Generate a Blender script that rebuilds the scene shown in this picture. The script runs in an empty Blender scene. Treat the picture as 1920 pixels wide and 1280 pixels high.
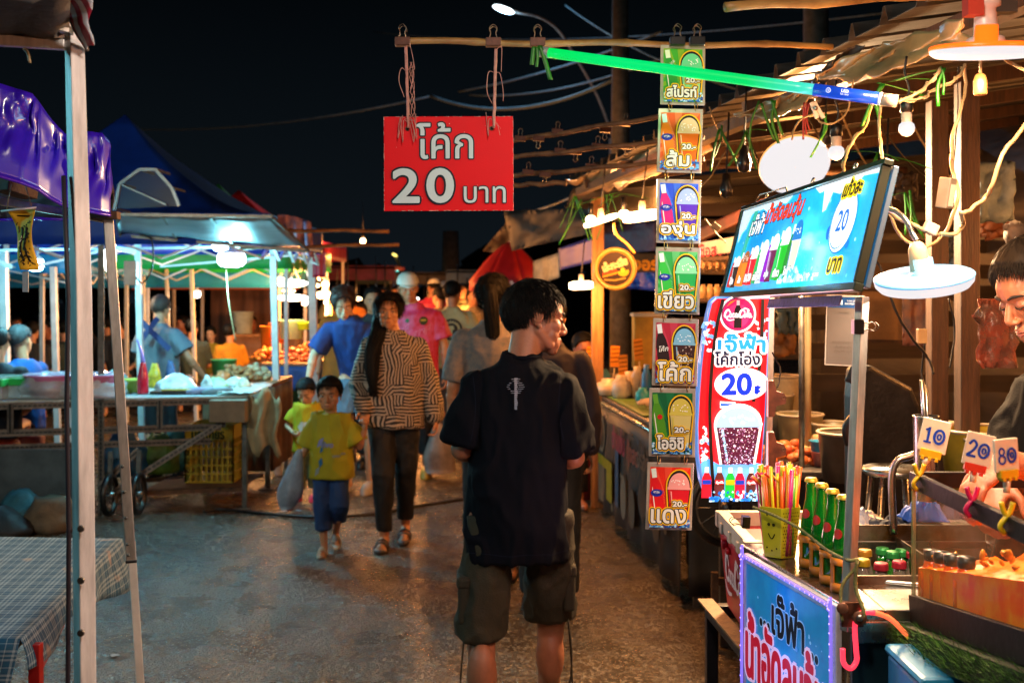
import bpy, math, random
import numpy as np
from mathutils import Vector as V, Matrix, Euler, noise, Quaternion
R = math.radians
random.seed(7)
F = 2133.0          # focal length in photo pixels
HC = 1.6            # camera height
sc = bpy.context.scene
COL = sc.collection
ORG = {}
def P(px, py, Y):
 return V(((px - 960) * Y / F, Y, HC - (py - 540) * Y / F))
def hexc(h):
 h = h.lstrip('#')
 o = []
 for i in (0, 2, 4):
  c = int(h[i:i + 2], 16) / 255
  o.append(c / 12.92 if c <= .04045 else ((c + .055) / 1.055) ** 2.4)
 return o
MATS = {}
def mat(name, col, rough=.6, metal=0, es=0, var=.15, vs=9, bump=0, bs=60, trans=0, spec=.5, alpha=1, coat=0,
  ecol=None, stretch=(1, 1, 1), col2=None, sss=0, v2=None):
 """procedural principled material; col is an sRGB hex"""
 if name in MATS:
  return MATS[name]
 c = hexc(col)
 m = bpy.data.materials.new(name)
 m.use_nodes = True
 nt = m.node_tree
 b = nt.nodes['Principled BSDF']
 I = b.inputs
 I['Base Color'].default_value = (*c, 1)
 I['Roughness'].default_value = rough
 I['Metallic'].default_value = metal
 I['Specular IOR Level'].default_value = spec
 I['Transmission Weight'].default_value = trans
 I['Alpha'].default_value = alpha
 I['Coat Weight'].default_value = coat
 if sss:
  I['Subsurface Weight'].default_value = sss
  I['Subsurface Radius'].default_value = (.02, .008, .004)
  I['Subsurface Scale'].default_value = .5
 if es:
  e = hexc(ecol or col)
  I['Emission Color'].default_value = (*e, 1)
  I['Emission Strength'].default_value = es
 if var > 0 or bump > 0:
  tc = nt.nodes.new('ShaderNodeTexCoord')
  mp = nt.nodes.new('ShaderNodeMapping')
  mp.inputs['Scale'].default_value = stretch
  nt.links.new(tc.outputs['Object'], mp.inputs[0])
 if var > 0:
  n = nt.nodes.new('ShaderNodeTexNoise')
  n.inputs['Scale'].default_value = vs
  n.inputs['Detail'].default_value = 6
  n.inputs['Roughness'].default_value = .65
  nt.links.new(mp.outputs[0], n.inputs['Vector'])
  rp = nt.nodes.new('ShaderNodeValToRGB')
  rp.color_ramp.elements[0].position = .36
  rp.color_ramp.elements[1].position = .64
  if col2:
   d = hexc(col2)
   rp.color_ramp.elements[0].color = (*d, 1)
   rp.color_ramp.elements[1].color = (*c, 1)
  else:
   rp.color_ramp.elements[0].color = (*[x * (1 - var) for x in c], 1)
   rp.color_ramp.elements[1].color = (*[min(1, x * (1 + var)) for x in c], 1)
  nt.links.new(n.outputs[0], rp.inputs[0])
  nt.links.new(rp.outputs[0], I['Base Color'])
  if es and not ecol:
   nt.links.new(rp.outputs[0], I['Emission Color'])
  if rough > .12 and not es:
   mr = nt.nodes.new('ShaderNodeMapRange')
   mr.inputs['To Min'].default_value = rough * .8
   mr.inputs['To Max'].default_value = min(1, rough * 1.2)
   nt.links.new(n.outputs[0], mr.inputs[0])
   nt.links.new(mr.outputs[0], I['Roughness'])
 if bump > 0:
  n2 = nt.nodes.new('ShaderNodeTexNoise')
  n2.inputs['Scale'].default_value = bs
  n2.inputs['Detail'].default_value = 4
  nt.links.new(mp.outputs[0], n2.inputs['Vector'])
  bp = nt.nodes.new('ShaderNodeBump')
  bp.inputs['Strength'].default_value = bump
  bp.inputs['Distance'].default_value = .01
  nt.links.new(n2.outputs[0], bp.inputs['Height'])
  nt.links.new(bp.outputs[0], I['Normal'])
 MATS[name] = m
 return m
def ink(col, es=0, rough=.45):
 """printed ink (es > 0: backlit or glowing print)"""
 m = mat('ink_%s_%g_%g' % (col, es, rough), col, max(rough, .5), es=es, var=0, spec=.2)
 if es:
  m.cycles.emission_sampling = 'NONE'
 return m
def frame(o, ux, uy):
 ux = V(ux).normalized()
 uy = V(uy)
 n = ux.cross(uy).normalized()
 uy = n.cross(ux).normalized()
 M = Matrix((ux, uy, n)).transposed().to_4x4()
 M.translation = V(o)
 return M
def basis(a, b):
 d = (V(b) - V(a))
 L = d.length or 1e-6
 d = d / L
 up = V((0, 0, 1)) if abs(d.z) < .95 else V((1, 0, 0))
 x = up.cross(d).normalized()
 return x, d.cross(x), d, L
class MB:
 def __init__(s, M=None):
  s.v, s.f, s.mi, s.sm, s.mats = [], [], [], [], []
  s.M = M or Matrix()
  s.z = 0.0
 def add(s, vs, fs, m, smooth=False):
  k = len(s.v)
  M = s.M
  s.v += [M @ V(p) for p in vs]
  if m not in s.mats:
   s.mats.append(m)
  i = s.mats.index(m)
  s.f += [tuple(k + j for j in f) for f in fs]
  s.mi += [i] * len(fs)
  s.sm += [smooth] * len(fs)
  return s
 def box(s, c, d, m, rot=None):
  x, y, z = [q / 2 for q in d]
  vs = [V((a, b, e)) for a in (-x, x) for b in (-y, y) for e in (-z, z)]
  if rot is not None:
   q = Euler(rot).to_matrix()
   vs = [q @ p for p in vs]
  c = V(c)
  return s.add([p + c for p in vs], [(0, 1, 3, 2), (4, 6, 7, 5), (0, 4, 5, 1), (2, 3, 7, 6), (0, 2, 6, 4), (1, 5, 7, 3)], m)
 def beam(s, a, b, w, h, m, up=None):
  a, b = V(a), V(b)
  x, y, d, L = basis(a, b)
  if up is not None:
   x = V(up).cross(d).normalized()
   y = d.cross(x)
  vs = [p + x * i * w / 2 + y * j * h / 2 for p in (a, b) for i, j in ((-1, -1), (1, -1), (1, 1), (-1, 1))]
  return s.add(vs, [(3, 2, 1, 0), (4, 5, 6, 7), (0, 1, 5, 4), (1, 2, 6, 5), (2, 3, 7, 6), (3, 0, 4, 7)], m)
 def tube(s, pts, r, m, n=8, caps=True, smooth=True):
  pts = [V(p) for p in pts]
  rs = r if isinstance(r, (list, tuple)) else [r] * len(pts)
  vs, fs = [], []
  px = None
  for i, p in enumerate(pts):
   d = (pts[min(i + 1, len(pts) - 1)] - pts[max(i - 1, 0)])
   d = d.normalized() if d.length > 1e-9 else V((0, 0, 1))
   if px is None:
    up = V((0, 0, 1)) if abs(d.z) < .9 else V((1, 0, 0))
    px = up.cross(d).normalized()
   else:
    px = (px - d * px.dot(d))
    px = px.normalized() if px.length > 1e-6 else V((1, 0, 0))
   py = d.cross(px)
   for k in range(n):
    t = 2 * math.pi * k / n
    vs.append(p + px * math.cos(t) * rs[i] + py * math.sin(t) * rs[i])
  for i in range(len(pts) - 1):
   for k in range(n):
    k2 = (k + 1) % n
    fs.append((i * n + k, i * n + k2, (i + 1) * n + k2, (i + 1) * n + k))
  if caps:
   fs.append(tuple(range(n))[::-1])
   fs.append(tuple((len(pts) - 1) * n + k for k in range(n)))
  return s.add(vs, fs, m, smooth)
 def cyl(s, a, b, r, m, r2=None, n=16):
  a, b = V(a), V(b)
  return s.tube([a, b], [r, r if r2 is None else r2], m, n)
 def cap(s, a, b, r1, r2, m=None, n=14):
  """tapered capsule"""
  x, y, d, L = basis(a, b)
  a, b = V(a), V(b)
  pts, rs = [], []
  for t in (0, 22, 45, 68, 90):
   pts.append(a - d * r1 * math.cos(R(t)))
   rs.append(max(r1 * math.sin(R(t)), 1e-5))
  for t in (90, 68, 45, 22, 0):
   pts.append(b + d * r2 * math.cos(R(t)))
   rs.append(max(r2 * math.sin(R(t)), 1e-5))
  return s.tube(pts, rs, m, n, True)
 def ell(s, c, r, m=None, q=None, n=16, k=10):
  c = V(c)
  if not isinstance(r, (tuple, list)):
   r = (r, r, r)
  vs, fs = [], []
  for i in range(k + 1):
   t = math.pi * i / k
   for j in range(n):
    a = 2 * math.pi * j / n
    p = V((r[0] * math.sin(t) * math.cos(a), r[1] * math.sin(t) * math.sin(a), r[2] * math.cos(t)))
    if q is not None:
     p = q @ p
    vs.append(c + p)
  for i in range(k):
   for j in range(n):
    j2 = (j + 1) % n
    fs.append((i * n + j, (i + 1) * n + j, (i + 1) * n + j2, i * n + j2))
  return s.add(vs, fs, m, True)
 def lathe(s, prof, c, m, n=24, q=None, smooth=True):
  c = V(c)
  vs, fs = [], []
  for (r, z) in prof:
   for k in range(n):
    a = 2 * math.pi * k / n
    p = V((max(r, 1e-5) * math.cos(a), max(r, 1e-5) * math.sin(a), z))
    if q is not None:
     p = q @ p
    vs.append(c + p)
  for i in range(len(prof) - 1):
   for k in range(n):
    k2 = (k + 1) % n
    fs.append((i * n + k, i * n + k2, (i + 1) * n + k2, (i + 1) * n + k))
  return s.add(vs, fs, m, smooth)
 def torus(s, c, Rr, r, m, q=None, n=20, k=6, sx=1, a0=0, a1=360):
  pts = []
  for i in range(n + 1):
   a = R(a0 + (a1 - a0) * i / n)
   p = V((Rr * sx * math.cos(a), Rr * math.sin(a), 0))
   pts.append(V(c) + (q @ p if q is not None else p))
  return s.tube(pts, r, m, k, caps=False)
 def loft(s, rings, m=None, n=28, e=2.3, caps=True):
  """rings: (centre, rx, ry[, xaxis, yaxis])"""
  vs, fs = [], []
  for rg in rings:
   c, rx, ry = V(rg[0]), rg[1], rg[2]
   ax, ay = (V(rg[3]), V(rg[4])) if len(rg) > 3 else (V((1, 0, 0)), V((0, 1, 0)))
   for k in range(n):
    a = 2 * math.pi * k / n
    ca, sa = math.cos(a), math.sin(a)
    vs.append(c + ax * rx * math.copysign(abs(ca) ** (2 / e), ca) + ay * ry * math.copysign(abs(sa) ** (2 / e), sa))
  for i in range(len(rings) - 1):
   for k in range(n):
    k2 = (k + 1) % n
    fs.append((i * n + k, i * n + k2, (i + 1) * n + k2, (i + 1) * n + k))
  if caps:
   fs.append(tuple(range(n))[::-1])
   fs.append(tuple((len(rings) - 1) * n + k for k in range(n)))
  return s.add(vs, fs, m, True)
 def sheet(s, G, m, th=0.0, smooth=True):
  """G: 2-D list of points -> surface, thickened by th"""
  nr, nc = len(G), len(G[0])
  A = [[V(p) for p in row] for row in G]
  fs = [(i * nc + j, i * nc + j + 1, (i + 1) * nc + j + 1, (i + 1) * nc + j) for i in range(nr - 1) for j in range(nc - 1)]
  flat = [p for row in A for p in row]
  if th <= 0:
   return s.add(flat, fs, m, smooth)
  low = []
  for i in range(nr):
   for j in range(nc):
    du = A[i][min(j + 1, nc - 1)] - A[i][max(j - 1, 0)]
    dv = A[min(i + 1, nr - 1)][j] - A[max(i - 1, 0)][j]
    nn = du.cross(dv)
    nn = nn.normalized() if nn.length > 1e-9 else V((0, 0, 1))
    low.append(A[i][j] - nn * th)
  k = nr * nc
  fs2 = [tuple(x + k for x in f[::-1]) for f in fs]
  ed = []
  for j in range(nc - 1):
   ed.append((j + 1, j, j + k, j + 1 + k))
   q = (nr - 1) * nc
   ed.append((q + j, q + j + 1, q + j + 1 + k, q + j + k))
  for i in range(nr - 1):
   ed.append((i * nc, (i + 1) * nc, (i + 1) * nc + k, i * nc + k))
   q = nc - 1
   ed.append(((i + 1) * nc + q, i * nc + q, i * nc + q + k, (i + 1) * nc + q + k))
  return s.add(flat + low, fs + fs2 + ed, m, smooth)
 def lay(s, dz=.0004):
  s.z += dz
  return s.z
 def poly(s, pts, m, z=None):
  z = s.lay() if z is None else z
  return s.add([(p[0], p[1], z) for p in pts], [tuple(range(len(pts)))], m)
 def rect(s, x0, y0, x1, y1, m, z=None):
  return s.poly([(x0, y0), (x1, y0), (x1, y1), (x0, y1)], m, z)
 def disc(s, cx, cy, rx, m, ry=None, z=None, n=36, a0=0, a1=360):
  ry = ry or rx
  return s.poly([(cx + rx * math.cos(R(a0 + (a1 - a0) * i / n)), cy + ry * math.sin(R(a0 + (a1 - a0) * i / n))) for i in range(n if a1 - a0 == 360 else n + 1)], m, z)
 def stroke(s, pts, w, m, z=None):
  """flat ribbon along pts, width w (number or list)"""
  z = s.lay() if z is None else z
  n = len(pts)
  ws = w if isinstance(w, (list, tuple)) else [w] * n
  L = []
  for i, p in enumerate(pts):
   a, b = pts[max(i - 1, 0)], pts[min(i + 1, n - 1)]
   d = V((b[0] - a[0], b[1] - a[1]))
   d = d.normalized() if d.length > 1e-9 else V((1, 0))
   L.append(((p[0] - d.y * ws[i] / 2, p[1] + d.x * ws[i] / 2, z), (p[0] + d.y * ws[i] / 2, p[1] - d.x * ws[i] / 2, z)))
  vs = [q for pr in L for q in pr]
  return s.add(vs, [(2 * i, 2 * i + 1, 2 * i + 3, 2 * i + 2) for i in range(n - 1)], m)
 def burst(s, x0, y0, x1, y1, cx, cy, m, n=14):
  """sun rays clipped to a rectangle"""
  z = s.lay()
  for i in range(n):
   a = 2 * math.pi * i / n
   tri = [(cx, cy), (cx + 9 * math.cos(a), cy + 9 * math.sin(a)), (cx + 9 * math.cos(a + math.pi / n), cy + 9 * math.sin(a + math.pi / n))]
   pg = clip(tri, x0, y0, x1, y1)
   if len(pg) > 2:
    s.poly(pg, m, z)
 def ice(s, x0, y0, x1, y1, n, cols, sz, seed=1):
  rn = random.Random(seed)
  for i in range(n):
   cx, cy = rn.uniform(x0, x1), y0 + (y1 - y0) * rn.random() ** 1.5
   r = sz * rn.uniform(.5, 1)
   a0 = rn.uniform(0, 6)
   pg = clip([(cx + r * math.cos(a0 + k * 1.257) * rn.uniform(.6, 1), cy + r * math.sin(a0 + k * 1.257) * rn.uniform(.6, 1)) for k in range(5)], x0, y0, x1, 9)
   if len(pg) > 2:
    s.poly(pg, rn.choice(cols), s.lay(.00002))
 def text(s, t, cx, cy, h, m, w=None, bold=0.0, it=0.0, rot=0.0, z=None, rings=()):
  """t centred on (cx, cy), total height h; rings: [(radius, material)] outlines, widest first"""
  vs, fs = tmesh(t)
  hh = max(p[1] for p in vs)
  ww = max(p[0] for p in vs)
  sy = h / hh
  sx = (w / ww) if w else sy
  c, q = math.cos(rot), math.sin(rot)
  for (r, mm) in list(rings) + [(bold, m)]:
   z0 = s.lay() if z is None else z
   offs = [(0, 0)]
   if r > 0:
    k = 10
    offs += [(r * math.cos(2 * math.pi * i / k), r * math.sin(2 * math.pi * i / k)) for i in range(k)]
   for n_, (ox, oy) in enumerate(offs):
    out = []
    for p in vs:
     x = (p[0] - ww / 2) * sx + (p[1] - hh / 2) * sy * it + ox
     y = (p[1] - hh / 2) * sy + oy
     out.append((cx + x * c - y * q, cy + x * q + y * c, z0 + n_ * 1.5e-5))
    s.add(out, fs, mm)
  return s
 def mesh(s, name='m', org=None):
  me = bpy.data.meshes.new(name)
  o = V(org) if org is not None else V((0, 0, 0))
  me.from_pydata([tuple(p - o) for p in s.v], [], s.f)
  for m in s.mats:
   if m is not None:
    me.materials.append(m)
  me.polygons.foreach_set('material_index', s.mi)
  me.polygons.foreach_set('use_smooth', s.sm)
  me.update()
  return me
 def build(s, name, parent=None, bevel=0, org=None, seg=2):
  if org is None:
   org = ORG[parent] if parent is not None else V((0, 0, 0))
  o = bpy.data.objects.new(name, s.mesh(name, org))
  COL.objects.link(o)
  if parent is not None:
   o.parent = parent
  else:
   o.location = org
  ORG[o] = V(org)
  if bevel:
   b = o.modifiers.new('bevel', 'BEVEL')
   b.width = bevel
   b.segments = seg
   b.limit_method = 'ANGLE'
   b.angle_limit = R(40)
  return o
 def single(s, name, label, cat, group=None, bevel=0, kind=None):
  """the builder's mesh as one top-level thing; origin at its base"""
  xs = [p.x for p in s.v]
  ys = [p.y for p in s.v]
  o = s.build(name, None, bevel, V(((min(xs) + max(xs)) / 2, (min(ys) + max(ys)) / 2, min(p.z for p in s.v))))
  return tag(o, label, cat, group, kind)
def clip(pg, x0, y0, x1, y1):
 for ax, lim, sg in ((0, x0, 1), (0, x1, -1), (1, y0, 1), (1, y1, -1)):
  out = []
  for i, p in enumerate(pg):
   q = pg[i - 1]
   ip, iq = (p[ax] - lim) * sg >= 0, (q[ax] - lim) * sg >= 0
   if ip != iq:
    t = (lim - q[ax]) / (p[ax] - q[ax])
    out.append((q[0] + t * (p[0] - q[0]), q[1] + t * (p[1] - q[1])))
   if ip:
    out.append(p)
  pg = out
  if not pg:
   break
 return pg
def tag(o, label=None, cat=None, group=None, kind=None):
 if label:
  o['label'] = label
 if cat:
  o['category'] = cat
 if group:
  o['group'] = group
 if kind:
  o['kind'] = kind
 return o
def thing(name, label, cat, loc, group=None):
 o = bpy.data.objects.new(name, None)
 COL.objects.link(o)
 o.location = V(loc)
 o.empty_display_size = .1
 ORG[o] = V(loc)
 return tag(o, label, cat, group)
def dup(root, loc, label=None, rz=0, group=None, sc_=None):
 r = root.copy()
 COL.objects.link(r)
 r.location = V(loc)
 if rz:
  r.rotation_euler = (0, 0, rz)
 if sc_:
  r.scale = (sc_, sc_, sc_) if not isinstance(sc_, tuple) else sc_
 if label:
  r['label'] = label
 if group:
  r['group'] = group
 for ch in root.children:
  c = ch.copy()
  COL.objects.link(c)
  c.parent = r
  for g in ch.children:
   d = g.copy()
   COL.objects.link(d)
   d.parent = c
 return r
TC = {}
def tmesh(t):
 if t in TC:
  return TC[t]
 cu = bpy.data.curves.new('lettering', 'FONT')
 cu.body = t
 cu.size = 1
 cu.resolution_u = 6 if len(t) < 3 else 3
 ob = bpy.data.objects.new('lettering', cu)
 COL.objects.link(ob)
 dg = bpy.context.evaluated_depsgraph_get()
 me = bpy.data.meshes.new_from_object(ob.evaluated_get(dg))
 x0 = min(v.co.x for v in me.vertices)
 y0 = min(v.co.y for v in me.vertices)
 vs = [(v.co.x - x0, v.co.y - y0) for v in me.vertices]
 fs = [tuple(p.vertices) for p in me.polygons]
 bpy.data.objects.remove(ob)
 bpy.data.curves.remove(cu)
 bpy.data.meshes.remove(me)
 TC[t] = (vs, fs)
 return TC[t]
def remesh(mb, vox, sm=6):
 me = mb.mesh()
 ob = bpy.data.objects.new('tmp', me)
 COL.objects.link(ob)
 a = ob.modifiers.new('r', 'REMESH')
 a.mode = 'VOXEL'
 a.voxel_size = vox
 a.use_smooth_shade = True
 if sm:
  b = ob.modifiers.new('s', 'SMOOTH')
  b.factor = .5
  b.iterations = sm
 dg = bpy.context.evaluated_depsgraph_get()
 out = bpy.data.meshes.new_from_object(ob.evaluated_get(dg))
 bpy.data.objects.remove(ob)
 bpy.data.meshes.remove(me)
 return out
def getv(me):
 a = np.empty(len(me.vertices) * 3)
 me.vertices.foreach_get('co', a)
 return a.reshape(-1, 3)
def getn(me):
 a = np.empty(len(me.vertices) * 3)
 me.vertices.foreach_get('normal', a)
 return a.reshape(-1, 3)
def setv(me, a):
 me.vertices.foreach_set('co', a.reshape(-1))
 me.update()
def nz(p, s=1.0):
 return noise.noise(V((p[0] * s, p[1] * s, p[2] * s)))
def lerp(a, b, t):
 return a + (b - a) * t
def curve(pts, n=10):
 """Catmull-Rom through pts"""
 pts = [V(p) for p in pts]
 q = [pts[0] * 2 - pts[1]] + pts + [pts[-1] * 2 - pts[-2]]
 out = []
 for i in range(1, len(q) - 2):
  for k in range(n):
   t = k / n
   out.append(.5 * ((2 * q[i]) + (q[i + 1] - q[i - 1]) * t + (2 * q[i - 1] - 5 * q[i] + 4 * q[i + 1] - q[i + 2]) * t * t + (3 * q[i] - q[i - 1] - 3 * q[i + 1] + q[i + 2]) * t ** 3))
 out.append(pts[-1])
 return out
def sag(a, b, s, n=14):
 a, b = V(a), V(b)
 return [a.lerp(b, i / n) - V((0, 0, s * 4 * (i / n) * (1 - i / n))) for i in range(n + 1)]
from mathutils.bvhtree import BVHTree
M_EYEW = mat('eye_white', 'c9c0b8', .25, var=0)
M_EYEB = mat('eye_iris', '120a08', .15, var=0)
M_BROW = mat('eyebrow_hair', '17100d', .8, var=0)
M_HAIR = mat('black_hair', '0b0908', .66, var=.4, vs=60, spec=.2)
M_HAIRBR = mat('brown_hair', '2c1a12', .55, var=.4, vs=60, spec=.35)
M_HAIRGR = mat('grey_hair', '2c2b2c', .8, var=.4, vs=60)
M_LIP = mat('lip', '8a4a3f', .5, var=.1)
def skin(name, col):
 return mat(name, col, .5, var=.12, vs=25, bump=.12, bs=140, sss=.12)
SK = skin('skin_tan', 'b07c5a')
SKD = skin('skin_brown', '9a6044')
SKL = skin('skin_light', 'c89c7c')
JD = dict(pel=(0, 0, .93), nck=(0, -.015, 1.43), hd=(0, .015, 1.585), sh=(.165, -.01, 1.352), el=(.222, -.02, 1.09), wr=(.235, .05, .86),
          hip=(.088, 0, .89), kn=(.095, .02, .49), an=(.095, -.025, .085), to=(.105, .15, .03))
def headM(J, look, hs):
 c = J['hd']
 return Matrix.Translation(c) @ Euler((R(look[1]), R(look[2] if len(look) > 2 else 0), R(look[0])), 'ZYX').to_matrix().to_4x4() @ Matrix.Diagonal((hs, hs, hs, 1))
def add_head(mb, J, look, hs, fem=False, kid=False):
 M0 = mb.M
 mb.M = headM(J, look, hs)
 w = .95 if fem else 1
 mb.ell((0, -.014, .028), (.077, .096, .087))
 mb.ell((0, .015, -.018), (.066 * w, .073, .086))
 mb.ell((0, .024, -.060), (.056 * w, .054, .048))
 mb.ell((0, .030, .030), (.062, .062, .055))
 mb.ell((0, .064, -.096 if not kid else -.088), (.024, .021, .019))
 for s in (-1, 1):
  mb.ell((s * .039 * w, .054, -.022), (.026, .026, .026))
  mb.ell((s * .032, .046, -.050), (.027, .030, .032))
  mb.cap((s * .006, .083, .022), (s * .046, .066, .020), .010, .010)
  mb.ell((s * .012, .094, -.036), (.0085, .010, .0075))
  mb.cap((s * .047, .000, -.045), (s * .034, .046, -.084), .020, .018)
  mb.ell((s * .079, -.012, -.010), (.006, .016, .028), q=Euler((R(-12), 0, R(-s * 20))).to_quaternion())
  mb.torus((s * .083, -.013, -.008), .015, .0045, None, Euler((R(78), 0, R(90 - s * 22))).to_quaternion(), n=14, k=6, sx=1)
  mb.ell((s * .078, -.004, -.036), (.007, .008, .010))
  mb.ell((s * .031, .074, .001), (.0165, .012, .0105))
 mb.cap((0, .082, .010), (0, .104, -.028), .0075, .0105)
 mb.ell((0, .100, -.033), (.0115, .0125, .010))
 mb.ell((0, .062, -.072), (.034, .030, .034))
 mb.ell((0, .078, -.062), (.026, .014, .014))
 mb.ell((0, .086, -.059), (.018, .008, .0055))
 mb.ell((0, .084, -.070), (.017, .0085, .006))
 mb.M = M0
def add_hand(mb, w, d, n, s, curl=.5, k=1.0, thumb=None):
 """w wrist, d finger direction, n palm normal (towards the palm side), s +1 right hand"""
 w, d, n = V(w), V(d).normalized(), V(n)
 n = (n - d * n.dot(d)).normalized()
 x = d.cross(n) * s      # towards the thumb side
 Q = Matrix((x, n, d)).transposed().to_quaternion()
 mb.ell(w + d * .045 * k, (.037 * k, .015 * k, .050 * k), q=Q)
 mb.cap(w - d * .01, w + d * .03 * k, .024 * k, .024 * k)
 for i, (o, L) in enumerate(((.027, .072), (.009, .080), (-.009, .075), (-.026, .058))):
  p = w + (d * .080 + x * o) * k
  a = 0
  r = .0092 * k
  for j, fr in enumerate((.45, .32, .23)):
   a += R(85 * curl * (.7, 1, .8)[j]) + .08
   q = p + (d * math.cos(a) + n * math.sin(a) + x * o * 1.2) * L * fr * k
   mb.cap(p, q, r, r * .88, n=8)
   p = q
   r *= .88
 b = w + (d * .022 + x * .030) * k
 c = b + (d * .030 + x * .026 + n * (.008 + .02 * curl)) * k
 e = c + (d * .028 + x * .004 + n * (.004 + .025 * curl)) * k
 mb.cap(b, c, .014 * k, .0105 * k, n=8)
 mb.cap(c, e, .0105 * k, .0085 * k, n=8)
HL = {
 'short': [(0, 36), (35, 32), (52, 22), (62, 4), (72, -12), (84, -8), (96, 2), (108, -8), (122, -34), (150, -44), (180, -46)],
 'bowl': [(0, 24), (45, 22), (62, 6), (74, -10), (86, -12), (100, -4), (112, -14), (128, -36), (180, -44)],
 'long': [(0, 30), (30, 26), (46, 4), (58, -30), (80, -60), (120, -70), (180, -70)],
 'bob': [(0, 34), (30, 30), (44, 6), (56, -28), (80, -50), (120, -62), (180, -62)],
 'pony': [(0, 40), (45, 30), (62, 8), (76, -6), (92, 0), (106, -8), (122, -34), (180, -46)],
}
def hairline(tb, az):
 az = abs(az)
 for (a, e), (b, f) in zip(tb, tb[1:]):
  if a <= az <= b:
   return lerp(e, f, (az - a) / (b - a))
 return tb[-1][1]
def add_hair(mb, J, look, hs, style, m, t=.014, ns=900, L=.035, seed=1, side=0.0):
 rn = random.Random(seed)
 M0 = mb.M
 mb.M = headM(J, look, hs)
 tb = HL[style]
 c0 = V((0, -.012, .026))
 full = style in ('long', 'bob')
 def pt(az, el, lift):
  a, e = R(az), R(el)
  d = V((math.sin(a) * math.cos(e), math.cos(a) * math.cos(e), math.sin(e)))
  rad = 1 / math.sqrt((d.x / .080) ** 2 + (d.y / .099) ** 2 + (d.z / .093) ** 2)
  if el < -10:
   rad = lerp(rad, rad * .93, min(1, (-10 - el) / 40))
  return c0 + d * (rad + lift), d
 n, k = 72, 40
 vs, fs = [], []
 for i in range(k + 1):
  el = 90 - 165 * i / k
  for j in range(n):
   az = -180 + 360 * j / n
   h = hairline(tb, az) + 3 * nz((az * .11, 3, 5)) + 2 * nz((az * .4, 1, seed))
   u = max(0, min(1, (el - h) / 9))
   u = u * u * (3 - 2 * u)
   tt = t * (.25 + .75 * min(1, max(0, (el + 38) / 75)))
   ridge = .0035 * nz((az * .16 + el * .03, el * .02, seed)) + .0018 * nz((az * .5, el * .05, seed + 4))
   vs.append(pt(az, el, lerp(-.02, tt + ridge, u))[0])
 for i in range(k):
  for j in range(n):
   j2 = (j + 1) % n
   fs.append((i * n + j, (i + 1) * n + j, (i + 1) * n + j2, i * n + j2))
 mb.add(vs, fs, m, True)
 crown = V((side * .03, -.05, .10))
 for i in range(ns):
  az = rn.uniform(-180, 180)
  el = math.degrees(math.asin(rn.uniform(-.9, 1)))
  h = hairline(tb, az)
  if el < h - 1:
   continue
  tt = t * (.25 + .75 * min(1, max(0, (el + 38) / 75)))
  p, d = pt(az, el, tt * rn.uniform(.5, .95))
  away = p - crown
  if full or el < 0:
   away = away + V((0, 0, -.12))
  away += V((rn.uniform(-1, 1), rn.uniform(-1, 1), rn.uniform(-1, 1))) * .028
  tg = (away - d * away.dot(d)).normalized()
  LL = L * rn.uniform(.5, 1.2)
  pts = [p]
  q, dd = p, tg
  for s_ in range(3):
   dd = (dd + d * .10 * (1 if s_ < 1 else -1.6)).normalized()
   q = q + dd * LL / 3
   pts.append(q)
  q = .8 if ns > 3000 else 1.1
  mb.tube(pts, [.0012 * q, .0014 * q, .0011 * q, .0003], m, 3, False, True)
 mb.M = M0
def fold(me, amp, J, seed=0, fx=7, fz=2.6, maxz=None):
 a, nn = getv(me), getn(me)
 out = a.copy()
 for i in range(len(a)):
  x, y, z = a[i]
  q = V((x * fx + z * 1.3 + seed, y * fx + seed * 2, z * fz + x * 1.1))
  d = 1 - abs(noise.noise(q)) * 2.6
  e = noise.noise(q * 2.3 + V((5, 2, 1)))
  g = noise.noise(q * 5.1)
  r2 = 1 - abs(noise.noise(V((x * fx * 1.6 - z * 4 + seed, y * fx * 1.6, z * fz * 2.2 + x * 3)))) * 4
  out[i] = a[i] + nn[i] * amp * (.6 * d + .4 * e + .2 * g + .35 * max(0, r2) - .15)
 setv(me, out)
 return me
def link(name, me, m, root, lab=None):
 o = bpy.data.objects.new(name, me)
 COL.objects.link(o)
 o.parent = root
 if m is not None:
  me.materials.clear()
  me.materials.append(m)
 me.polygons.foreach_set('use_smooth', [True] * len(me.polygons))
 ORG[o] = V((0, 0, 0))
 return o
def spine(J, z):
 a, b = J['pel'], J['nck']
 t = (z - a.z) / (b.z - a.z)
 return a.lerp(b, max(-.6, min(1.1, t)))
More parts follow.
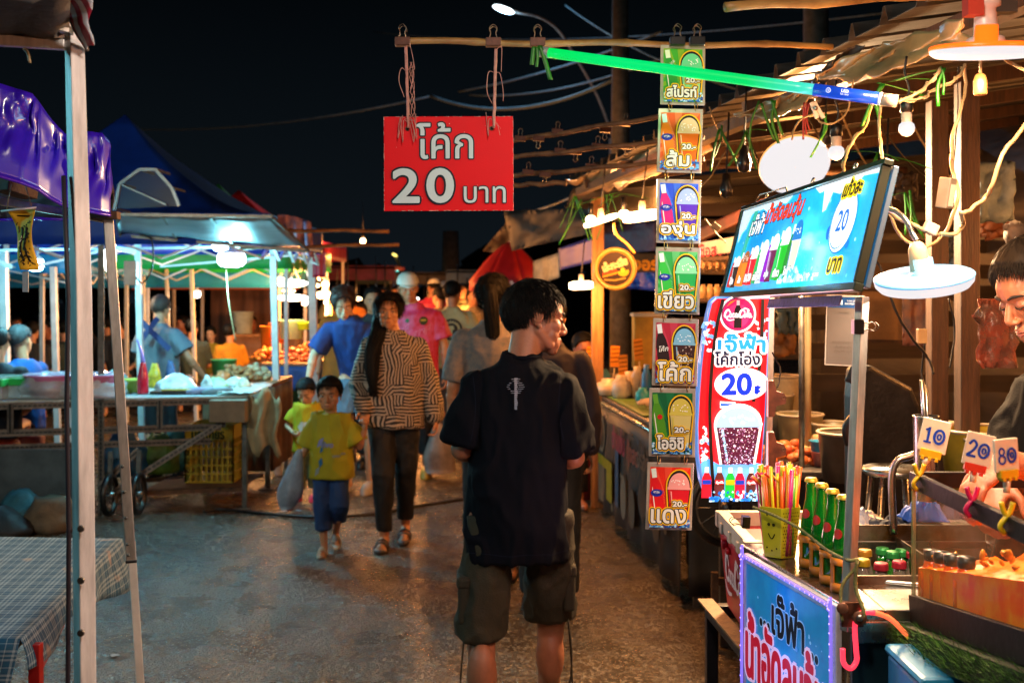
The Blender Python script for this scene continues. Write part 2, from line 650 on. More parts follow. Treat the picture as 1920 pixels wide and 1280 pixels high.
def top_mesh(J, k, hem=.80, hw=.185, hd=.125, chest=.185, cd=.118, sl=.55, sr=.085, sr2=.10, vox=.009, folds=.011, seed=0, collar=.068, sh=1.0, drape=0.0, neckz=1.452):
 mb = MB()
 zz = [hem, hem + .05, 1.02, 1.15, 1.28, 1.36]
 rx = [hw * 1.02, hw, lerp(hw, chest, .35) * .985, lerp(hw, chest, .6), chest, chest * .96]
 ry = [hd * 1.02, hd, hd * .97, lerp(hd, cd, .7), cd, cd * .93]
 rings = []
 for z, x, y in zip(zz, rx, ry):
  c = spine(J, z * k)
  rings.append(((c.x, c.y + drape * (1.3 - z), z * k), x * k, y * k))
 c = J['nck']
 rings.append(((c.x, c.y - .002, c.z - .035 * k), .130 * k * sh, .085 * k))
 rings.append(((c.x, c.y + .004, c.z - .002 * k), (collar + .012) * k, (collar + .008) * k))
 rings.append(((c.x, c.y + .006, c.z + (neckz - 1.43) * k), collar * k, collar * k))
 mb.loft(rings, e=2.25)
 for s in 'RL':
  a, b, w = J['sh' + s], J['el' + s], J['wr' + s]
  inn = a.lerp(J['nck'], .5) + V((0, 0, -.045 * k))
  mb.cap(inn, a + V((0, 0, -.006 * k)), .064 * k, .062 * k)
  if sl <= 1:
   e = a.lerp(b, sl)
   x, y, d, L = basis(a, e)
   mb.loft([(a - d * .02, .058 * k, .058 * k, x, y), (a.lerp(e, .4), lerp(.068, sr, .5) * k, lerp(.068, sr, .5) * k, x, y), (e, sr * k, sr * k, x, y)], e=2)
  else:
   x, y, d, L = basis(a, b)
   mb.cap(a, b, .064 * k, sr * .8 * k)
   mb.cap(b, b.lerp(w, .5), sr * .8 * k, sr * .78 * k)
   mb.cap(b.lerp(w, .5), b.lerp(w, sl - 1), sr * .78 * k, sr2 * .5 * k)
 me = remesh(mb, vox, 5)
 return fold(me, folds, J, seed)
def leg_mesh(J, k, end=.95, topz=1.0, hw=.155, hd=.105, r0=.088, r1=.075, r2=.06, vox=.009, folds=.006, seed=3, gather=False):
 """trousers or shorts; end 0..1 down to the knee, 1..2 down to the ankle"""
 mb = MB()
 c = J['pel']
 mb.loft([((c.x, c.y, topz * k), hw * .93 * k, hd * k), ((c.x, c.y, .93 * k), hw * k, hd * k), ((c.x, c.y, .86 * k), hw * .98 * k, hd * .97 * k), ((c.x, c.y, .81 * k), hw * .8 * k, hd * .8 * k)], e=2.2)
 for s in 'RL':
  a, b, w = J['hip' + s], J['kn' + s], J['an' + s]
  if end <= 1:
   e = a.lerp(b, end)
   pr = [(a + V((0, 0, .02)), r0), (a.lerp(e, .35), lerp(r0, r1, .4)), (a.lerp(e, .8), r1), (e, r2)]
  else:
   e = b.lerp(w, end - 1)
   pr = [(a + V((0, 0, .02)), r0), (a.lerp(b, .5), lerp(r0, r1, .6)), (b, r1), (b.lerp(e, .5), lerp(r1, r2, .6)), (b.lerp(e, .9), r2 * 1.04), (e, r2)]
  if gather:
   pr[-1:] = [(e + V((0, 0, .015)), r2 * 1.12), (e, r2 * .86)]
  mb.loft([(p, r * k, r * k) for p, r in pr], e=2, n=20)
 me = remesh(mb, vox, 4)
 return fold(me, folds, J, seed, fx=9, fz=5)
def person(label, loc, h=1.7, yaw=0, J=None, look=(0, 0), sk=SK, hs=1.0, vox=.0065, fem=False, kid=False, top=None, bottom=None,
           hair=None, hands=None, shoes=None, legs=True, group=None, finehead=False, brow=True, eyes='open', fingers=True, hk=1.0):
 k = h / 1.7
 D = {}
 JJ = J or {}
 for n_, p in JD.items():
  if n_ in ('pel', 'nck', 'hd'):
   D[n_] = V(JJ.get(n_, p)) * k
  else:
   for s, sg in (('R', 1), ('L', -1)):
    D[n_ + s] = V(JJ.get(n_ + s, (p[0] * sg, p[1], p[2]))) * k
 root = thing('person', label, 'person', loc, group)
 root.rotation_euler = (0, 0, R(yaw))
 hs2 = hs * k
 mb = MB()
 nk = D['nck']
 mb.cap(nk - V((0, 0, .05 * k)), D['hd'] + (headM(D, look, hs2).to_3x3() @ V((0, -.022, -.04))), .056 * k * (.9 if fem or kid else 1), .054 * hs2 * (.9 if fem or kid else 1), n=30)
 if not finehead:
  add_head(mb, D, look, hs2, fem, kid)
 mb.ell(D['pel'].lerp(nk, .60), (.14 * k, .09 * k, .15 * k))
 mb.ell(D['pel'].lerp(nk, .14), (.13 * k, .085 * k, .16 * k))
 mb.ell(D['pel'] - V((0, 0, .02 * k)), (.14 * k, .095 * k, .10 * k))
 for s, sg in (('R', 1), ('L', -1)):
  a, b, w = D['sh' + s], D['el' + s], D['wr' + s]
  mb.cap(nk.lerp(a, .3) - V((0, 0, .05 * k)), a - V((0, 0, .01 * k)), .042 * k, .044 * k)
  mb.cap(a - V((0, 0, .01 * k)), b, .046 * k, .037 * k)
  mb.ell(b.lerp(w, .25), .040 * k)
  mb.cap(b, w, .038 * k, .024 * k)
  hd_ = (hands or {}).get(s)
  d = (w - b).normalized()
  nrm = V((-sg, 0, 0))
  cu = .35
  if hd_:
   d, nrm, cu = V(hd_[0]), V(hd_[1]), hd_[2]
  if fingers:
   add_hand(mb, w, d, nrm, sg, cu, k * hk)
  if legs:
   a, b, w = D['hip' + s], D['kn' + s], D['an' + s]
   mb.cap(a, b, .080 * k, .054 * k)
   c = b.lerp(w, .30) + V((0, -.018 * k, 0))
   mb.ell(c, (.052 * k, .056 * k, .105 * k))
   mb.cap(b, w, .050 * k, .034 * k)
   t = D['to' + s]
   mb.cap(w + V((0, -.01 * k, -.035 * k)), t, .034 * k, .028 * k)
   mb.ell(w.lerp(t, .6) + V((0, 0, -.012 * k)), (.040 * k, .075 * k, .024 * k))
   if shoes and shoes[0] in ('sandal', 'slide'):
    for q in range(5):
     px = (q - 2) * .0155 * k
     mb.cap(t + V((px, -.01, -.008 * k)), t + V((px * 1.15, (.040 - abs(q - (1.0 if sg > 0 else 3.0)) * .007) * k, -.010 * k)), .0105 * k, .009 * k, n=8)
 me = remesh(mb, vox, 5)
 if finehead:
  hb = MB()
  hb.cap(nk - V((0, 0, .02 * k)), D['hd'] + (headM(D, look, hs2).to_3x3() @ V((0, -.022, -.04))), .0560 * k * (.9 if fem or kid else 1), .0545 * hs2 * (.9 if fem or kid else 1), n=40)
  add_head(hb, D, look, hs2, fem, kid)
  m2 = remesh(hb, .0026, 11)
  bm_join(me, m2)
 body = link('body', me, sk, root)
 HM = headM(D, look, hs2)
 for s in (-1, 1):
  if eyes == 'open':
   e = MB(HM)
   e.ell((s * .031, .0795, .0005), (.0125, .0078, .0052), M_EYEW)
   e.ell((s * .031, .0835, .0005), (.0062, .0050, .0050), M_EYEB)
   e.tube([(s * .018, .083, .002), (s * .026, .0885, .0062), (s * .036, .0875, .0062), (s * .046, .0785, .0015)], .0014, M_BROW, 5)
   link('eye', e.mesh(), None, root)
  elif eyes == 'down':
   e = MB(HM)
   e.tube([(s * .017, .0845, -.002), (s * .026, .0885, -.0052), (s * .037, .0865, -.0052), (s * .047, .0775, -.001)], .0018, M_BROW, 5)
   link('eyelash', e.mesh(), None, root)
  if brow:
   e = MB(HM)
   e.tube([(s * .014, .0925, .0215), (s * .028, .0895, .0265), (s * .044, .0790, .0245), (s * .054, .0665, .0175)], [.0030, .0038, .0030, .0010], M_BROW, 6)
   link('eyebrow', e.mesh(), None, root)
 e = MB(HM)
 e.tube([(-.021, .0845, -.0645), (-.011, .0915, -.0625), (0, .0938, -.0638), (.011, .0915, -.0625), (.021, .0845, -.0645)], [.0006, .0020, .0024, .0020, .0006], M_LIP, 6)
 e.tube([(-.019, .0848, -.0668), (-.010, .0905, -.0708), (0, .0922, -.0722), (.010, .0905, -.0708), (.019, .0848, -.0668)], [.0006, .0022, .0028, .0022, .0006], M_LIP, 6)
 link('mouth', e.mesh(), None, root)
 if hair:
  hb = MB()
  add_hair(hb, D, look, hs2, hair['style'], hair.get('m', M_HAIR), hair.get('t', .014), hair.get('ns', 700), hair.get('L', .035), hair.get('seed', 1))
  if 'extra' in hair:
   hair['extra'](hb, D, HM, k)
  link('hair', hb.mesh(), None, root)
 tm = None
 if top:
  kw = dict(top)
  m = kw.pop('m')
  nm = kw.pop('name', 'shirt')
  me = top_mesh(D, k, vox=kw.pop('vox', .009), **kw)
  tm = link(nm, me, m, root)
 if bottom:
  kw = dict(bottom)
  m = kw.pop('m')
  nm = kw.pop('name', 'trousers')
  me = leg_mesh(D, k, **kw)
  link(nm, me, m, root)
 if shoes:
  kind, m, m2 = shoes
  for s, sg in (('R', 1), ('L', -1)):
   w, t = D['an' + s], D['to' + s]
   u = (t - w)
   u = u.normalized()
   f = V((u.x, u.y, 0)).normalized()
   x = V((f.y, -f.x, 0))
   base = t.lerp(w, .45)
   tilt = (w.z - .085 * k) - (t.z - .03 * k)
   sb = MB()
   n = 22
   def ring(z, sc_, dy=0):
    pts = []
    for q in range(n):
     a = 2 * math.pi * q / n
     yy = math.cos(a)
     ww = .047 if yy > 0 else .037
     l = f * (yy * .135 * k * sc_ + .012 * k + dy) + x * math.sin(a) * ww * k * sc_
     p = V((base.x, base.y, 0)) + l
     back = max(0, -yy)
     p.z = z * k + (t.z - .03 * k) + tilt * (.5 - .5 * yy)
     pts.append(p)
    return pts
   Rg = [ring(.0, .96), ring(.006, 1.0), ring(.022, 1.0), ring(.026, .95)]
   if kind in ('shoe', 'clog'):
    Rg += [ring(.050, .95), ring(.075, .80, -.02 * k), ring(.090, .55, -.045 * k)]
   vs = [p for r_ in Rg for p in r_]
   fs = [(i * n + j, i * n + (j + 1) % n, (i + 1) * n + (j + 1) % n, (i + 1) * n + j) for i in range(len(Rg) - 1) for j in range(n)]
   fs += [tuple(range(n))[::-1], tuple((len(Rg) - 1) * n + j for j in range(n))]
   sb.add(vs, fs, m, True)
   if kind in ('sandal', 'slide'):
    for (pos, hh, wd) in (((.70, .058, .026), (.45, .070, .022)) if kind == 'sandal' else ((.55, .066, .034), (.38, .074, .02))):
     c = V((w.x, w.y, 0)).lerp(V((t.x, t.y, 0)), pos + .15)
     pts = []
     for q in range(9):
      a = math.pi * q / 8
      pts.append(c + x * math.cos(a) * .044 * k + V((0, 0, .02 * k + (t.z - .03 * k) + tilt * (1 - pos) * .8 + math.sin(a) * (hh - .014) * k)))
     sb.sheet([[p - f * wd * k * .5 for p in pts], [p + V((0, 0, .002)) for p in pts], [p + f * wd * k * .5 - V((0, 0, .004)) for p in pts]], m2, .004)
   link('shoe' if kind != 'sandal' else 'sandal', sb.mesh(), None, root)
 return root, D, tm, k
def bm_join(a, b):
 import bmesh
 bm = bmesh.new()
 bm.from_mesh(a)
 bm.from_mesh(b)
 bm.to_mesh(a)
 bm.free()
def decal(pr, tm, d, off=.0025):
 """project a flat print (verts in the wearer's frame) onto the garment along d"""
 me = tm.data
 bv = BVHTree.FromPolygons([v.co.copy() for v in me.vertices], [tuple(p.vertices) for p in me.polygons])
 d = V(d)
 for i, p in enumerate(pr.v):
  h = bv.ray_cast(p, d)
  if h[0] is not None:
   pr.v[i] = h[0] - d * (off + (pr.M.inverted() @ p).z * .5)
 o = bpy.data.objects.new('print', pr.mesh())
 COL.objects.link(o)
 o.parent = tm
 return o
cam = bpy.data.cameras.new('camera')
cam.sensor_width = 36
cam.lens = F / 1920 * 36
cam.shift_y = -100 / 1920
cam.clip_start, cam.clip_end = .05, 600
cam.dof.use_dof = True
cam.dof.focus_distance = 2.75
cam.dof.aperture_fstop = 5.2
co = bpy.data.objects.new('camera', cam)
COL.objects.link(co)
co.location = (0, 0, HC)
co.rotation_euler = (R(90), 0, 0)
sc.camera = co
sc.view_settings.view_transform = 'Standard'
sc.view_settings.look = 'None'
sc.view_settings.exposure = .3
sc.view_settings.gamma = 1
sc.cycles.use_denoising = True
sc.cycles.max_bounces = 6
sc.cycles.transparent_max_bounces = 16
sc.cycles.sample_clamp_indirect = 4
sc.cycles.caustics_reflective = False
sc.cycles.caustics_refractive = False
W = bpy.data.worlds.new('World')
sc.world = W
W.use_nodes = True
nt = W.node_tree
bg = nt.nodes['Background']
tc = nt.nodes.new('ShaderNodeTexCoord')
sx = nt.nodes.new('ShaderNodeSeparateXYZ')
rp = nt.nodes.new('ShaderNodeValToRGB')
nt.links.new(tc.outputs['Generated'], sx.inputs[0])
nt.links.new(sx.outputs[2], rp.inputs[0])
nt.links.new(rp.outputs[0], bg.inputs[0])
rp.color_ramp.elements[0].color = (.0040, .0062, .0085, 1)
rp.color_ramp.elements[1].color = (.0004, .0009, .0013, 1)
rp.color_ramp.elements[1].position = .28
bg.inputs[1].default_value = 1.0
m = bpy.data.materials.new('asphalt')
m.use_nodes = True
nt = m.node_tree
b = nt.nodes['Principled BSDF']
tc = nt.nodes.new('ShaderNodeTexCoord')
def N(t, **k):
 n = nt.nodes.new(t)
 for a, v in k.items():
  n.inputs[a.replace('_', ' ')].default_value = v
 return n
def ramp(src, p0, c0, p1, c1):
 r = nt.nodes.new('ShaderNodeValToRGB')
 e = r.color_ramp.elements
 e[0].position, e[1].position = p0, p1
 e[0].color, e[1].color = (*c0, 1), (*c1, 1)
 nt.links.new(src, r.inputs[0])
 return r.outputs[0]
def mixc(a, b_, f, mode='MIX'):
 x = nt.nodes.new('ShaderNodeMix')
 x.data_type = 'RGBA'
 x.blend_type = mode
 if hasattr(f, 'links'):
  nt.links.new(f, x.inputs[0])
 else:
  x.inputs[0].default_value = f
 for s_, i in ((a, 6), (b_, 7)):
  if hasattr(s_, 'links'):
   nt.links.new(s_, x.inputs[i])
  else:
   x.inputs[i].default_value = (*s_, 1)
 return x.outputs[2]
big = N('ShaderNodeTexNoise', Scale=.55, Detail=5, Roughness=.6)
mid = N('ShaderNodeTexNoise', Scale=3.2, Detail=6, Roughness=.7)
fin = N('ShaderNodeTexNoise', Scale=45, Detail=5, Roughness=.8)
vor = N('ShaderNodeTexVoronoi', Scale=90)
vor2 = N('ShaderNodeTexVoronoi', Scale=80)
for q in (big, mid, fin, vor, vor2):
 nt.links.new(tc.outputs['Object'], q.inputs['Vector'])
c = ramp(big.outputs[0], .35, (.050, .035, .022), .65, (.078, .055, .036))
c = mixc(c, ramp(mid.outputs[0], .34, (.62, .60, .58), .66, (1.12, 1.1, 1.06)), .8, 'MULTIPLY')
c = mixc(c, ramp(fin.outputs[0], .3, (.3, .3, .3), .7, (1.4, 1.4, 1.4)), .8, 'MULTIPLY')
glint_flecks = ramp(vor2.outputs['Color'], .62, (0, 0, 0), .80, (1, 1, 1))
nt.links.new(mixc(c, (.34, .30, .24), mixc((0, 0, 0), (.6, .6, .6), glint_flecks)), b.inputs['Base Color'])  # aggregate flecks lightened in colour to paint glints
rr = ramp(mid.outputs[0], .35, (.17, .17, .17), .68, (.42, .42, .42))
nt.links.new(mixc(rr, (.13, .13, .13), glint_flecks), b.inputs['Roughness'])
bp = N('ShaderNodeBump', Strength=1.0, Distance=.006)
ad = nt.nodes.new('ShaderNodeMath')
ad.operation = 'ADD'
nt.links.new(vor.outputs['Distance'], ad.inputs[0])
nt.links.new(fin.outputs[0], ad.inputs[1])
nt.links.new(ad.outputs[0], bp.inputs['Height'])
nt.links.new(bp.outputs[0], b.inputs['Normal'])
g = MB()
G = [[(x, y, 0) for x in np.linspace(-60, 60, 13)] for y in np.linspace(-12, 120, 13)]
g.sheet(G, m)
o = g.build('ground')
tag(o, kind='structure')
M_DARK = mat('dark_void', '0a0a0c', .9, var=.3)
def lamp(name, loc, W_, col='ffe0b0', r=.05, parent=None, spot=None):
 l = bpy.data.lights.new(name, 'POINT')
 l.energy = W_
 l.color = hexc(col)
 l.shadow_soft_size = r
 o = bpy.data.objects.new(name, l)
 COL.objects.link(o)
 if parent is not None:
  o.parent = parent
  o.location = V(loc) - ORG[parent]
 else:
  o.location = V(loc)
 return o
WARM, COOL, NEUT = 'ffa050', '80e2f4', 'ffdcb4'
M_GLOWW = mat('lamp_glow_warm', 'ffd9a0', .5, es=9, var=0)
M_GLOWN = mat('lamp_glow_white', 'fff4ea', .5, es=7, var=0)
M_GLOWC = mat('lamp_glow_cool', 'dcf6ff', .5, es=8, var=0)
for q in (M_GLOWW, M_GLOWN, M_GLOWC):
 q.cycles.emission_sampling = 'NONE'
M_STEEL = mat('steel', 'a9a8a4', .28, 1, var=.2, vs=14, bump=.05, bs=90)
M_STEELD = mat('dull_steel', '6e6a66', .45, .9, var=.35, vs=20, bump=.1)
M_ALU = mat('brushed_aluminium', 'b9b6b0', .35, .85, var=.15, vs=18, stretch=(6, 6, 1))
M_WPAINT = mat('white_painted_steel', 'c4c0ba', .42, .1, var=.12, vs=12, bump=.05)
M_BLACK = mat('black_plastic', '0d0d0f', .4, var=.3)
M_BLKPAINT = mat('black_painted_steel', '16161a', .4, .2, var=.4, vs=12)
M_WIRE = mat('white_cable', '97835f', .45, var=.2)
M_WIREB = mat('black_cable', '0c0c0d', .5, var=.2)
M_BAMBOO = mat('bamboo', 'a5834a', .5, var=.35, vs=14, bump=.15, stretch=(.3, 1, 1), col2='6a4a22')
M_BAMBOO2 = mat('old_bamboo', '86603c', .6, var=.35, vs=14, bump=.2, col2='4a3220')
M_WOOD = mat('brown_wood', '4a3022', .65, var=.35, vs=10, bump=.25, bs=30, stretch=(6, 6, .6), col2='2c1c14')
M_PALEWOOD = mat('pale_wood', 'a67a4c', .6, var=.3, vs=9, bump=.15, stretch=(5, 5, .6), col2='7a5430')
M_RUST = mat('rusty_iron', '59402f', .75, .3, var=.5, vs=14, bump=.3)
def slots(mb, a, b, w, m, n, t=.0):
 """dark slots punched along a member, standing 1.5 mm proud as shadowed recess plates"""
 a, b = V(a), V(b)
 d = (b - a).normalized()
 for i in range(n):
  c = a.lerp(b, (i + .5) / n)
  mb.beam(c - d * .012 + V((0, -t, 0)), c + d * .012 + V((0, -t, 0)), w, .003, m, up=(0, 1, 0))
M_NEARPOLE = mat('cream_powder_coated_steel', 'd0ccca', .38, .15, var=.3, vs=10, bump=.08, stretch=(2, 2, .35), coat=.2)
t = thing('canopy_frame', 'cream canopy frame with a tall square pole and red striped awning edge, nearest the viewer', 'canopy frame', V((P(160, 540, 2.1).x, 2.1, 0)))
pa, pb = P(139, 50, 2.1), P(152, 560, 2.1)
pc = V((P(168, 540, 2.1).x, 2.1, 0))
mb = MB()
mb.tube([pa, pb, P(156, 900, 2.1), pc], [.0190, .0210, .0215, .0215], M_NEARPOLE, 4, smooth=False)
mb.build('pole', t, .002)
for y in (990, 1087, 1185):
 c = P(153, y, 2.073)
 mb = MB()
 mb.cyl(c, c + V((0, -.006, 0)), .0065, M_STEELD, n=12)
 mb.build('bolt', t, .001)
mb = MB()
mb.tube([P(119, 330, 2.09), P(128, 560, 2.07), P(125, 760, 2.07), P(129, 1000, 2.07), P(127, 1300, 2.07), P(130, 1700, 2.07)], .0045, mat('dark_strap', '1d1622', .6))
mb.build('strap', t)
mb = MB()
mb.beam(P(-160, 66, 2.05), P(122, 84, 2.1), .018, .020, M_NEARPOLE)
mb.beam(P(-190, -14, 1.95), P(76, 12, 2.02), .024, .028, M_NEARPOLE)
mb.beam(P(80, 40, 2.02), P(128, 54, 2.09), .022, .020, M_NEARPOLE)
mb.beam(P(76, 14, 2.02), P(142, 70, 2.1), .014, .014, M_STEELD)
mb.build('crossbar', t, .002)
M_UNDER = mat('canopy_underside', '4c443e', .8, var=.3, vs=4, bump=.2)
mb = MB()
Gd = []
for i in range(12):
 row = []
 for j in range(14):
  a = P(-260 + 390 * j / 13, 78, 2.12)
  c = P(-420 + 560 * j / 13, -120, 1.3)
  p = a.lerp(c, i / 11)
  p.z += .03 * math.sin(i * .5) + .02 * nz((i * .4, j * .5, 1))
  row.append(p)
 Gd.append(row)
mb.sheet(Gd, M_UNDER, .002)
mb.build('underside', t)
M_RW = mat('red_white_awning', 'b02036', .45, var=0)
nt = M_RW.node_tree
wv = nt.nodes.new('ShaderNodeTexWave')
wv.inputs['Scale'].default_value = 14
wv.inputs['Distortion'].default_value = 2.5
tcx = nt.nodes.new('ShaderNodeTexCoord')
nt.links.new(tcx.outputs['Object'], wv.inputs['Vector'])
r_ = nt.nodes.new('ShaderNodeValToRGB')
r_.color_ramp.elements[0].color = (*hexc('8f1030'), 1)
r_.color_ramp.elements[1].color = (*hexc('b8c4d0'), 1)
r_.color_ramp.elements[0].position = .45
r_.color_ramp.elements[1].position = .6
nt.links.new(wv.outputs[0], r_.inputs[0])
nt.links.new(r_.outputs[0], nt.nodes['Principled BSDF'].inputs['Base Color'])
mb = MB()
Gd = []
for i in range(16):
 u = i / 15
 a = P(lerp(60, 162, u), lerp(-90, 93, u), lerp(1.9, 2.09, u))
 c = P(lerp(170, 172, u) + 4 * math.sin(u * 14), lerp(-120, 82, u), lerp(1.84, 2.06, u))
 Gd.append([a.lerp(c, v / 6) + V((0, -.012 * math.sin(v / 6 * 3.1) + .006 * math.sin(i * 1.4), 0)) for v in range(7)])
mb.sheet(Gd, M_RW, .002)
mb.tube([g_[0] for g_ in Gd], .004, M_UNDER, 6)
mb.build('valance', t)
mb = MB()
mb.tube(curve([P(45, 92, 2.1), P(52, 100, 2.09), P(56, 118, 2.09)], 5), .003, M_WIRE, 6)
mb.build('tie', t)
M_PURP = mat('purple_vinyl', '3a10b0', .26, var=.25, vs=2.2, coat=.35, col2='2a20d0', bump=.05, bs=9)
t = thing('vinyl_canopy', 'shiny purple vinyl canopy with a sagging valance, on a leaning metal leg', 'canopy', V((P(210, 540, 2.9).x, 2.9, 0)))
topc = [(-220, 110), (-60, 140), (0, 158), (58, 176), (72, 192), (95, 226), (120, 252), (160, 247), (190, 250), (204, 268)]
botc = [(-220, 290), (-60, 312), (0, 330), (50, 345), (80, 357), (100, 372), (125, 386), (165, 396), (195, 402), (214, 405)]
Gd = []
nr = 18
for i in range(-3, nr + 1):
 row = []
 for j in range(55):
  u = j / 54 * 9
  k_ = min(int(u), 8)
  f = u - k_
  tx, ty = lerp(topc[k_][0], topc[k_ + 1][0], f), lerp(topc[k_][1], topc[k_ + 1][1], f)
  bx, by = lerp(botc[k_][0], botc[k_ + 1][0], f), lerp(botc[k_][1], botc[k_ + 1][1], f)
  Y0 = 2.55 + .35 * j / 54
  if i < 0:
   p = P(tx, ty, Y0) + V((-.30 * -i, .35 * -i, .0 * -i + .01))
  else:
   v = i / nr
   p = P(lerp(tx, bx, v), lerp(ty, by, v), Y0)
   q = abs(noise.noise(V((u * 1.1 + v * 1.2, v * .8, 2)))) * .07 + .022 * noise.noise(V((u * 2.6, v * 2.1, 7))) + .012 * (1 - abs(noise.noise(V((u * 1.7 - v * 1.6, v * .9, 3)))) * 4)
   p.y += q * math.sin(math.pi * min(1, v * 1.2 + .08)) - .03 * v
  row.append(p)
 Gd.append(row)
mb = MB()
mb.sheet(Gd, M_PURP, .002)
o = mb.build('cover', t)
mb = MB()
mb.tube(Gd[-1], .004, mat('purple_hem', '4a18b8', .25), 6)
mb.build('hem', o)
mb = MB()
Gd2 = [[P(-200 + 410 * j / 20, lerp(325, 411, i / 5), 4.3) + V((0, .03 * math.sin(j * .9 + i), 0)) for j in range(21)] for i in range(6)]
mb.sheet(Gd2, mat('dark_inner_vinyl', '2c2630', .6, var=.3), .003)
mb.tube(Gd2[-1], .007, mat('purple_hem', '4a18b8', .25), 6)
mb.build('rear_valance', t)
a, c = P(203, 408, 2.92), P(246, 1050, 2.9)
g0 = c + (c - a) * ((c.z - 0) / (a.z - c.z))
mb = MB()
mb.beam(a, c, .025, .028, M_ALU, up=(.35, -1, 0))
mb.beam(c + V((0, 0, .05)), g0, .020, .022, M_WPAINT, up=(.35, -1, 0))
mb.beam(c + V((0, 0, .004)), c - V((0, 0, .004)), .028, .030, M_BLACK, up=(.35, -1, 0))
mb.box(V((g0.x, g0.y, .005)), (.09, .09, .01), M_STEELD)
mb.build('leg', t, .002)
for y in (873, 920, 968, 1017, 1037):
 q = a.lerp(c, (y - 408) / 642) + V((0, -.0165, 0))
 mb = MB()
 mb.cyl(q, q + V((.001, -.004, 0)), .004, M_STEELD, n=10)
 mb.build('rivet', t)
mb = MB()
mb.box(P(190, 404, 2.9), (.09, .03, .02), M_RUST)
mb.beam(P(-150, 352, 2.75), P(205, 412, 2.95), .02, .02, M_ALU)
mb.beam(P(0, 345, 2.75), P(0, 345, 2.75) + V((.03, .1, -.015)), .05, .03, M_RUST)
mb.build('frame_bar', t, .002)
M_YFLAG = mat('yellow_cloth', 'c09a10', .75, var=.2, vs=12, bump=.2)
M_INKB = ink('1c1a12')
t = thing('hanging_flag', 'small yellow cloth flag with dark script, curling from a stick under the purple canopy', 'flag', P(45, 540, 2.75))
mb = MB()
Gd = []
for i in range(22):
 v = i / 21
 x0 = lerp(11, 44, v ** .8)
 x1 = lerp(62, 68, math.sin(v * 1.5))
 Gd.append([P(lerp(x0, x1, j / 8), lerp(392, 506, v), 2.75) + V((0, .02 * math.sin(v * 5 + j * .3), 0)) for j in range(9)])
mb.sheet(Gd, M_YFLAG, .0015)
fl = mb.build('cloth', t)
mb = MB()
rn = random.Random(5)
def onflag(u, v):
 i, j = min(20, v * 21), min(7, u * 8)
 i0, j0 = int(i), int(j)
 return Gd[i0][j0].lerp(Gd[i0][j0 + 1], j - j0).lerp(Gd[i0 + 1][j0].lerp(Gd[i0 + 1][j0 + 1], j - j0), i - i0) + V((0, -.003, 0))
def scrib(p, q, w=.0022):
 mb.tube([onflag(*p), onflag((p[0] + q[0]) / 2 + rn.uniform(-.03, .03), (p[1] + q[1]) / 2), onflag(*q)], w, M_INKB, 4)
scrib((.25, .10), (.75, .11), .0016)
for i in range(46):
 u, v = rn.uniform(.15, .9), rn.uniform(.18, .92)
 scrib((u, v), (min(.95, max(.05, u + rn.uniform(-.12, .12))), v + rn.uniform(.01, .05)), .0012)
for q in (.35, .65):
 for k_ in range(8):
  scrib((q + .06 * math.sin(k_), .3 + .07 * k_), (q + .06 * math.sin(k_ + 1), .37 + .07 * k_), .003)
mb.build('script', fl)
mb = MB()
mb.tube([P(2, 396, 2.75), P(68, 389, 2.75)], .0028, M_WPAINT, 6)
mb.tube([P(12, 394, 2.75), P(22, 345, 2.72)], .0012, M_WIRE, 5)
mb.tube([P(60, 389, 2.75), P(47, 345, 2.72)], .0012, M_WIRE, 5)
mb.build('stick', t)
mb = MB()
mb.box(P(48, 528, 2.75), (.014, .003, .05), mat('clear_card', 'aab8c4', .2, .3))
mb.single('tag_card', 'small silvery card dangling just under the yellow flag', 'tag')
M_PLAID = mat('plaid_cloth', '06405f', .8, var=.15, vs=20, bump=.15, bs=220)
nt = M_PLAID.node_tree
B_ = nt.nodes['Principled BSDF']
tcx = nt.nodes.new('ShaderNodeTexCoord')
sp = nt.nodes.new('ShaderNodeSeparateXYZ')
nt.links.new(tcx.outputs['UV'], sp.inputs[0])
def mth(op, a, b_=None, c_=None):
 n = nt.nodes.new('ShaderNodeMath')
 n.operation = op
 for i, v in enumerate((a, b_, c_)):
  if v is None:
   continue
  if hasattr(v, 'links'):
   nt.links.new(v, n.inputs[i])
  else:
   n.inputs[i].default_value = v
 return n.outputs[0]
def lines(src):
 f = mth('FRACT', mth('MULTIPLY', src, 13.0))
 acc = None
 for (p, w) in ((.12, .045), (.30, .045), (.48, .045), (.80, .02)):
  l_ = mth('LESS_THAN', mth('ABSOLUTE', mth('SUBTRACT', f, p)), w)
  acc = l_ if acc is None else mth('MAXIMUM', acc, l_)
 return acc
lx, ly = lines(sp.outputs[0]), lines(sp.outputs[1])
tot = mth('MULTIPLY', mth('ADD', lx, ly), .27)
base = nt.nodes['Color Ramp'].outputs[0]
wc = nt.nodes.new('ShaderNodeTexNoise')
wc.inputs['Scale'].default_value = 7
nt.links.new(tcx.outputs['UV'], wc.inputs['Vector'])
c1 = mixc(base, hexc('a4b4bc'), tot)
st = ramp(wc.outputs[0], .66, (0, 0, 0), .70, (1, 1, 1))
nt.links.new(mixc(c1, hexc('9a8578'), mth('MULTIPLY', st, .55)), B_.inputs['Base Color'])
t = thing('folding_table', 'folding table under a blue plaid cloth, with red legs, bottom left', 'table', V((-1.7, 3.2, 0)))
c_bl, c_br = V((-2.6, 3.93, .75)), P(228, 1004, 3.87)
c_fl, c_fr = V((-2.3, 2.72, .75)), P(38, 1198, 2.76)
c_br.z = c_fr.z = .75
vs_, fs_, uv_ = [], [], []
n1, n2 = 26, 26
ext = 8
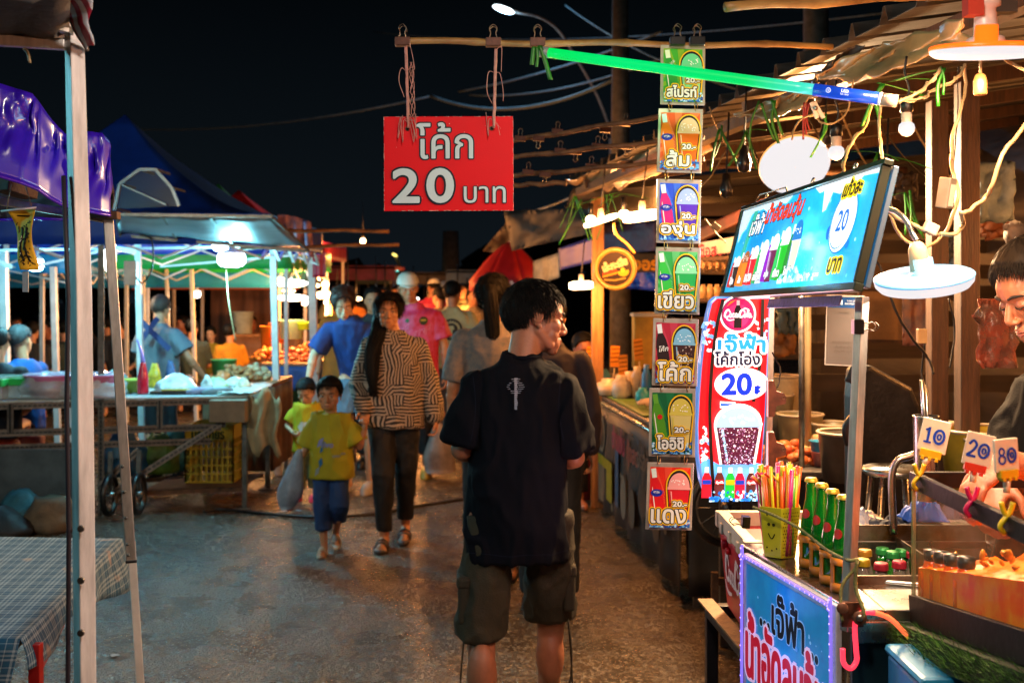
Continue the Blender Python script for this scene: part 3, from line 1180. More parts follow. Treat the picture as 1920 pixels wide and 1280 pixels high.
for i in range(n2 + ext + 1):
 for j in range(n1 + 1):
  u = j / n1
  v = min(1, i / n2)
  p = c_bl.lerp(c_br, u).lerp(c_fl.lerp(c_fr, u), v)
  p.z += .002 * nz((u * 5, v * 5, 0))
  dn = max(0, i - n2) / ext
  if dn > 0:
   p.z -= .27 * dn
   p.y -= .03 * math.sin(dn * 1.5) + .012 * math.sin(u * 30) * dn
   p.x -= .05 * dn * u
  vs_.append(p)
  uv_.append((u * 1.25, (i / n2) * 1.2))
for i in range(n2 + ext):
 for j in range(n1):
  fs_.append((i * (n1 + 1) + j, (i + 1) * (n1 + 1) + j, (i + 1) * (n1 + 1) + j + 1, i * (n1 + 1) + j + 1))
k0 = len(vs_)
nd = 6
for i in range(n2 + 1):
 v = i / n2
 for d_ in range(nd + 1):
  e = c_br.lerp(c_fr, v)
  dn = d_ / nd
  ln = lerp(.15, .07, min(1, v * 1.6)) + .015 * math.sin(v * 9)
  p = e + V((.012 * math.sin(dn * 2) + (.02 * math.sin(v * 16) + .02) * dn * (1 - v * .5), 0, -ln * dn))
  vs_.append(p)
  uv_.append((1.25 + dn * ln, v * 1.2))
for i in range(n2):
 for d_ in range(nd):
  a_ = k0 + i * (nd + 1) + d_
  fs_.append((a_, a_ + 1, a_ + nd + 2, a_ + nd + 1))
mb = MB()
mb.add(vs_, fs_, M_PLAID, True)
me_o = mb.build('tablecloth', None, org=(0, 0, 0))
me_o.name = 'tablecloth'
uvl = me_o.data.uv_layers.new(name='UVMap')
for lp in me_o.data.loops:
 uvl.data[lp.index].uv = uv_[lp.vertex_index]
sd = me_o.modifiers.new('thickness', 'SOLIDIFY')
sd.thickness = .002
tag(me_o, 'blue plaid cloth with white lines draped over the folding table', 'tablecloth')
mb = MB()
mb.add([c_bl - V((0, 0, .006)), c_br - V((.012, 0, .006)), c_fr - V((.012, 0, .006)), c_fl - V((0, 0, .006)), c_bl - V((0, 0, .03)), c_br - V((.012, 0, .03)), c_fr - V((.012, 0, .03)), c_fl - V((0, 0, .03))],
       [(0, 3, 2, 1), (4, 5, 6, 7), (0, 1, 5, 4), (1, 2, 6, 5), (2, 3, 7, 6), (3, 0, 4, 7)], M_PALEWOOD)
mb.build('tabletop', t)
M_RED = mat('red_painted_steel', 'a01818', .35, .2, var=.2, coat=.2)
for (x, y) in ((c_fr.x + .012, 2.82), (c_br.x - .1, 3.8), (-2.2, 2.85), (-2.4, 3.8)):
 mb = MB()
 mb.beam((x, y, .72), (x + .01, y, 0), .028, .028, M_RED)
 mb.build('leg', t, .002)
mb = MB()
mb.beam((c_fr.x + .012, 2.84, .66), (c_br.x - .09, 3.8, .66), .02, .02, M_RED)
mb.build('leg_brace', t)
M_SLOT = mat('slotted_angle', '6c6058', .5, .6, var=.3, vs=20, bump=.1)
M_CLOTH = mat('white_cover', 'b5b2ac', .6, var=.15, vs=6, bump=.15, bs=14)
t = thing('food_counter', 'long food counter of slotted steel angle with a pale top and diagonal braces', 'counter', V((-2.6, 8.3, 0)))
ca, cb = V((-4.4, 7.62, .81)), P(464, 743, 8.25)
cb.z = .81
ua = (cb - ca).normalized()
bk = V((0, .85, 0))
mb = MB()
mb.add([ca, cb, cb + bk, ca + bk, ca + V((0, 0, .012)), cb + V((0, 0, .012)), cb + bk + V((0, 0, .012)), ca + bk + V((0, 0, .012))], [(3, 2, 1, 0), (4, 5, 6, 7), (0, 1, 5, 4), (1, 2, 6, 5), (2, 3, 7, 6), (3, 0, 4, 7)], mat('pale_laminate', 'a8b4b4', .35, var=.2, vs=5))
mb.build('counter_top', t)
def onf(px, z, dy=0):
 """a point on the counter's front plane"""
 s_ = (px - 960) / F
 k_ = (s_ * ca.y - ca.x) / (ua.x - s_ * ua.y)
 p = ca + ua * k_
 return V((p.x, p.y + dy, z))
for z, h_ in ((.785, .045), (.60, .05), (.50, .045)):
 mb = MB()
 mb.beam(onf(-150, z), onf(455 if z > .7 else 415 - 20 * (z < .55), z), h_, .006, M_SLOT, up=(0, 1, 0))
 slots(mb, onf(-150, z), onf(440 if z > .7 else 400, z), .012, M_BLACK, 64, .004)
 mb.build('rail', t)
for px in (20, 190, 300, 418):
 z0 = 0 if px == 190 else .60
 mb = MB()
 mb.beam(onf(px, z0, -.006), onf(px, .80 if px != 190 else 2.0, -.006), .042, .006, M_SLOT, up=(0, 1, 0))
 slots(mb, onf(px, z0, -.006), onf(px, .80, -.006), .012, M_BLACK, 10 if z0 else 26, .004)
 mb.build('upright', t)
for (q0, q1) in (((186, .10), (416, .63)), ((186, .20), (262, .46))):
 mb = MB()
 mb.beam(onf(q0[0], q0[1], -.014), onf(q1[0], q1[1], -.014), .042, .006, M_SLOT, up=(0, 1, 0))
 slots(mb, onf(q0[0], q0[1], -.014), onf(q1[0], q1[1], -.014), .012, M_BLACK, 28, .004)
 mb.build('brace', t)
for p in (onf(458, 0, .02), onf(458, 0, .8), onf(60, 0, .8)):
 mb = MB()
 mb.beam(p + V((0, 0, .81)), p, .035, .035, M_STEELD)
 mb.box(p + V((0, 0, .006)), (.12, .12, .012), M_STEELD)
 mb.build('leg', t, .002)
mb = MB()
mb.beam(onf(200, .13, .1), onf(455, .13, .1), .05, .03, M_RUST)
mb.beam(onf(200, .13, .7), onf(455, .13, .7), .05, .03, M_RUST)
mb.add([onf(262, .15, .1), onf(455, .15, .1), onf(455, .15, .7), onf(262, .15, .7)], [(0, 1, 2, 3)], M_RUST)
mb.build('shelf', t)
mb = MB()
mb.box((onf(30, 0).x, 7.78, .30), (.95, .03, .40), mat('grey_panel', '4c5459', .5, .3, var=.3, vs=4))
mb.build('side_panel', t, .004)
for px in (215, 268):
 mb = MB()
 q = Euler((0, R(90), 0)).to_quaternion()
 c = onf(px, .16, -.10)
 mb.torus(c, .13, .022, M_BLACK, q, 26, 8)
 mb.torus(c, .105, .008, M_STEELD, q, 24, 6)
 mb.cyl(c - V((.03, 0, 0)), c + V((.03, 0, 0)), .02, M_STEEL)
 for k_ in range(6):
  a = k_ * math.pi / 3
  mb.cyl(c, c + V((0, math.cos(a) * .105, math.sin(a) * .105)), .004, M_STEEL, n=6)
 mb.beam(c, c + V((0, .02, .30)), .02, .03, M_STEELD)
 mb.build('wheel', t)
mb = MB()
Gd = []
for i in range(10):
 Gd.append([cb + V((.02 + .02 * math.sin(i * .8) + .22 * (j / 9), -.02 + .03 * math.sin(j * 1.3), .03 - .42 * (i / 9) - .05 * math.sin(j))) for j in range(10)])
mb.sheet(Gd, mat('cream_cloth', 'a08a68', .8, var=.2, vs=8, bump=.2), .003)
Gd = [[cb + V((-.22 + .26 * (j / 9), -.02 + .8 * i / 9, .035 + .02 * nz((i * .6, j * .6, 3)))) for j in range(10)] for i in range(10)]
mb.sheet(Gd, M_CLOTH, .003)
mb.single('draped_cloth', 'cream cloth hanging over the street end of the food counter', 'cloth')
mb = MB()
mb.box(onf(432, .72, .05), (.26, .30, .16), mat('tan_box', '80705c', .7, var=.2))
mb.single('carton', 'tan carton wedged under the street end of the counter top', 'box', bevel=.006)
M_YC = mat('yellow_plastic', 'a8921a', .45, var=.12)
def crate(x0, x1, y0, y1, z0, z1, mt, lab, grp=None, rows=4, cols=9):
 mb = MB()
 th = .012
 cx, cy = (x0 + x1) / 2, (y0 + y1) / 2
 for (ya, nm) in ((y0, 0), (y1, 1)):
  for i in range(cols + 1):
   x = lerp(x0, x1, i / cols)
   mb.box((x, ya, (z0 + z1) / 2), (.012, th, z1 - z0), mt)
  for j in range(rows + 2):
   z = lerp(z0, z1 - .10 * (z1 - z0) * 2.6, j / (rows + 1))
   mb.box((cx, ya, z), (x1 - x0, th * .96, .012), mt)
  mb.box((cx, ya, z1 - .05), (x1 - x0, th * 1.02, .10), mt)
 for xa in (x0, x1):
  for i in range(8):
   mb.box((xa, lerp(y0, y1, i / 7), (z0 + z1) / 2), (th, .012, z1 - z0), mt)
  for j in range(rows + 2):
   mb.box((xa, cy, lerp(z0, z1 - .08, j / (rows + 1))), (th * .96, y1 - y0, .012), mt)
  mb.box((xa, cy, z1 - .05), (th * 1.02, y1 - y0, .10), mt)
 mb.box((cx, cy, z0 + .004), (x1 - x0, y1 - y0, .008), mt)
 mb.box((cx, y0 - .01, z1), (x1 - x0 + .03, .03, .02), mt)
 return mb
c0, c1 = P(348, 800, 8.45), P(432, 895, 8.45)
mb = crate(c0.x, c1.x + .02, 8.45, 8.85, .16, .58, M_YC, '')
pr = MB(frame((c0.x, 8.44, .5), (1, 0, 0), (0, 0, 1)))
pr.text('มณเฑียร', .17, .02, .075, ink('14301c'), w=.24, bold=.003, z=.003)
o = mb.single('crate', 'yellow plastic crate with dark lettering on the low shelf of the food counter', 'crate')
pr.build('lettering', o)
zc = .825
def onc(px, Y):
 return V(((px - 960) * Y / F, Y, zc))
def bagmesh(mb, c, rx, ry, h_, m_, seed=1, n=18, k=9, top=.35):
 vs, fs = [], []
 for i in range(k + 1):
  v = i / k
  rr_ = (1 - (1 - top) * v ** 1.8) * (.85 + .15 * math.sin(v * 3.1))
  for j in range(n):
   a = 2 * math.pi * j / n
   w = 1 + .28 * nz((math.cos(a) * 2, math.sin(a) * 2 + seed, v * 3))
   vs.append(V(c) + V((rx * rr_ * w * math.cos(a), ry * rr_ * w * math.sin(a), h_ * v * (1 + .15 * nz((j * .6, seed, v))))))
 for i in range(k):
  for j in range(n):
   j2 = (j + 1) % n
   fs.append((i * n + j, i * n + j2, (i + 1) * n + j2, (i + 1) * n + j))
 fs += [tuple(range(n))[::-1], tuple(k * n + j for j in range(n))]
 mb.add(vs, fs, m_, True)
 return mb
M_PINK = mat('pink_plastic', 'c070a0', .35, var=.15)
M_CLEAR = mat('clear_plastic', 'c8d8dc', .15, var=.2, alpha=.45, spec=.8)
M_WHITEP = mat('white_plastic', 'c2c6c8', .35, var=.15, vs=14, bump=.3, bs=20)
for px, lab in ((100, 'wide pink plastic tub under a clear bag on the food counter, left of the pair'), (178, 'pink tub behind the tall near pole on the food counter')):
 t2 = thing('tub', lab, 'tub', onc(px, 8.1))
 c = onc(px, 8.1)
 mb = MB()
 mb.lathe([(.001, .004), (.15, .004), (.19, .15), (.205, .16), (.20, .165), (.18, .155), (.14, .02), (.001, .02)], c, M_PINK, 28)
 mb.build('bowl', t2)
 mb = MB()
 bagmesh(mb, c + V((-.02, -.01, 0)), .235, .22, .17, M_CLEAR, px, top=.8)
 mb.build('plastic_cover', t2)
for i, (px, Y_) in enumerate(((-20, 8.0), (22, 8.1))):
 mb = MB()
 c = onc(px, Y_)
 mb.box(c + V((0, 0, .045)), (.26, .2, .09), M_CLEAR)
 mb.box(c + V((0, 0, .115)), (.28, .22, .05), mat('green_plastic', '28b050', .4, var=.15))
 mb.box(c + V((0, 0, .145)), (.24, .18, .02), M_CLEAR)
 mb.single('food_box', ('bright green lidded food box at the far left end of the counter' if i == 0 else 'bright green lidded food box beside the pink tub on the counter'), 'box', bevel=.006)
c = onc(268, 8.35)
t2 = thing('squeeze_bottle', 'red sauce squeeze bottle with a long purple nozzle on the food counter', 'bottle', c)
mb = MB()
mb.lathe([(.001, 0), (.040, 0), (.042, .02), (.040, .12), (.030, .17), (.022, .21), (.020, .23), (.001, .235)], c, mat('red_sauce', 'b8102c', .2, var=.15, coat=.4), 20)
mb.build('body', t2)
mb = MB()
mb.tube([c + V((0, 0, .23)), c + V((-.01, 0, .30)), c + V((-.03, 0, .37)), c + V((-.045, 0, .40))], [.018, .012, .009, .006], mat('purple_nozzle', '9080d0', .35), 10)
mb.build('nozzle', t2)
for (px, Y_, rx, ry, h_, m_, lab) in ((330, 8.6, .17, .15, .13, M_WHITEP, 'heaped white plastic bag in the middle of the food counter'),
                                 (405, 8.75, .12, .12, .09, mat('pale_greens', 'a8b890', .6, var=.3), 'bag of pale greens near the street end of the counter'),
                                 (440, 8.8, .10, .10, .09, M_WHITEP, 'crumpled white bag at the street end of the counter'),
                                 (215, 8.7, .14, .13, .15, mat('teal_bag', '5a9a94', .4, var=.2), 'teal plastic bag just left of the red squeeze bottle')):
 mb = MB()
 bagmesh(mb, onc(px, Y_), rx, ry, h_, m_, px, top=.2)
 mb.single('plastic_bag', lab, 'bag')
mb = MB()
c = onc(245, 8.5)
mb.lathe([(.001, .004), (.09, .004), (.13, .09), (.14, .095), (.125, .09), (.085, .015), (.001, .015)], c, mat('lime_plastic', '9aa840', .4), 24)
mb.single('basin', 'small lime green basin behind the leaning leg on the counter', 'basin')
mb = MB()
mb.box(onc(345, 8.38) + V((0, 0, .012)), (.46, .16, .018), M_BLACK, (0, 0, R(4)))
mb.box(onc(350, 8.36) + V((0, 0, .028)), (.36, .05, .010), mat('yellow_strip', 'b0a020', .4), (0, 0, R(4)))
mb.single('tray', 'flat black tray with a yellow strip lying on the food counter', 'tray', bevel=.003)
for i, px in enumerate((375, 405)):
 mb = MB()
 c = onc(px, 8.3)
 mb.tube([c + V((-.10, 0, .012)), c + V((-.02, .01, .025)), c + V((.07, .03, .035)), c + V((.12, .04, .03))], [.018, .026, .020, .008], mat('glove_lilac' if i == 0 else 'glove_grey', '8a86a0' if i == 0 else '7a8288', .5, var=.2), 8)
 mb.single('glove', 'lilac rubber glove lying on the counter edge' if i == 0 else 'grey rubber glove lying nearest the street end of the counter', 'glove')
for (px, Y_, rx, h_, m_, lab) in ((300, 8.9, .17, .3, mat('green_sack', '4c6a22', .6, var=.3), 'green bag under the food counter left of the yellow crate'), (235, 8.8, .2, .35, mat('blue_bag', '2c5a78', .5, var=.4), 'bluish bag of goods under the food counter beside the wheel'), (330, 9.0, .14, .34, mat('teal_bag2', '3a6a60', .5, var=.4), 'dark teal bag just left of the yellow crate')):
 mb = MB()
 bagmesh(mb, V(((px - 960) * Y_ / F, Y_, .16)), rx, rx * .8, h_, m_, px, top=.4)
 mb.single('bag', lab, 'bag')
mb = MB()
c = V((P(98, 0, 7.5).x, 7.5, 0))
bagmesh(mb, c, .16, .15, .22, mat('tan_sack', '5c4c3a', .8, var=.3, bump=.3), 3, top=.85)
mb.single('sack', 'open tan sack on the ground under the left end of the food counter', 'sack')
for i, (px, Y_, rx, h_, cc, lab) in enumerate(((-10, 7.3, .24, .2, '17181a', 'black rubbish bag on the ground at the far left'), (40, 7.6, .2, .25, '24505c', 'teal rubbish bag between the black bag and the tan sack'))):
 mb = MB()
 bagmesh(mb, V(((px - 960) * Y_ / F, Y_, 0)), rx, rx, h_, mat('rubbish_%d' % i, cc, .6, var=.3, bump=.6, bs=9, spec=.25), px, top=.3)
 mb.single('rubbish_bag', lab, 'bag')
def tent(x0, x1, y0, y1, ze, zp, m_, lab, peak=None, val=.22, legs=(0, 1, 2, 3), name='market_tent', truss=True, mv=None, zb=0, grp=None):
 cx, cy = peak or ((x0 + x1) / 2, (y0 + y1) / 2)
 t = thing(name, lab, 'tent', V((cx, cy, 0)), grp)
 mb = MB()
 n = 12
 cs = [(x0, y0), (x1, y0), (x1, y1), (x0, y1)]
 for s in range(4):
  a, b_ = V((*cs[s], ze)), V((*cs[(s + 1) % 4], ze))
  Gd = []
  for i in range(n + 1):
   u = i / n
   row = []
   for j in range(n + 1):
    e = a.lerp(b_, j / n)
    p = e.lerp(V((cx, cy, ze)), u)
    p.z = ze + (zp - ze) * (u ** 1.7) - .05 * math.sin(math.pi * j / n) * (1 - u) * math.sin(math.pi * min(1, u * 2)) + .012 * nz((p.x * 3, p.y * 3, 1))
    row.append(p)
   Gd.append(row)
  mb.sheet(Gd, m_, .004)
  Gv = [[a.lerp(b_, j / 24) + V((0, 0, .004 - val * i / 3)) + (V((cx, cy, ze)) - a.lerp(b_, .5)).normalized() * -.015 * math.sin(j * 1.7) * i / 3 for j in range(25)] for i in range(4)]
  mb.sheet(Gv, mv or m_, .003)
 mb.build('canopy', t)
 if truss:
  mb = MB()
  for s in range(4):
   a, b_ = V((*cs[s], ze - .05)), V((*cs[(s + 1) % 4], ze - .05))
   inn = (V((cx, cy, 0)) - V((a.x, a.y, 0))).normalized() * .04
   a, b_ = a + inn, b_ + (V((cx, cy, 0)) - V((b_.x, b_.y, 0))).normalized() * .04
   k_ = 4
   for i in range(k_):
    p, q = a.lerp(b_, i / k_), a.lerp(b_, (i + 1) / k_)
    dz = V((0, 0, -.26))
    mb.beam(p, q + dz, .022, .014, M_WPAINT)
    mb.beam(p + dz, q, .022, .014, M_WPAINT)
   mb.tube([a.lerp(V((cx, cy, 0)), u) * 1 - V((0, 0, a.lerp(V((cx, cy, 0)), u).z)) + V((0, 0, ze - .10 + (zp - ze) * u ** 1.9)) for u in [q / 8 for q in range(9)]], .012, M_WPAINT, 6)
  mb.build('truss', t)
 if legs:
  for (x, y) in [cs[q] for q in legs]:
   mb = MB()
   dx, dy = (.04 if x < cx else -.04), (.04 if y < cy else -.04)
   mb.beam((x + dx, y + dy, ze), (x + dx, y + dy, 0), .036, .036, M_WPAINT)
   mb.box((x + dx, y + dy, .004), (.1, .1, .008), M_STEELD)
   mb.build('leg', t)
 return t
M_TBLUE = mat('blue_tarpaulin', '0c38a0', .45, var=.2, vs=3, bump=.08)
M_TGREEN = mat('green_tarpaulin', '18a850', .5, var=.2, vs=3)
M_TRED = mat('red_tarpaulin', 'a02038', .5, var=.2, vs=3)
M_TTEAL = mat('teal_tarpaulin', '1880b8', .5, var=.2, vs=3)
M_AWN = mat('silver_awning', '7c8890', .35, .4, var=.25, vs=3, stretch=(.4, 3, 3))
tent(-4.6, -1.72, 7.95, 10.3, 2.12, 2.95, M_TBLUE, 'blue tent with a tall pointed peak and white frame over the food counter', peak=(P(235, 0, 8.9).x, 8.9), legs=(0, 3))
tent(-4.6, -2.15, 11.0, 13.5, 2.0, 2.72, M_TGREEN, 'green tent behind the tall blue one', peak=(P(410, 0, 12.2).x, 12.2), mv=M_TGREEN)
tent(-4.6, -2.45, 14.2, 16.8, 2.2, 2.9, M_TRED, 'red topped tent far down the left side', peak=(P(448, 0, 15).x, 15), truss=False)
tent(-9.0, -4.0, 10.4, 12.5, 1.95, 2.6, M_TTEAL, 'teal tent deep on the far left behind the purple canopy')
tent(-8.6, -5.0, 13.5, 17, 2.0, 2.6, M_TBLUE, 'second blue tent deep on the left beyond the teal one', truss=False)
tent(-7.5, -2.75, 13.6, 15.4, 1.84, 2.2, M_TTEAL, 'wide teal tent beyond the green one', truss=False, val=.24)
t = thing('awning', 'silver grey awning tilted out from the front of the blue tent', 'awning', P(400, 430, 7.5))
mb = MB()
Gd = [[P(lerp(218, 512, j / 20), 402 + 4 * j / 20, 7.35).lerp(P(lerp(225, 578, j / 20), lerp(436, 466, j / 20), 7.95), i / 8) + V((0, 0, .006 * math.sin(j * 1.1) - .02 * math.sin(i / 8 * 3.1))) for j in range(21)] for i in range(9)]
mb.sheet(Gd, M_AWN, .004)
mb.build('sheet', t)
mb = MB()
mb.beam(Gd[0][0], Gd[0][-1], .02, .02, M_STEELD)
mb.beam(Gd[-1][0] - V((0, 0, .02)), Gd[-1][-1] - V((0, 0, .02)), .02, .02, M_STEELD)
for j in (0, 6, 12, 20):
 mb.beam(Gd[0][j] - V((0, 0, .012)), Gd[-1][j] - V((0, 0, .012)), .016, .016, M_STEELD)
mb.build('frame', t)
t = thing('window_hood', 'clear six sided plastic hood on a metal frame in front of the blue tent roof', 'hood', P(280, 390, 7.6))
mb = MB()
hx = [(215, 392), (225, 345), (262, 318), (292, 318), (322, 352), (336, 386)]
for i in range(5):
 mb.beam(P(*hx[i], 7.6), P(*hx[i + 1], 7.6), .02, .02, M_AWN)
 mb.beam(P(*hx[i], 7.6), P(*hx[i], 7.6) + V((0, .3, 0)), .014, .014, M_AWN)
mb.beam(P(225, 345, 7.58), P(312, 384, 7.58), .028, .01, M_AWN)
mb.build('frame', t)
mb = MB()
mb.add([P(x, y, 7.61) for x, y in hx], [tuple(range(6))], mat('smoky_plastic', '1c2428', .3, alpha=.4))
mb.build('pane', t)
mb = MB()
Gd = [[P(lerp(520, 582, j / 10) + 6 * i / 8, lerp(402, 470, i / 8) + 14 * (j / 10) ** 2, 8.3) + V((0, .02 * math.sin(j * 2), 0)) for j in range(11)] for i in range(9)]
mb.sheet(Gd, mat('navy_pink_cloth', '16366e', .6, var=0, col2='b07a86', vs=7), .003)
MATS['navy_pink_cloth']
nn_ = mat('navy_pink_print', '1a3a70', .6, var=.2, vs=9, col2='b88088')
mb.mats = [nn_]
mb.single('hanging_cloth', 'navy and pink patterned cloth flap at the street corner of the blue tent', 'cloth')
mb = MB()
Gd = [[P(lerp(586, 610, j / 6), lerp(462, 520, i / 8), 10.5) + V((0, .03 * math.sin(j * 1.5), 0)) for j in range(7)] for i in range(9)]
mb.sheet(Gd, M_TRED, .003)
mb.single('red_flap', 'crimson cloth flap hanging behind the blue tent corner', 'cloth')
for (px, y0, Yg, w_, lab, gp) in ((262, 428, 9.3, .045, 'white post just right of the leaning leg', 0), (516, 452, 9.75, .055, 'pale post with a black clamp at the street edge', 1), (588, 470, 11.2, .075, 'thick bluish post just behind the clamped post', 0),
                              (10, 470, 9.4, .06, 'white post at the left edge of the photo', 0), (104, 500, 10.2, .05, 'white post left of the near cream pole', 0), (363, 505, 12.6, .04, 'thin post beyond the man in the grey shirt', 0), (316, 500, 13.5, .035, 'thin grey post just left of the one beyond the grey shirt', 0), (622, 560, 13.5, .05, 'yellow lit thin post far down the left side', 0)):
 mb = MB()
 top_ = P(px - 4, y0, Yg)
 mb.beam(top_, V((P(px + 6, 0, Yg).x, Yg, 0)), w_, w_, M_WPAINT if px != 622 else mat('cream_paint', 'c8b070', .5))
 if gp:
  c = top_.lerp(V((P(px + 6, 0, Yg).x, Yg, 0)), .72)
  mb.box(c, (.09, .08, .05), M_BLACK)
  mb.box(c + V((-.06, -.03, .0)), (.06, .02, .02), M_BLACK)
 mb.single('tent_post', lab, 'post', bevel=.003)
for (a, b_, lab) in (((470, 432, 7.9), (729, 433, 8.2), 'upper of the two bamboo poles sticking out over the street from the blue tent'), ((450, 466, 8.1), (748, 458, 8.4), 'lower of the two bamboo poles sticking out over the street from the blue tent')):
 mb = MB()
 p, q = P(*a), P(*b_)
 mb.tube([p.lerp(q, i / 12) + V((0, 0, .004 * math.sin(i))) for i in range(13)], [.013 + .002 * (i % 3 == 0) for i in range(13)], M_BAMBOO2, 8)
 mb.single('bamboo_pole', lab, 'pole', 'bamboo poles')
def ledbulb(px, py, Y, wpx, hpx, W_, col, glow, lab, grp=None, base=True, name='led_bulb'):
 c = P(px, py, Y)
 t = thing(name, lab, 'lamp', c, grp)
 rx, hz = wpx * Y / F / 2, hpx * Y / F
 mb = MB()
 mb.lathe([(rx * .9, hz / 2), (rx, hz * .3), (rx, -hz * .15), (rx * .8, -hz * .4), (rx * .4, -hz / 2), (.001, -hz / 2)], c, glow, 20)
 mb.build('diffuser', t)
 mb = MB()
 mb.lathe([(.001, hz / 2 + .09), (.02, hz / 2 + .09), (.022, hz / 2 + .03), (rx * .9, hz / 2 + .005), (rx * .9, hz / 2)], c, M_WPAINT, 16)
 mb.tube([c + V((0, 0, hz / 2 + .09)), c + V((.01, 0, hz / 2 + .25))], .004, M_WIREB, 6)
 mb.build('socket', t)
 if W_:
  lamp('bulb_light', c - V((0, 0, hz / 2 + .12)), W_, col, .06, t)
 return t
ledbulb(418, 459, 8.6, 40, 26, 36, COOL, M_GLOWC, 'upper of two white LED bulbs hanging under the blue tent')
ledbulb(434, 488, 8.2, 52, 26, 44, COOL, M_GLOWC, 'lower, wider LED bulb hanging under the blue tent')
ledbulb(67, 497, 8.6, 28, 22, 55, COOL, M_GLOWC, 'white LED bulb behind the yellow flag')
ledbulb(369, 552, 14, 14, 12, 20, NEUT, M_GLOWN, 'tiny round bulb far behind the man in the grey shirt')
ledbulb(206, 480, 9.6, 22, 60, 25, NEUT, M_GLOWN, 'bright tube lamp half hidden behind the leaning leg')
t = thing('ceiling_pipes', 'row of pale horizontal pipes and hooks crossing under the left tents', 'pipes', P(200, 450, 8.4))
for (a, b_, w_) in (((-60, 428, 8.6), (200, 432, 8.6), .03), ((-60, 470, 8.8), (520, 462, 8.8), .028), ((60, 500, 8.2), (190, 470, 8.6), .03), ((200, 462, 8.2), (250, 472, 8.6), .05), ((-30, 480, 8.2), (20, 500, 8.4), .04), ((300, 500, 9.4), (560, 478, 9.6), .025), ((270, 440, 8), (600, 470, 8.2), .02)):
 mb = MB()
 mb.beam(P(*a), P(*b_), w_, w_ * .6, M_WPAINT)
 mb.build('pipe', t)
t = thing('junction_box', 'pale electrical box strapped to the white post under the blue tent', 'box', P(248, 510, 7.95))
mb = MB()
mb.box(P(246, 512, 7.95), (.09, .05, .17), M_WPAINT)
mb.build('case', t, .006)
mb = MB()
mb.tube(curve([P(262, 440, 7.9), P(284, 450, 7.9), P(286, 500, 7.9), P(268, 530, 7.9), P(255, 520, 7.9)], 6), .006, M_WIREB, 6)
mb.build('cable', t)
mb = MB()
mb.tube(curve([P(424, 505, 8.3), P(428, 560, 8.3), P(436, 610, 8.3), P(442, 640, 8.3)], 5), .004, M_WIRE, 5)
mb.single('pull_cord', 'pale cord hanging from the lower LED bulb', 'cord')
M_ORG = mat('orange_produce', 'c05018', .5, var=.5, vs=30, bump=.4, bs=40, col2='b08020')
M_REDP = mat('red_produce', 'b03018', .5, var=.5, vs=30, bump=.4, bs=40, col2='c07030')
def heap(c, rx, ry, h_, m_, seed=0, n=60, r=.03):
 mb = MB()
 rn = random.Random(seed)
 for i in range(n):
  a, q = rn.uniform(0, 6.28), math.sqrt(rn.random())
  z = h_ * (1 - q * q) * rn.uniform(.4, 1)
  mb.ell(V(c) + V((rx * q * math.cos(a), ry * q * math.sin(a), z + r * .5)), (r * rn.uniform(.7, 1.4), r * rn.uniform(.7, 1.4), r * rn.uniform(.6, 1)), m_, n=7, k=5)
 return mb
def stall(px0, px1, Y, z, skirt, lab, topm=None, zb=.0, dep=.9):
 x0, x1 = (px0 - 960) * Y / F, (px1 - 960) * Y / F
 t = thing('market_stall', lab, 'stall', V(((x0 + x1) / 2, Y + dep / 2, 0)))
 mb = MB()
 mb.box(((x0 + x1) / 2, Y + dep / 2, z), (x1 - x0, dep, .03), topm or M_PALEWOOD)
 mb.build('counter_top', t, .004)
 mb = MB()
 n = 24
 Gd = [[V((lerp(x0, x1, j / n), Y - .005 + .015 * math.sin(j * 1.9) * i / 5, z - .015 - (z - .12 - zb) * i / 5)) for j in range(n + 1)] for i in range(6)]
 mb.sheet(Gd, skirt, .004)
 Gd = [[V((x1 + .01 * math.sin(j * 2), Y + dep * j / 12, z - .015 - (z - .12) * i / 5)) for j in range(13)] for i in range(6)]
 mb.sheet(Gd, skirt, .004)
 mb.build('skirt', t)
 for x in (x0 + .05, x1 - .05):
  for y in (Y + .06, Y + dep - .06):
   mb = MB()
   mb.beam((x, y, z), (x, y, 0), .03, .03, M_STEELD)
   mb.build('leg', t)
 return t
M_SKB = mat('blue_cloth', '1252a8', .6, var=.25, vs=5, bump=.1)
M_SKG = mat('green_cloth', '2c4a14', .7, var=.4, vs=6)
M_SKP = mat('pink_print_cloth', '7a3a48', .7, var=.3, vs=6, col2='8a7030')
M_SKW = mat('brown_board', '6a4a30', .6, var=.3, vs=6)
stall(380, 510, 9.3, .80, M_SKW, 'brown sided stall counter just beyond the food counter')
stall(488, 592, 11.6, .82, M_SKB, 'stall counter with a bright blue skirt beneath warm lamps', zb=.45)
stall(520, 600, 12.6, .85, M_SKG, 'stall counter with a dark green skirt behind the blue one')
stall(560, 660, 14.6, .85, M_SKP, 'far stall counter with a pink printed skirt')
stall(430, 560, 15.6, .95, M_SKW, 'far brown stall behind the hanging lamps')
for (px, Y, z, rx, m_, lab, sd_) in ((545, 11.9, .84, .22, M_REDP, 'tray of red sausages and snacks on the blue skirted stall', 1), (498, 12.0, .84, .14, M_ORG, 'orange snack heap at the left of the blue skirted stall', 2), (590, 12.9, .87, .22, M_ORG, 'orange produce heap on the green skirted stall', 3), (440, 9.6, .82, .2, mat('fried_food', 'b08050', .5, var=.5, vs=30), 'fried food heap on the brown sided counter', 4), (478, 9.8, .82, .12, mat('pale_food', 'c8b890', .5, var=.3, vs=30), 'pale snack pile nearest the post on the brown sided counter', 5), (620, 14.9, .87, .25, M_REDP, 'red produce heap on the far pink stall', 6)):
 mb = heap(V(((px - 960) * Y / F, Y, z)), rx, .2, .12, m_, sd_)
 mb.single('food_heap', lab, 'food')
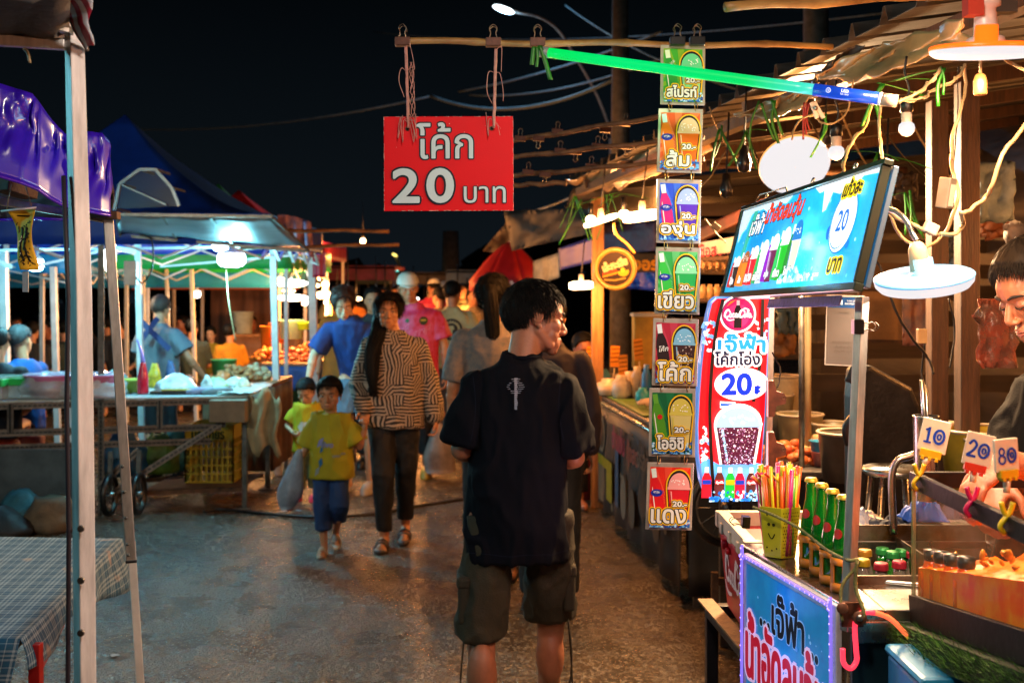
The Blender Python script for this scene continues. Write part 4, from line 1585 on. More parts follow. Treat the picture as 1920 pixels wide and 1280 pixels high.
for i, (px, Y, z, w_, h_, cc, lab) in enumerate(((505, 12.3, .84, .2, .35, 'd07818', 'orange tub on the blue skirted stall'), (545, 12.4, 1.05, .3, .2, '70b0a0', 'mint tub stacked at the back of the blue skirted stall'), (520, 12.4, 1.0, .2, .22, 'a85a28', 'brown box beside the mint tub'), (570, 12.4, 1.15, .25, .08, '70b020', 'lime basin at the back of the blue skirted stall'), (420, 9.9, .82, .22, .16, '50b860', 'bright green basin on the brown sided counter'), (648, 14.8, .87, .25, .2, '1868a8', 'blue basin on the far pink stall'), (600, 14.8, .87, .2, .25, 'd8c040', 'yellow tub on the far pink stall'), (455, 15.8, .97, .3, .3, 'b0c0b8', 'pale tub on the far brown stall'))):
 mb = MB()
 c = V(((px - 960) * Y / F, Y, z))
 mb.lathe([(.001, 0), (w_ * .42, 0), (w_ * .5, h_), (w_ * .53, h_), (w_ * .46, h_ - .01), (w_ * .4, .02), (.001, .02)], c, mat('tub_%d' % i, cc, .4), 18)
 mb.single('tub', lab, 'tub')
for i, (px, py, w_, h_, Y) in enumerate(((546, 531, 64, 14, 12.2), (526, 523, 30, 7, 13.4), (541, 545, 26, 8, 14), (548, 558, 60, 12, 12.0), (610, 533, 14, 12, 12.6), (607, 553, 42, 13, 13.2), (572, 567, 12, 12, 12), (630, 563, 12, 10, 15), (590, 535, 20, 8, 13), (612, 567, 9, 9, 13.5), (633, 548, 10, 9, 16))):
 c = P(px, py, Y)
 t = thing('hanging_lamp', ['widest warm lamp over the blue skirted stall', 'slim lamp above the widest warm one', 'short white lamp between the two wide ones', 'lower wide white lamp over the blue skirted stall', 'small round lamp right of the thick post', 'wide warm lamp right of the thick post', 'small bulb under the lower wide lamp', 'little bulb beside the woman in blue', 'warm lamp just behind the thick post', 'tiny warm bulb under the lamp right of the post', 'tiny cool bulb nearest the street on the left'][i], 'lamp', c)
 mb = MB()
 rx, hz = w_ * Y / F / 2, h_ * Y / F / 2
 mb.ell(c, (rx, min(rx, .16), hz), M_GLOWW if i % 3 else M_GLOWN, n=18, k=8)
 mb.build('diffuser', t)
 mb = MB()
 mb.cyl(c + V((0, 0, hz * .8)), c + V((0, 0, hz + .05)), .02, M_WPAINT, n=8)
 mb.tube([c + V((0, 0, hz)), c + V((.02, 0, .45))], .004, M_WIREB, 5)
 mb.build('cord', t)
 if i in (0, 3, 5, 8):
  lamp('bulb_light', c - V((0, 0, .12)), 90, WARM, .08, t)
mb = MB()
Gd = [[P(lerp(395, 520, j / 12), 530, 17) + V((0, .05 * math.sin(j * 1.7), 0)) + V((0, 0, -1.9 * i / 4)) for j in range(13)] for i in range(5)]
mb.sheet(Gd, mat('brown_curtain', '5c4032', .8, var=.4, vs=3, stretch=(3, 3, .3)), .01)
mb.single('brown_curtain', 'brown ribbed curtain closing the back of the left stalls', 'curtain')
mb = MB()
mb.beam(P(250, 541, 16.5), P(560, 541, 16.5), .12, .03, mat('orange_banner', 'a04a20', .7))
mb.single('orange_board', 'long rusty orange board above the back of the left stalls', 'board')
rn = random.Random(61)
for i, (px, Y, rx, h_, cc, lab) in enumerate(((150, 8.6, .10, .12, 'c8c8b8', 'crumpled white packet behind the pink tubs'), (30, 8.7, .12, .2, '2c6a7a', 'teal packet at the far left of the counter'), (290, 8.9, .06, .18, 'b89a20', 'yellow sauce tub behind the white heap'), (355, 8.9, .07, .10, '9a4a28', 'brown snack box behind the white heap'), (388, 8.5, .05, .12, 'c8d0d0', 'small clear cup near the street end of the counter'), (320, 8.95, .05, .2, '30507a', 'blue bottle behind the white heap'), (418, 8.9, .09, .12, 'b06a38', 'orange brown snack bag at the street end'), (455, 8.7, .07, .09, 'c0b8a0', 'cream packet at the street corner of the counter'))):
 mb = MB()
 bagmesh(mb, onc(px, Y), rx, rx * .8, h_, mat('counter_goods_%d' % i, cc, .4, var=.5, vs=18, bump=.3, bs=20), px * 1.3, top=.35)
 mb.single('packet', lab, 'packet')
M_CLIPR = mat('rusty_clip', '4a3028', .55, .6, var=.4, vs=40)
M_CLIPB = mat('black_clip', '121214', .3, .5, var=.2)
M_WIREM = mat('clip_wire', '6a5c50', .35, .9, var=.2)
M_GOLD = mat('brass_ring', '9a7a3a', .3, 1, var=.2)
def clipthing(px, py, Y, lab, m_=None, w=.036, up=True, rot=0, grp='binder clips'):
 c = P(px, py, Y)
 t = thing('binder_clip', lab, 'clip', c, grp)
 mb = MB(Matrix.Translation(c) @ Matrix.Rotation(rot, 4, 'Y'))
 h_ = .020
 s = 1 if up else -1
 mb.add([(-w / 2, -.012, -h_ / 2 * s), (w / 2, -.012, -h_ / 2 * s), (w / 2, .012, -h_ / 2 * s), (-w / 2, .012, -h_ / 2 * s), (-w / 2, -.013, h_ / 2 * s), (w / 2, -.013, h_ / 2 * s), (w / 2, .013, h_ / 2 * s), (-w / 2, .013, h_ / 2 * s)],
           [(0, 1, 2, 3), (7, 6, 5, 4), (0, 4, 5, 1), (1, 5, 6, 2), (2, 6, 7, 3), (3, 7, 4, 0)], m_ or M_CLIPR)
 mb.build('clip_body', t, .0015)
 for y in (-.006, .006):
  mb = MB(Matrix.Translation(c) @ Matrix.Rotation(rot, 4, 'Y'))
  z0 = h_ / 2 * s
  mb.tube(curve([(-.010, y, z0 - .004 * s), (-.006, y, z0 + .012 * s), (-.009, y * 1.6, z0 + .022 * s), (0, y * 1.8, z0 + .030 * s), (.009, y * 1.6, z0 + .022 * s), (.006, y, z0 + .012 * s), (.010, y, z0 - .004 * s)], 4), .0011, M_WIREM, 5)
  mb.build('wire_handle', t)
 return t
def bamboo(a, b, r, lab, m_=None, n=5, bend=.0):
 a, b = V(a), V(b)
 pts, rs = [], []
 for i in range(n * 8 + 1):
  u = i / (n * 8)
  pts.append(a.lerp(b, u) + V((0, 0, bend * math.sin(u * 3.14) + .003 * math.sin(u * 17))))
  rs.append(r * (1.16 if i % 8 == 0 and 0 < i < n * 8 else 1 - .08 * abs(math.sin(u * n * 3.14))))
 mb = MB()
 mb.tube(pts, rs, m_ or M_BAMBOO, 12)
 return mb.single('bamboo_pole', lab, 'pole', 'bamboo poles')
YS = 2.68
bamboo(P(741, 78, YS), P(1560, 86, 3.0), .0085, 'long bamboo pole carrying the red price sign and the strip of drink cards', n=6)
bamboo(P(1360, 14, 2.5), P(1990, -22, 2.75), .011, 'bamboo pole crossing the top of the photo above the corrugated roof', n=4)
clipthing(755, 79, YS, 'rusty clip at the free end of the bamboo above the red sign')
clipthing(925, 80, YS, 'rusty clip on the bamboo above the right string of the red sign')
clipthing(1008, 80, YS, 'brown clip on the bamboo holding the end of the green tube')
clipthing(1270, 78, 2.73, 'left of two black clips over the top drink card', M_CLIPB)
clipthing(1307, 78, 2.74, 'right of two black clips over the top drink card', M_CLIPB)
M_STRING = mat('pink_string', 'a8766e', .7, var=.3, vs=60)
rn = random.Random(4)
for (xa, ya, xb, yb, lab) in ((760, 88, 765, 240, 'frayed pink string holding the left side of the red sign'), (929, 92, 925, 240, 'pink ribbon string holding the right side of the red sign')):
 mb = MB()
 a, b_ = P(xa, ya, YS - .008), P(xb, yb, YS - .012)
 mb.tube([a.lerp(b_, i / 20) + V((.002 * nz((i * .5, xa, 0)), 0, 0)) for i in range(21)], [.0028 if xa > 800 else .0024] * 21, M_STRING, 6)
 mb.tube([a.lerp(b_, i / 20) + V((.003 + .003 * nz((i * .5, xa, 9)), 0, 0)) for i in range(21)], .0016, M_STRING, 5)
 for k_ in range(9 if xa < 800 else 4):
  z = rn.choice((.02, .05, .9, .93, .95)) if k_ > 1 else .3
  p = a.lerp(b_, z)
  d = rn.choice((-1, 1))
  mb.tube(curve([p, p + V((d * rn.uniform(.008, .018), -.004, rn.uniform(-.005, .01))), p + V((d * rn.uniform(.01, .024), -.004, -rn.uniform(.02, .05))), p + V((d * rn.uniform(.004, .02), 0, -rn.uniform(.045, .075) if z < .5 else rn.uniform(.004, .02)))], 4), .0008, M_STRING, 4)
 if xa < 800:
  for k_ in range(3):
   mb.tube([a.lerp(b_, i / 16) + V((.012 * abs(math.sin(i * .5 + k_ * 2)) + .006, 0, 0)) for i in range(3, 15)], .0007, M_STRING, 4)
 mb.single('sign_string', lab, 'string')
o0, o1, o2 = P(720, 396, YS), P(963, 395, YS), P(716, 219, YS)
FR = frame(o0, o1 - o0, o2 - o0)
sw, sh_ = (o1 - o0).length, (o2 - o0).length
t = thing('price_sign', 'red price board with white Thai lettering and a large 20, hanging by two strings', 'sign', o0.lerp(o1, .5))
k_ = sw / 246
mb = MB(FR)
M_SIGNR = mat('red_sign_print', 'd00818', .55, var=.06, vs=3, spec=.2, bump=.06, bs=260)
mb.box((sw / 2, sh_ / 2, -.003), (sw, sh_, .006), M_SIGNR)
mb.build('board', t, .0012)
mb = MB(FR)
M_WEAR = mat('pale_board_edge', 'c8a8a0', .7, var=.3, vs=60)
rn = random.Random(9)
for i in range(150):
 s = rn.random()
 L = rn.uniform(.002, .012)
 wd = rn.uniform(.0003, .0013)
 if i % 4 == 0:
  mb.rect(s * sw, sh_ - wd, min(sw, s * sw + L), sh_, M_WEAR, .0006)
 elif i % 4 == 1:
  mb.rect(s * sw, 0, min(sw, s * sw + L), wd * 1.6, M_WEAR, .0006)
 elif i % 4 == 2:
  mb.rect(0, s * sh_, wd, min(sh_, s * sh_ + L), M_WEAR, .0006)
 else:
  mb.rect(sw - wd, s * sh_, sw, min(sh_, s * sh_ + L), M_WEAR, .0006)
for (x, y, w_) in ((.19, .185, .001), (.155, .205, .0012), (.03, .15, .0008), (.28, .05, .0009), (.22, .06, .0007), (.09, .03, .0008), (.24, .20, .0007)):
 mb.disc(x, y, w_, M_WEAR, z=.0007, n=6)
mb.stroke([(.262, sh_ - .012), (.270, sh_ - .025), (.274, sh_ - .045)], .0006, M_WEAR)
mb.stroke([(.264, sh_ - .012), (.276, sh_ - .03)], .0004, M_WEAR)
mb.build('edge_wear', t)
mb = MB(FR)
NAVY, WHT = ink('131c2c', 0, .4), ink('b9d0da', 0, .4)
mb.z = .0008
def pxs(x, y):
 return ((x - 720) * k_, (396 - y) * k_)
def sgn(tx, x0, x1, y0, y1, bo=.0016, ri=.0034):
 a, b_ = pxs(x0, y1), pxs(x1, y0)
 mb.text(tx, (a[0] + b_[0]) / 2, (a[1] + b_[1]) / 2, b_[1] - a[1], WHT, w=b_[0] - a[0], bold=bo, rings=[(ri, NAVY)])
sgn('โค้ก', 783, 889, 229, 297, .0008, .0042)
sgn('2', 738, 786, 317, 379, .0026, .0072)
sgn('0', 803, 851, 317, 379, .0028, .0074)
sgn('บาท', 872, 951, 350, 381, .0003, .0028)
mb.build('lettering', t)
mb = MB(FR)
for x in (765, 925):
 a = pxs(x, 240)
 mb.torus((a[0], a[1], .001), .0042, .0013, M_RUST, n=16, k=6)
 mb.disc(a[0], a[1], .0042, M_DARK, z=.0012)
mb.build('eyelet', t)
M_CARDP = mat('clear_card_case', 'a89c90', .22, .1, var=.15, vs=30, coat=.6, bump=.05, bs=30)
INK = lambda h, e=0: ink(h, e, .35)
def bottleshape(mb, cx, cy, h, w, body, cap_, rot=0, label=None, lw=True):
 c, s = math.cos(rot), math.sin(rot)
 def T(x, y):
  return (cx + x * c - y * s, cy + x * s + y * c)
 pr = [(.5, 0), (.5, .42), (.46, .5), (.5, .56), (.42, .68), (.22, .82), (.18, .90)]
 pts = [T(x * w, y * h) for x, y in pr] + [T(-x * w, y * h) for x, y in pr[::-1]]
 mb.poly(pts, body)
 mb.poly([T(.2 * w, .82 * h), T(.2 * w, 1.0 * h), T(-.2 * w, 1.0 * h), T(-.2 * w, .82 * h)], cap_)
 mb.poly([T(-.36 * w, .06 * h), T(-.28 * w, .06 * h), T(-.26 * w, .66 * h), T(-.33 * w, .6 * h)], INK('e8e0d8') if lw else body)
 if label:
  a = T(0, .52 * h)
  mb.disc(a[0], a[1], w * .48, label, ry=w * .30)
  mb.disc(a[0], a[1] + w * .05, w * .3, INK('e8eef0'), ry=w * .10)
def cupshape(mb, cx, cy, h, w, liquid, foam, out=None, es=0, seed=1):
 """dome lidded cup"""
 lo, hi = w * .36, w * .5
 yb, yt = cy, cy + h * .66
 if out:
  for mm, g in out:
   mb.poly([(cx - lo - g, yb), (cx + lo + g, yb), (cx + hi + g, yt), (cx + hi + g * 1.3, yt + h * .05)] + [(cx + (hi + g) * math.cos(R(a)), yt + h * .05 + (h * .30 + g) * math.sin(R(a))) for a in range(0, 181, 15)] + [(cx - hi - g, yt)], mm)
 mb.poly([(cx - lo, yb), (cx + lo, yb), (cx + hi, yt), (cx - hi, yt)], liquid)
 mb.disc(cx, yt + h * .03, hi, foam, ry=h * .29, a0=0, a1=180)
 mb.rect(cx - hi * 1.08, yt - h * .015, cx + hi * 1.08, yt + h * .035, foam)
 rn = random.Random(seed)
 z = mb.lay()
 wh = INK('f0f0f0', es)
 for i in range(14):
  mb.disc(cx + rn.uniform(-.35, .35) * w, yt + h * .05 + rn.uniform(0, .15) * h, w * .03, wh, z=z + i * 1e-6, n=6)
 mb.poly([(cx - lo * .75, yb + .05 * h), (cx - lo * .6, yb + .05 * h), (cx - hi * .68, yt - .05 * h), (cx - hi * .8, yt - .05 * h)], foam)
 return z
CARDS = [('สไปรท์', (1238, 1322), (84, 196), '3aa02c', 'c8b020', '1f8a30', 'd8e8d0', '8ad0a0', 'green lemon drink card at the top of the strip behind the green tube'),
         ('ส้ม', (1231, 1315), (203, 323), 'd8541c', 'e8a070', 'e87818', 'c8f0e8', 'd06010', 'orange drink card, second from the top of the strip'),
         ('องุ่น', (1230, 1313), (335, 455), '1c48c8', '4a80e8', 'b81870', 'd0f0e8', '4a20a8', 'blue grape drink card with a purple cup'),
         ('เขียว', (1227, 1311), (463, 588), '2c9a48', '90d098', '30b040', 'e0f0e8', '20a050', 'green drink card with a green cup, fourth in the strip'),
         ('โค้ก', (1222, 1307), (596, 722), 'a82038', 'c85060', '241418', 'd8dce0', '3a2024', 'dark red cola card with a brown iced cup'),
         ('โออิชิ', (1216, 1303), (727, 855), '0e5a34', '1a7a48', '4a8a20', '5a9a30', 'c8b870', 'dark green bottled drink card with a milky yellow cup'),
         ('แดง', (1210, 1297), (866, 992), 'd82c1c', 'f07050', 'd01820', 'd8e8e0', 'c81828', 'bright red drink card at the bottom of the strip')]
YC = 2.74
M_BLKI, M_YELI, M_WHI = INK('141418'), INK('e8b818'), INK('d8d8d4')
rn = random.Random(3)
for ci, (nm, (xa, xb), (ya, yb), c1_, c2_, cbot, ccap, cliq, lab) in enumerate(CARDS):
 a, b_, u_ = P(xa, yb, YC), P(xb, yb + 2, YC + .008 * (-1) ** ci), P(xa + 4, ya, YC + .004)
 FR = frame(a, b_ - a, u_ - a)
 w, h = (b_ - a).length, (u_ - a).length
 t = thing('drink_card', lab, 'price card', a.lerp(b_, .5), 'drink cards on rings')
 mb = MB(FR)
 mb.box((w / 2, h / 2, -.0015), (w, h, .003), M_CARDP)
 mb.build('plastic_case', t, .0013)
 mb = MB(FR)
 mx = w * .065
 my = h * .055
 x0, x1, y0, y1 = mx, w - mx, my * .8, h - my * 1.2
 mb.z = .0004
 mb.rect(x0, y0, x1, y1, INK(c1_))
 cm_ = ''.join('%02x' % int(int(c1_[q:q + 2], 16) * .55 + int(c2_[q:q + 2], 16) * .45) for q in (0, 2, 4))
 mb.burst(x0, y0, x1, y1, w * .45, h * .45, INK(cm_), 13)
 cw, chh = w * .50, h * .70
 bt = INK(cbot)
 bottleshape(mb, w * .30, h * .16, h * .76, w * .26, bt, INK(ccap), R(9), None if nm in ('โค้ก', 'โออิชิ', 'สไปรท์') else INK('1830a0'), nm != 'โค้ก')
 if nm == 'โออิชิ':
  mb.disc(w * .235, h * .58, w * .055, INK('b81820'))
 if nm == 'โค้ก':
  mb.text('โค้ก', w * .235, h * .55, h * .085, M_WHI, bold=.0003, it=.25, rot=.15)
 elif nm == 'สไปรท์':
  mb.text('Sprite', w * .22, h * .66, h * .08, M_WHI, rot=.9)
 elif nm != 'โออิชิ':
  mb.text('แฟนต้า', w * .235, h * .565, h * .052, INK('1830a0'), bold=.0002, rot=.15)
 cupshape(mb, w * .685, h * .13, h * .74, w * .46, INK(cliq), INK({'ส้ม': 'd8b890', 'แดง': 'e09898', 'องุ่น': '90a8e0', 'เขียว': '80d0a0', 'โค้ก': '78b0d0', 'โออิชิ': 'c8b850', 'สไปรท์': '60c890'}[nm]), [(M_YELI, w * .05), (M_BLKI, w * .022)], seed=ci)
 if nm == 'โค้ก':
  z = mb.lay()
  for i in range(90):
   x, y = rn.uniform(-.17, .17), rn.uniform(.2, .6)
   mb.disc(w * (.685 + x), h * y, w * rn.uniform(.006, .018), INK(rn.choice(('704028', 'a88878', '140808', 'd0c0b8'))), z=z + i * 1e-6, n=5)
 mb.ice(x0, y0, x1, y0 + h * .16, 110, [INK('2468c0'), INK('60a8e0'), INK('b0d8f0'), INK('1848a0')], w * .05, ci)
 cyy, chh = (h * .21, h * .20)
 if nm in ('แดง', 'ส้ม', 'องุ่น'):
  pass
 wd = {'ส้ม': .50, 'แดง': .74, 'องุ่น': .74, 'เขียว': .78, 'โค้ก': .72, 'โออิชิ': .56, 'สไปรท์': .66}[nm]
 ht = {'ส้ม': .24, 'แดง': .20, 'องุ่น': .24, 'เขียว': .26, 'โค้ก': .28, 'โออิชิ': .20, 'สไปรท์': .19}[nm]
 cxx = w * (.46 if wd < .7 else .47)
 mb.text(nm, cxx, h * .215, h * ht, M_WHI, w=w * wd, bold=w * .011, rings=[(w * .055, M_YELI), (w * .032, M_BLKI)])
 mb.text('20.-', w * .70, h * .40 if nm != 'องุ่น' else h * .42, h * .075, M_WHI, w=w * .30, bold=w * .008, rings=[(w * .042, M_YELI), (w * .024, M_BLKI)])
 mb.build('print', t)
 if ci < 6:
  nx = CARDS[ci + 1]
  for fx in (.22, .80):
   px = lerp(xa, xb, fx)
   py = (yb + nx[2][0]) / 2
   r_ = MB()
   c = P(px, py, YC - .003)
   r_.torus(c, .0115, .0011, M_GOLD, Euler((R(90), 0, R(62))).to_quaternion(), n=20, k=6, sx=.9)
   r_.single('binder_ring', ('left' if fx < .5 else 'right') + ' brass ring joining the ' + ['lemon and orange', 'orange and grape', 'grape and green', 'green and cola', 'cola and dark green', 'dark green and bright red'][ci] + ' cards', 'ring', 'brass rings between the drink cards')
GA, GB = P(1012, 97, 2.60), P(1682, 190, 2.28)
t = thing('tube_light', 'glowing green LED tube with a blue printed end, slanting up to the bamboo pole', 'tube light', GA.lerp(GB, .5))
m = bpy.data.materials.new('green_tube_glow')
m.use_nodes = True
nt = m.node_tree
b = nt.nodes['Principled BSDF']
tcx = nt.nodes.new('ShaderNodeTexCoord')
sp = nt.nodes.new('ShaderNodeSeparateXYZ')
nt.links.new(tcx.outputs['Object'], sp.inputs[0])
mr_ = nt.nodes.new('ShaderNodeMapRange')
mr_.inputs['From Min'].default_value = -.40
mr_.inputs['From Max'].default_value = .26
nt.links.new(sp.outputs[0], mr_.inputs[0])
cr = nt.nodes.new('ShaderNodeValToRGB')
e = cr.color_ramp.elements
e[0].position, e[0].color = 0, (.0, .52, .05, 1)
e[1].position, e[1].color = 1, (.12, .50, .80, 1)
q_ = e.new(.35)
q_.color = (.0, .56, .13, 1)
q_ = e.new(.72)
q_.color = (.0, .50, .10, 1)
q_ = e.new(.88)
q_.color = (.04, .52, .42, 1)
nt.links.new(mr_.outputs[0], cr.inputs[0])
m.cycles.emission_sampling = 'NONE'
nt.links.new(cr.outputs[0], b.inputs['Emission Color'])
b.inputs['Emission Strength'].default_value = 1.15
b.inputs['Base Color'].default_value = (.0, .12, .02, 1)
b.inputs['Roughness'].default_value = .3
mb = MB()
mb.tube([GA.lerp(GB, lerp(.03, .79, i / 16)) for i in range(17)], .0116, m, 16)
mb.build('glowing_tube', t)
mb = MB()
mb.tube([GA.lerp(GB, .79), GA.lerp(GB, .955)], .0130, mat('blue_tube_label', '1440b8', .25, es=.5, var=.1), 16)
bl = mb.build('printed_end', t)
mb = MB()
mb.tube([GA.lerp(GB, .955), GA.lerp(GB, .962)], .0134, mat('white_band', 'd0e0f0', .3, es=.4, var=0), 16)
mb.tube([GA.lerp(GB, .962), GA.lerp(GB, 1.0)], .0128, mat('cream_end_cap', 'b8a490', .45), 16)
mb.tube([GA, GA.lerp(GB, .03)], .0125, mat('grey_end_cap', '708080', .4), 16)
mb.build('end_cap', t)
dd = (GB - GA).normalized()
FRt = frame(GA.lerp(GB, .795) + V((0, -.0136, 0)), dd, V((0, 0, 1)))
mb = MB(FRt)
WB = ink('c0d8f0', .8)
mb.text('LED', .055, .003, .006, WB, bold=.0002)
mb.text('T8 18W', .055, -.004, .0035, WB)
mb.disc(.022, .0, .005, WB)
mb.disc(.022, .0, .004, MATS['blue_tube_label'])
mb.text('10', .022, 0, .004, WB)
mb.text('220V 50Hz', .105, .001, .004, WB)
for i in range(4):
 mb.disc(.128 + i * .006, .004, .0014, WB)
mb.build('lettering', bl)
M_GRIB = mat('green_ribbon', '1c6a12', .45, var=.25, vs=20)
mb = MB()
for (pts, w_) in (([(1001, 88), (999, 105), (997, 122)], .009), ([(1006, 88), (1008, 105), (1006, 126)], .006), ([(1012, 86), (1020, 108), (1026, 128), (1032, 150)], .010), ([(1016, 92), (1030, 100), (1040, 112)], .006)):
 c = curve([P(x, y, 2.585) for x, y in pts], 4)
 mb.sheet([[p - V((w_ / 2, 0, 0)), p + V((0, -.002, 0)), p + V((w_ / 2, 0, 0))] for p in c], M_GRIB, .0008)
mb.single('green_ribbon', 'bright green ribbon tying the left end of the green tube', 'ribbon')
for i in range(3):
 l_ = lamp('tube_glow', GA.lerp(GB, (.25, .45, .65)[i]) + V((0, .03, -.02)), .30, '20ff60', .05, t)
YB = 4.6
for (a, b_, lab, ck) in (((962, 264, YB), (1320, 205, 4.3), 'uppermost of the four old bamboo rails behind the drink cards', ((975, 262), (1010, 256), (1045, 249), (1135, 240), (1172, 234))),
      ((962, 295, YB), (1320, 256, 4.3), 'second old bamboo rail behind the drink cards', ((1050, 285), (1080, 281), (1120, 276), (1175, 271))),
      ((962, 330, YB), (1320, 296, 4.3), 'third old bamboo rail behind the drink cards', ((990, 325), (1022, 323), (1108, 314))),
      ((940, 348, YB), (1062, 343, 4.5), 'lowest and shortest old bamboo rail beside the red sign', ())):
 bamboo(P(*a), P(*b_), .010, lab, M_BAMBOO2)
 for i, (x, y) in enumerate(ck):
  clipthing(x, y + (4 if i % 2 else -2), YB - .07, '%s rusty clip from the red sign on the %s' % (('first', 'second', 'third', 'fourth', 'fifth')[i], lab.split(' behind')[0].replace(' of the four', '')), M_CLIPR, .045, i % 2 == 0, .08, 'rusty clips on the old bamboo rails')
M_ZINC = mat('zinc_roof', '5c5a58', .45, .4, var=.35, vs=4, bump=.25, bs=14, stretch=(.4, 7, 1), col2='36322e')
def roof(e0, e1, inward, rise, name, lab, m_, per=.2, amp=.045, n_in=4, grp=None):
 e0, e1 = V(e0), V(e1)
 L = (e1 - e0).length
 cols = []
 n = int(L / per)
 prof = [(0, 0), (.70, 0), (.80, amp), (.86, amp), (.96, 0)]
 for i in range(n):
  for (f, z) in prof:
   cols.append(((i + f) / n, z))
 cols.append((1, 0))
 mb = MB()
 G = []
 for i in range(n_in + 1):
  q = V(inward) * (i / n_in) + V((0, 0, rise * i / n_in))
  G.append([e0.lerp(e1, u) + q + V((0, 0, z)) for u, z in cols])
 mb.sheet(G, m_, .0025, smooth=False)
 return mb.single(name, lab, 'roof', grp)
roof((.375, 8.0, 2.33), (1.245, 1.46, 2.33), (3.6, .35, 0), .55, 'corrugated_roof', 'rusty corrugated zinc roof with a toothed edge over the right hand stalls', M_ZINC)
roof((.55, 13.6, 2.35), (.45, 8.4, 2.30), (3.2, 0, 0), .3, 'corrugated_roof', 'far corrugated roof further down the right side', M_ZINC)
mb = MB()
mb.beam((.47, 7.95, 2.27), (1.29, 1.9, 2.27), .05, .05, M_WOOD)
mb.single('roof_beam', 'brown timber under the toothed edge of the corrugated roof', 'beam')
for i in range(4):
 y = 4.4 + i * 1.05
 x = .42 + (8 - y) * .133
 mb = MB()
 mb.beam((x, y, 2.29), (x + 3.4, y + .33, 2.81), .05, .06, M_WOOD)
 mb.single('rafter', ['first', 'second', 'third', 'fourth'][i] + ' brown rafter from the viewer under the corrugated roof', 'beam', 'rafters under the corrugated roof')
M_TARP = mat('crumpled_tarp', 'b89a6c', .30, .1, var=.25, vs=4, col2='806c50', coat=.3)
def tarp(top_, bot, Y0, Y1, lab, seed=0, amp=.05, m_=None, nx=44, ny=16):
 Gd = []
 for i in range(ny + 1):
  v = i / ny
  row = []
  for j in range(nx + 1):
   u = j / nx
   def at(L):
    k = u * (len(L) - 1)
    a = min(int(k), len(L) - 2)
    return (lerp(L[a][0], L[a + 1][0], k - a), lerp(L[a][1], L[a + 1][1], k - a))
   a, b_ = at(top_), at(bot)
   p = P(lerp(a[0], b_[0], v), lerp(a[1], b_[1], v), lerp(Y0, Y1, u))
   f = (1 - abs(noise.noise(V((u * 4.5 + v * 1.5, v * 1.1 - u * 1.2, seed)))) * 2.4) * amp * 1.1 + (1 - abs(noise.noise(V((u * 13 - v * 3, v * 1.4, seed + 3)))) * 2) * amp * .35
   p.y += f * math.sin(math.pi * min(1, .15 + v)) - .5 * amp
   p.z += f * .25
   row.append(p)
  Gd.append(row)
 mb = MB()
 mb.sheet(Gd, m_ or M_TARP, .002)
 return mb.single('tarpaulin', lab, 'tarpaulin')
tarp([(1530, 150), (1575, 122), (1640, 95), (1700, 80), (1760, 60), (1800, 40)], [(1540, 160), (1585, 165), (1630, 158), (1690, 138), (1750, 118), (1830, 100)], 3.3, 2.5, 'shiny crumpled gold tarpaulin bunched under the roof edge', 1, .06)
tarp([(1376, 222), (1420, 205), (1460, 190), (1500, 178), (1535, 160)], [(1384, 226), (1425, 231), (1465, 226), (1505, 205), (1545, 166)], 3.7, 3.3, 'grey tarpaulin flap drooping at the far end of the gold one', 5, .05)
tarp([(1500, 195), (1525, 160), (1545, 140), (1580, 110), (1620, 95)], [(1510, 215), (1535, 190), (1552, 165), (1590, 150), (1620, 120)], 3.45, 3.2, 'dark creased tarpaulin fold between the grey flap and the gold one', 8, .07, mat('dark_tarp', '403a38', .3, .2, var=.4, vs=9))
tarp([(1060, 345), (1110, 330), (1160, 310), (1230, 280), (1330, 240)], [(1110, 360), (1145, 362), (1180, 355), (1250, 325), (1340, 290)], 7.9, 5.4, 'tan tarpaulin rolled under the far end of the roof edge', 12, .10)
rn = random.Random(21)
for i, (px, py, Y, n) in enumerate(((1082, 372, 6.5, 5), (1448, 188, 3.5, 2), (1392, 250, 3.9, 3), (1550, 215, 3.2, 2), (1655, 155, 2.6, 4), (1770, 130, 2.35, 3), (1700, 360, 4.5, 5), (1345, 240, 4.4, 4), (1420, 192, 3.5, 2), (1155, 365, 6.4, 6), (1645, 290, 3.6, 6))):
 mb = MB()
 for k in range(n):
  p = P(px + rn.uniform(-14, 14) * (1.3 if n > 5 else .6), py + rn.uniform(-5, 5), Y)
  L = rn.uniform(.06, .13) * Y / 3.2
  d = V((rn.uniform(-.5, .5), rn.uniform(-.1, .1), -1)) if rn.random() < .7 else V((rn.choice((-1, 1)), 0, rn.uniform(-.4, .3)))
  c = curve([p, p + d * L * .5 + V((rn.uniform(-.01, .01), 0, 0)), p + d * L + V((rn.uniform(-.02, .02), 0, -.01))], 4)
  w_ = rn.uniform(.004, .010)
  mb.sheet([[q - V((w_ / 2, 0, 0)), q + V((0, -.002, .001)), q + V((w_ / 2, 0, 0))] for q in c], M_GRIB, .0008)
 mb.single('green_ribbon', ['green ribbon knot hanging at the far corner of the roof', 'green ribbon by the grey tarpaulin flap', 'leafy green ribbon bunch left of the big round lamp', 'green ribbon above the small bulb beside the big round lamp', 'green ribbon tied above the end of the tube', 'green ribbon tied to the cable left of the empty socket', 'bunch of green streamers in front of the brown posts', 'green streamers near the orange drink card', 'green ribbon bunch above the big round lamp', 'small green ribbons behind the tan tarpaulin', 'green streamers between the two small bulbs'][i], 'ribbon', 'green ribbons under the roof')
mb = MB()
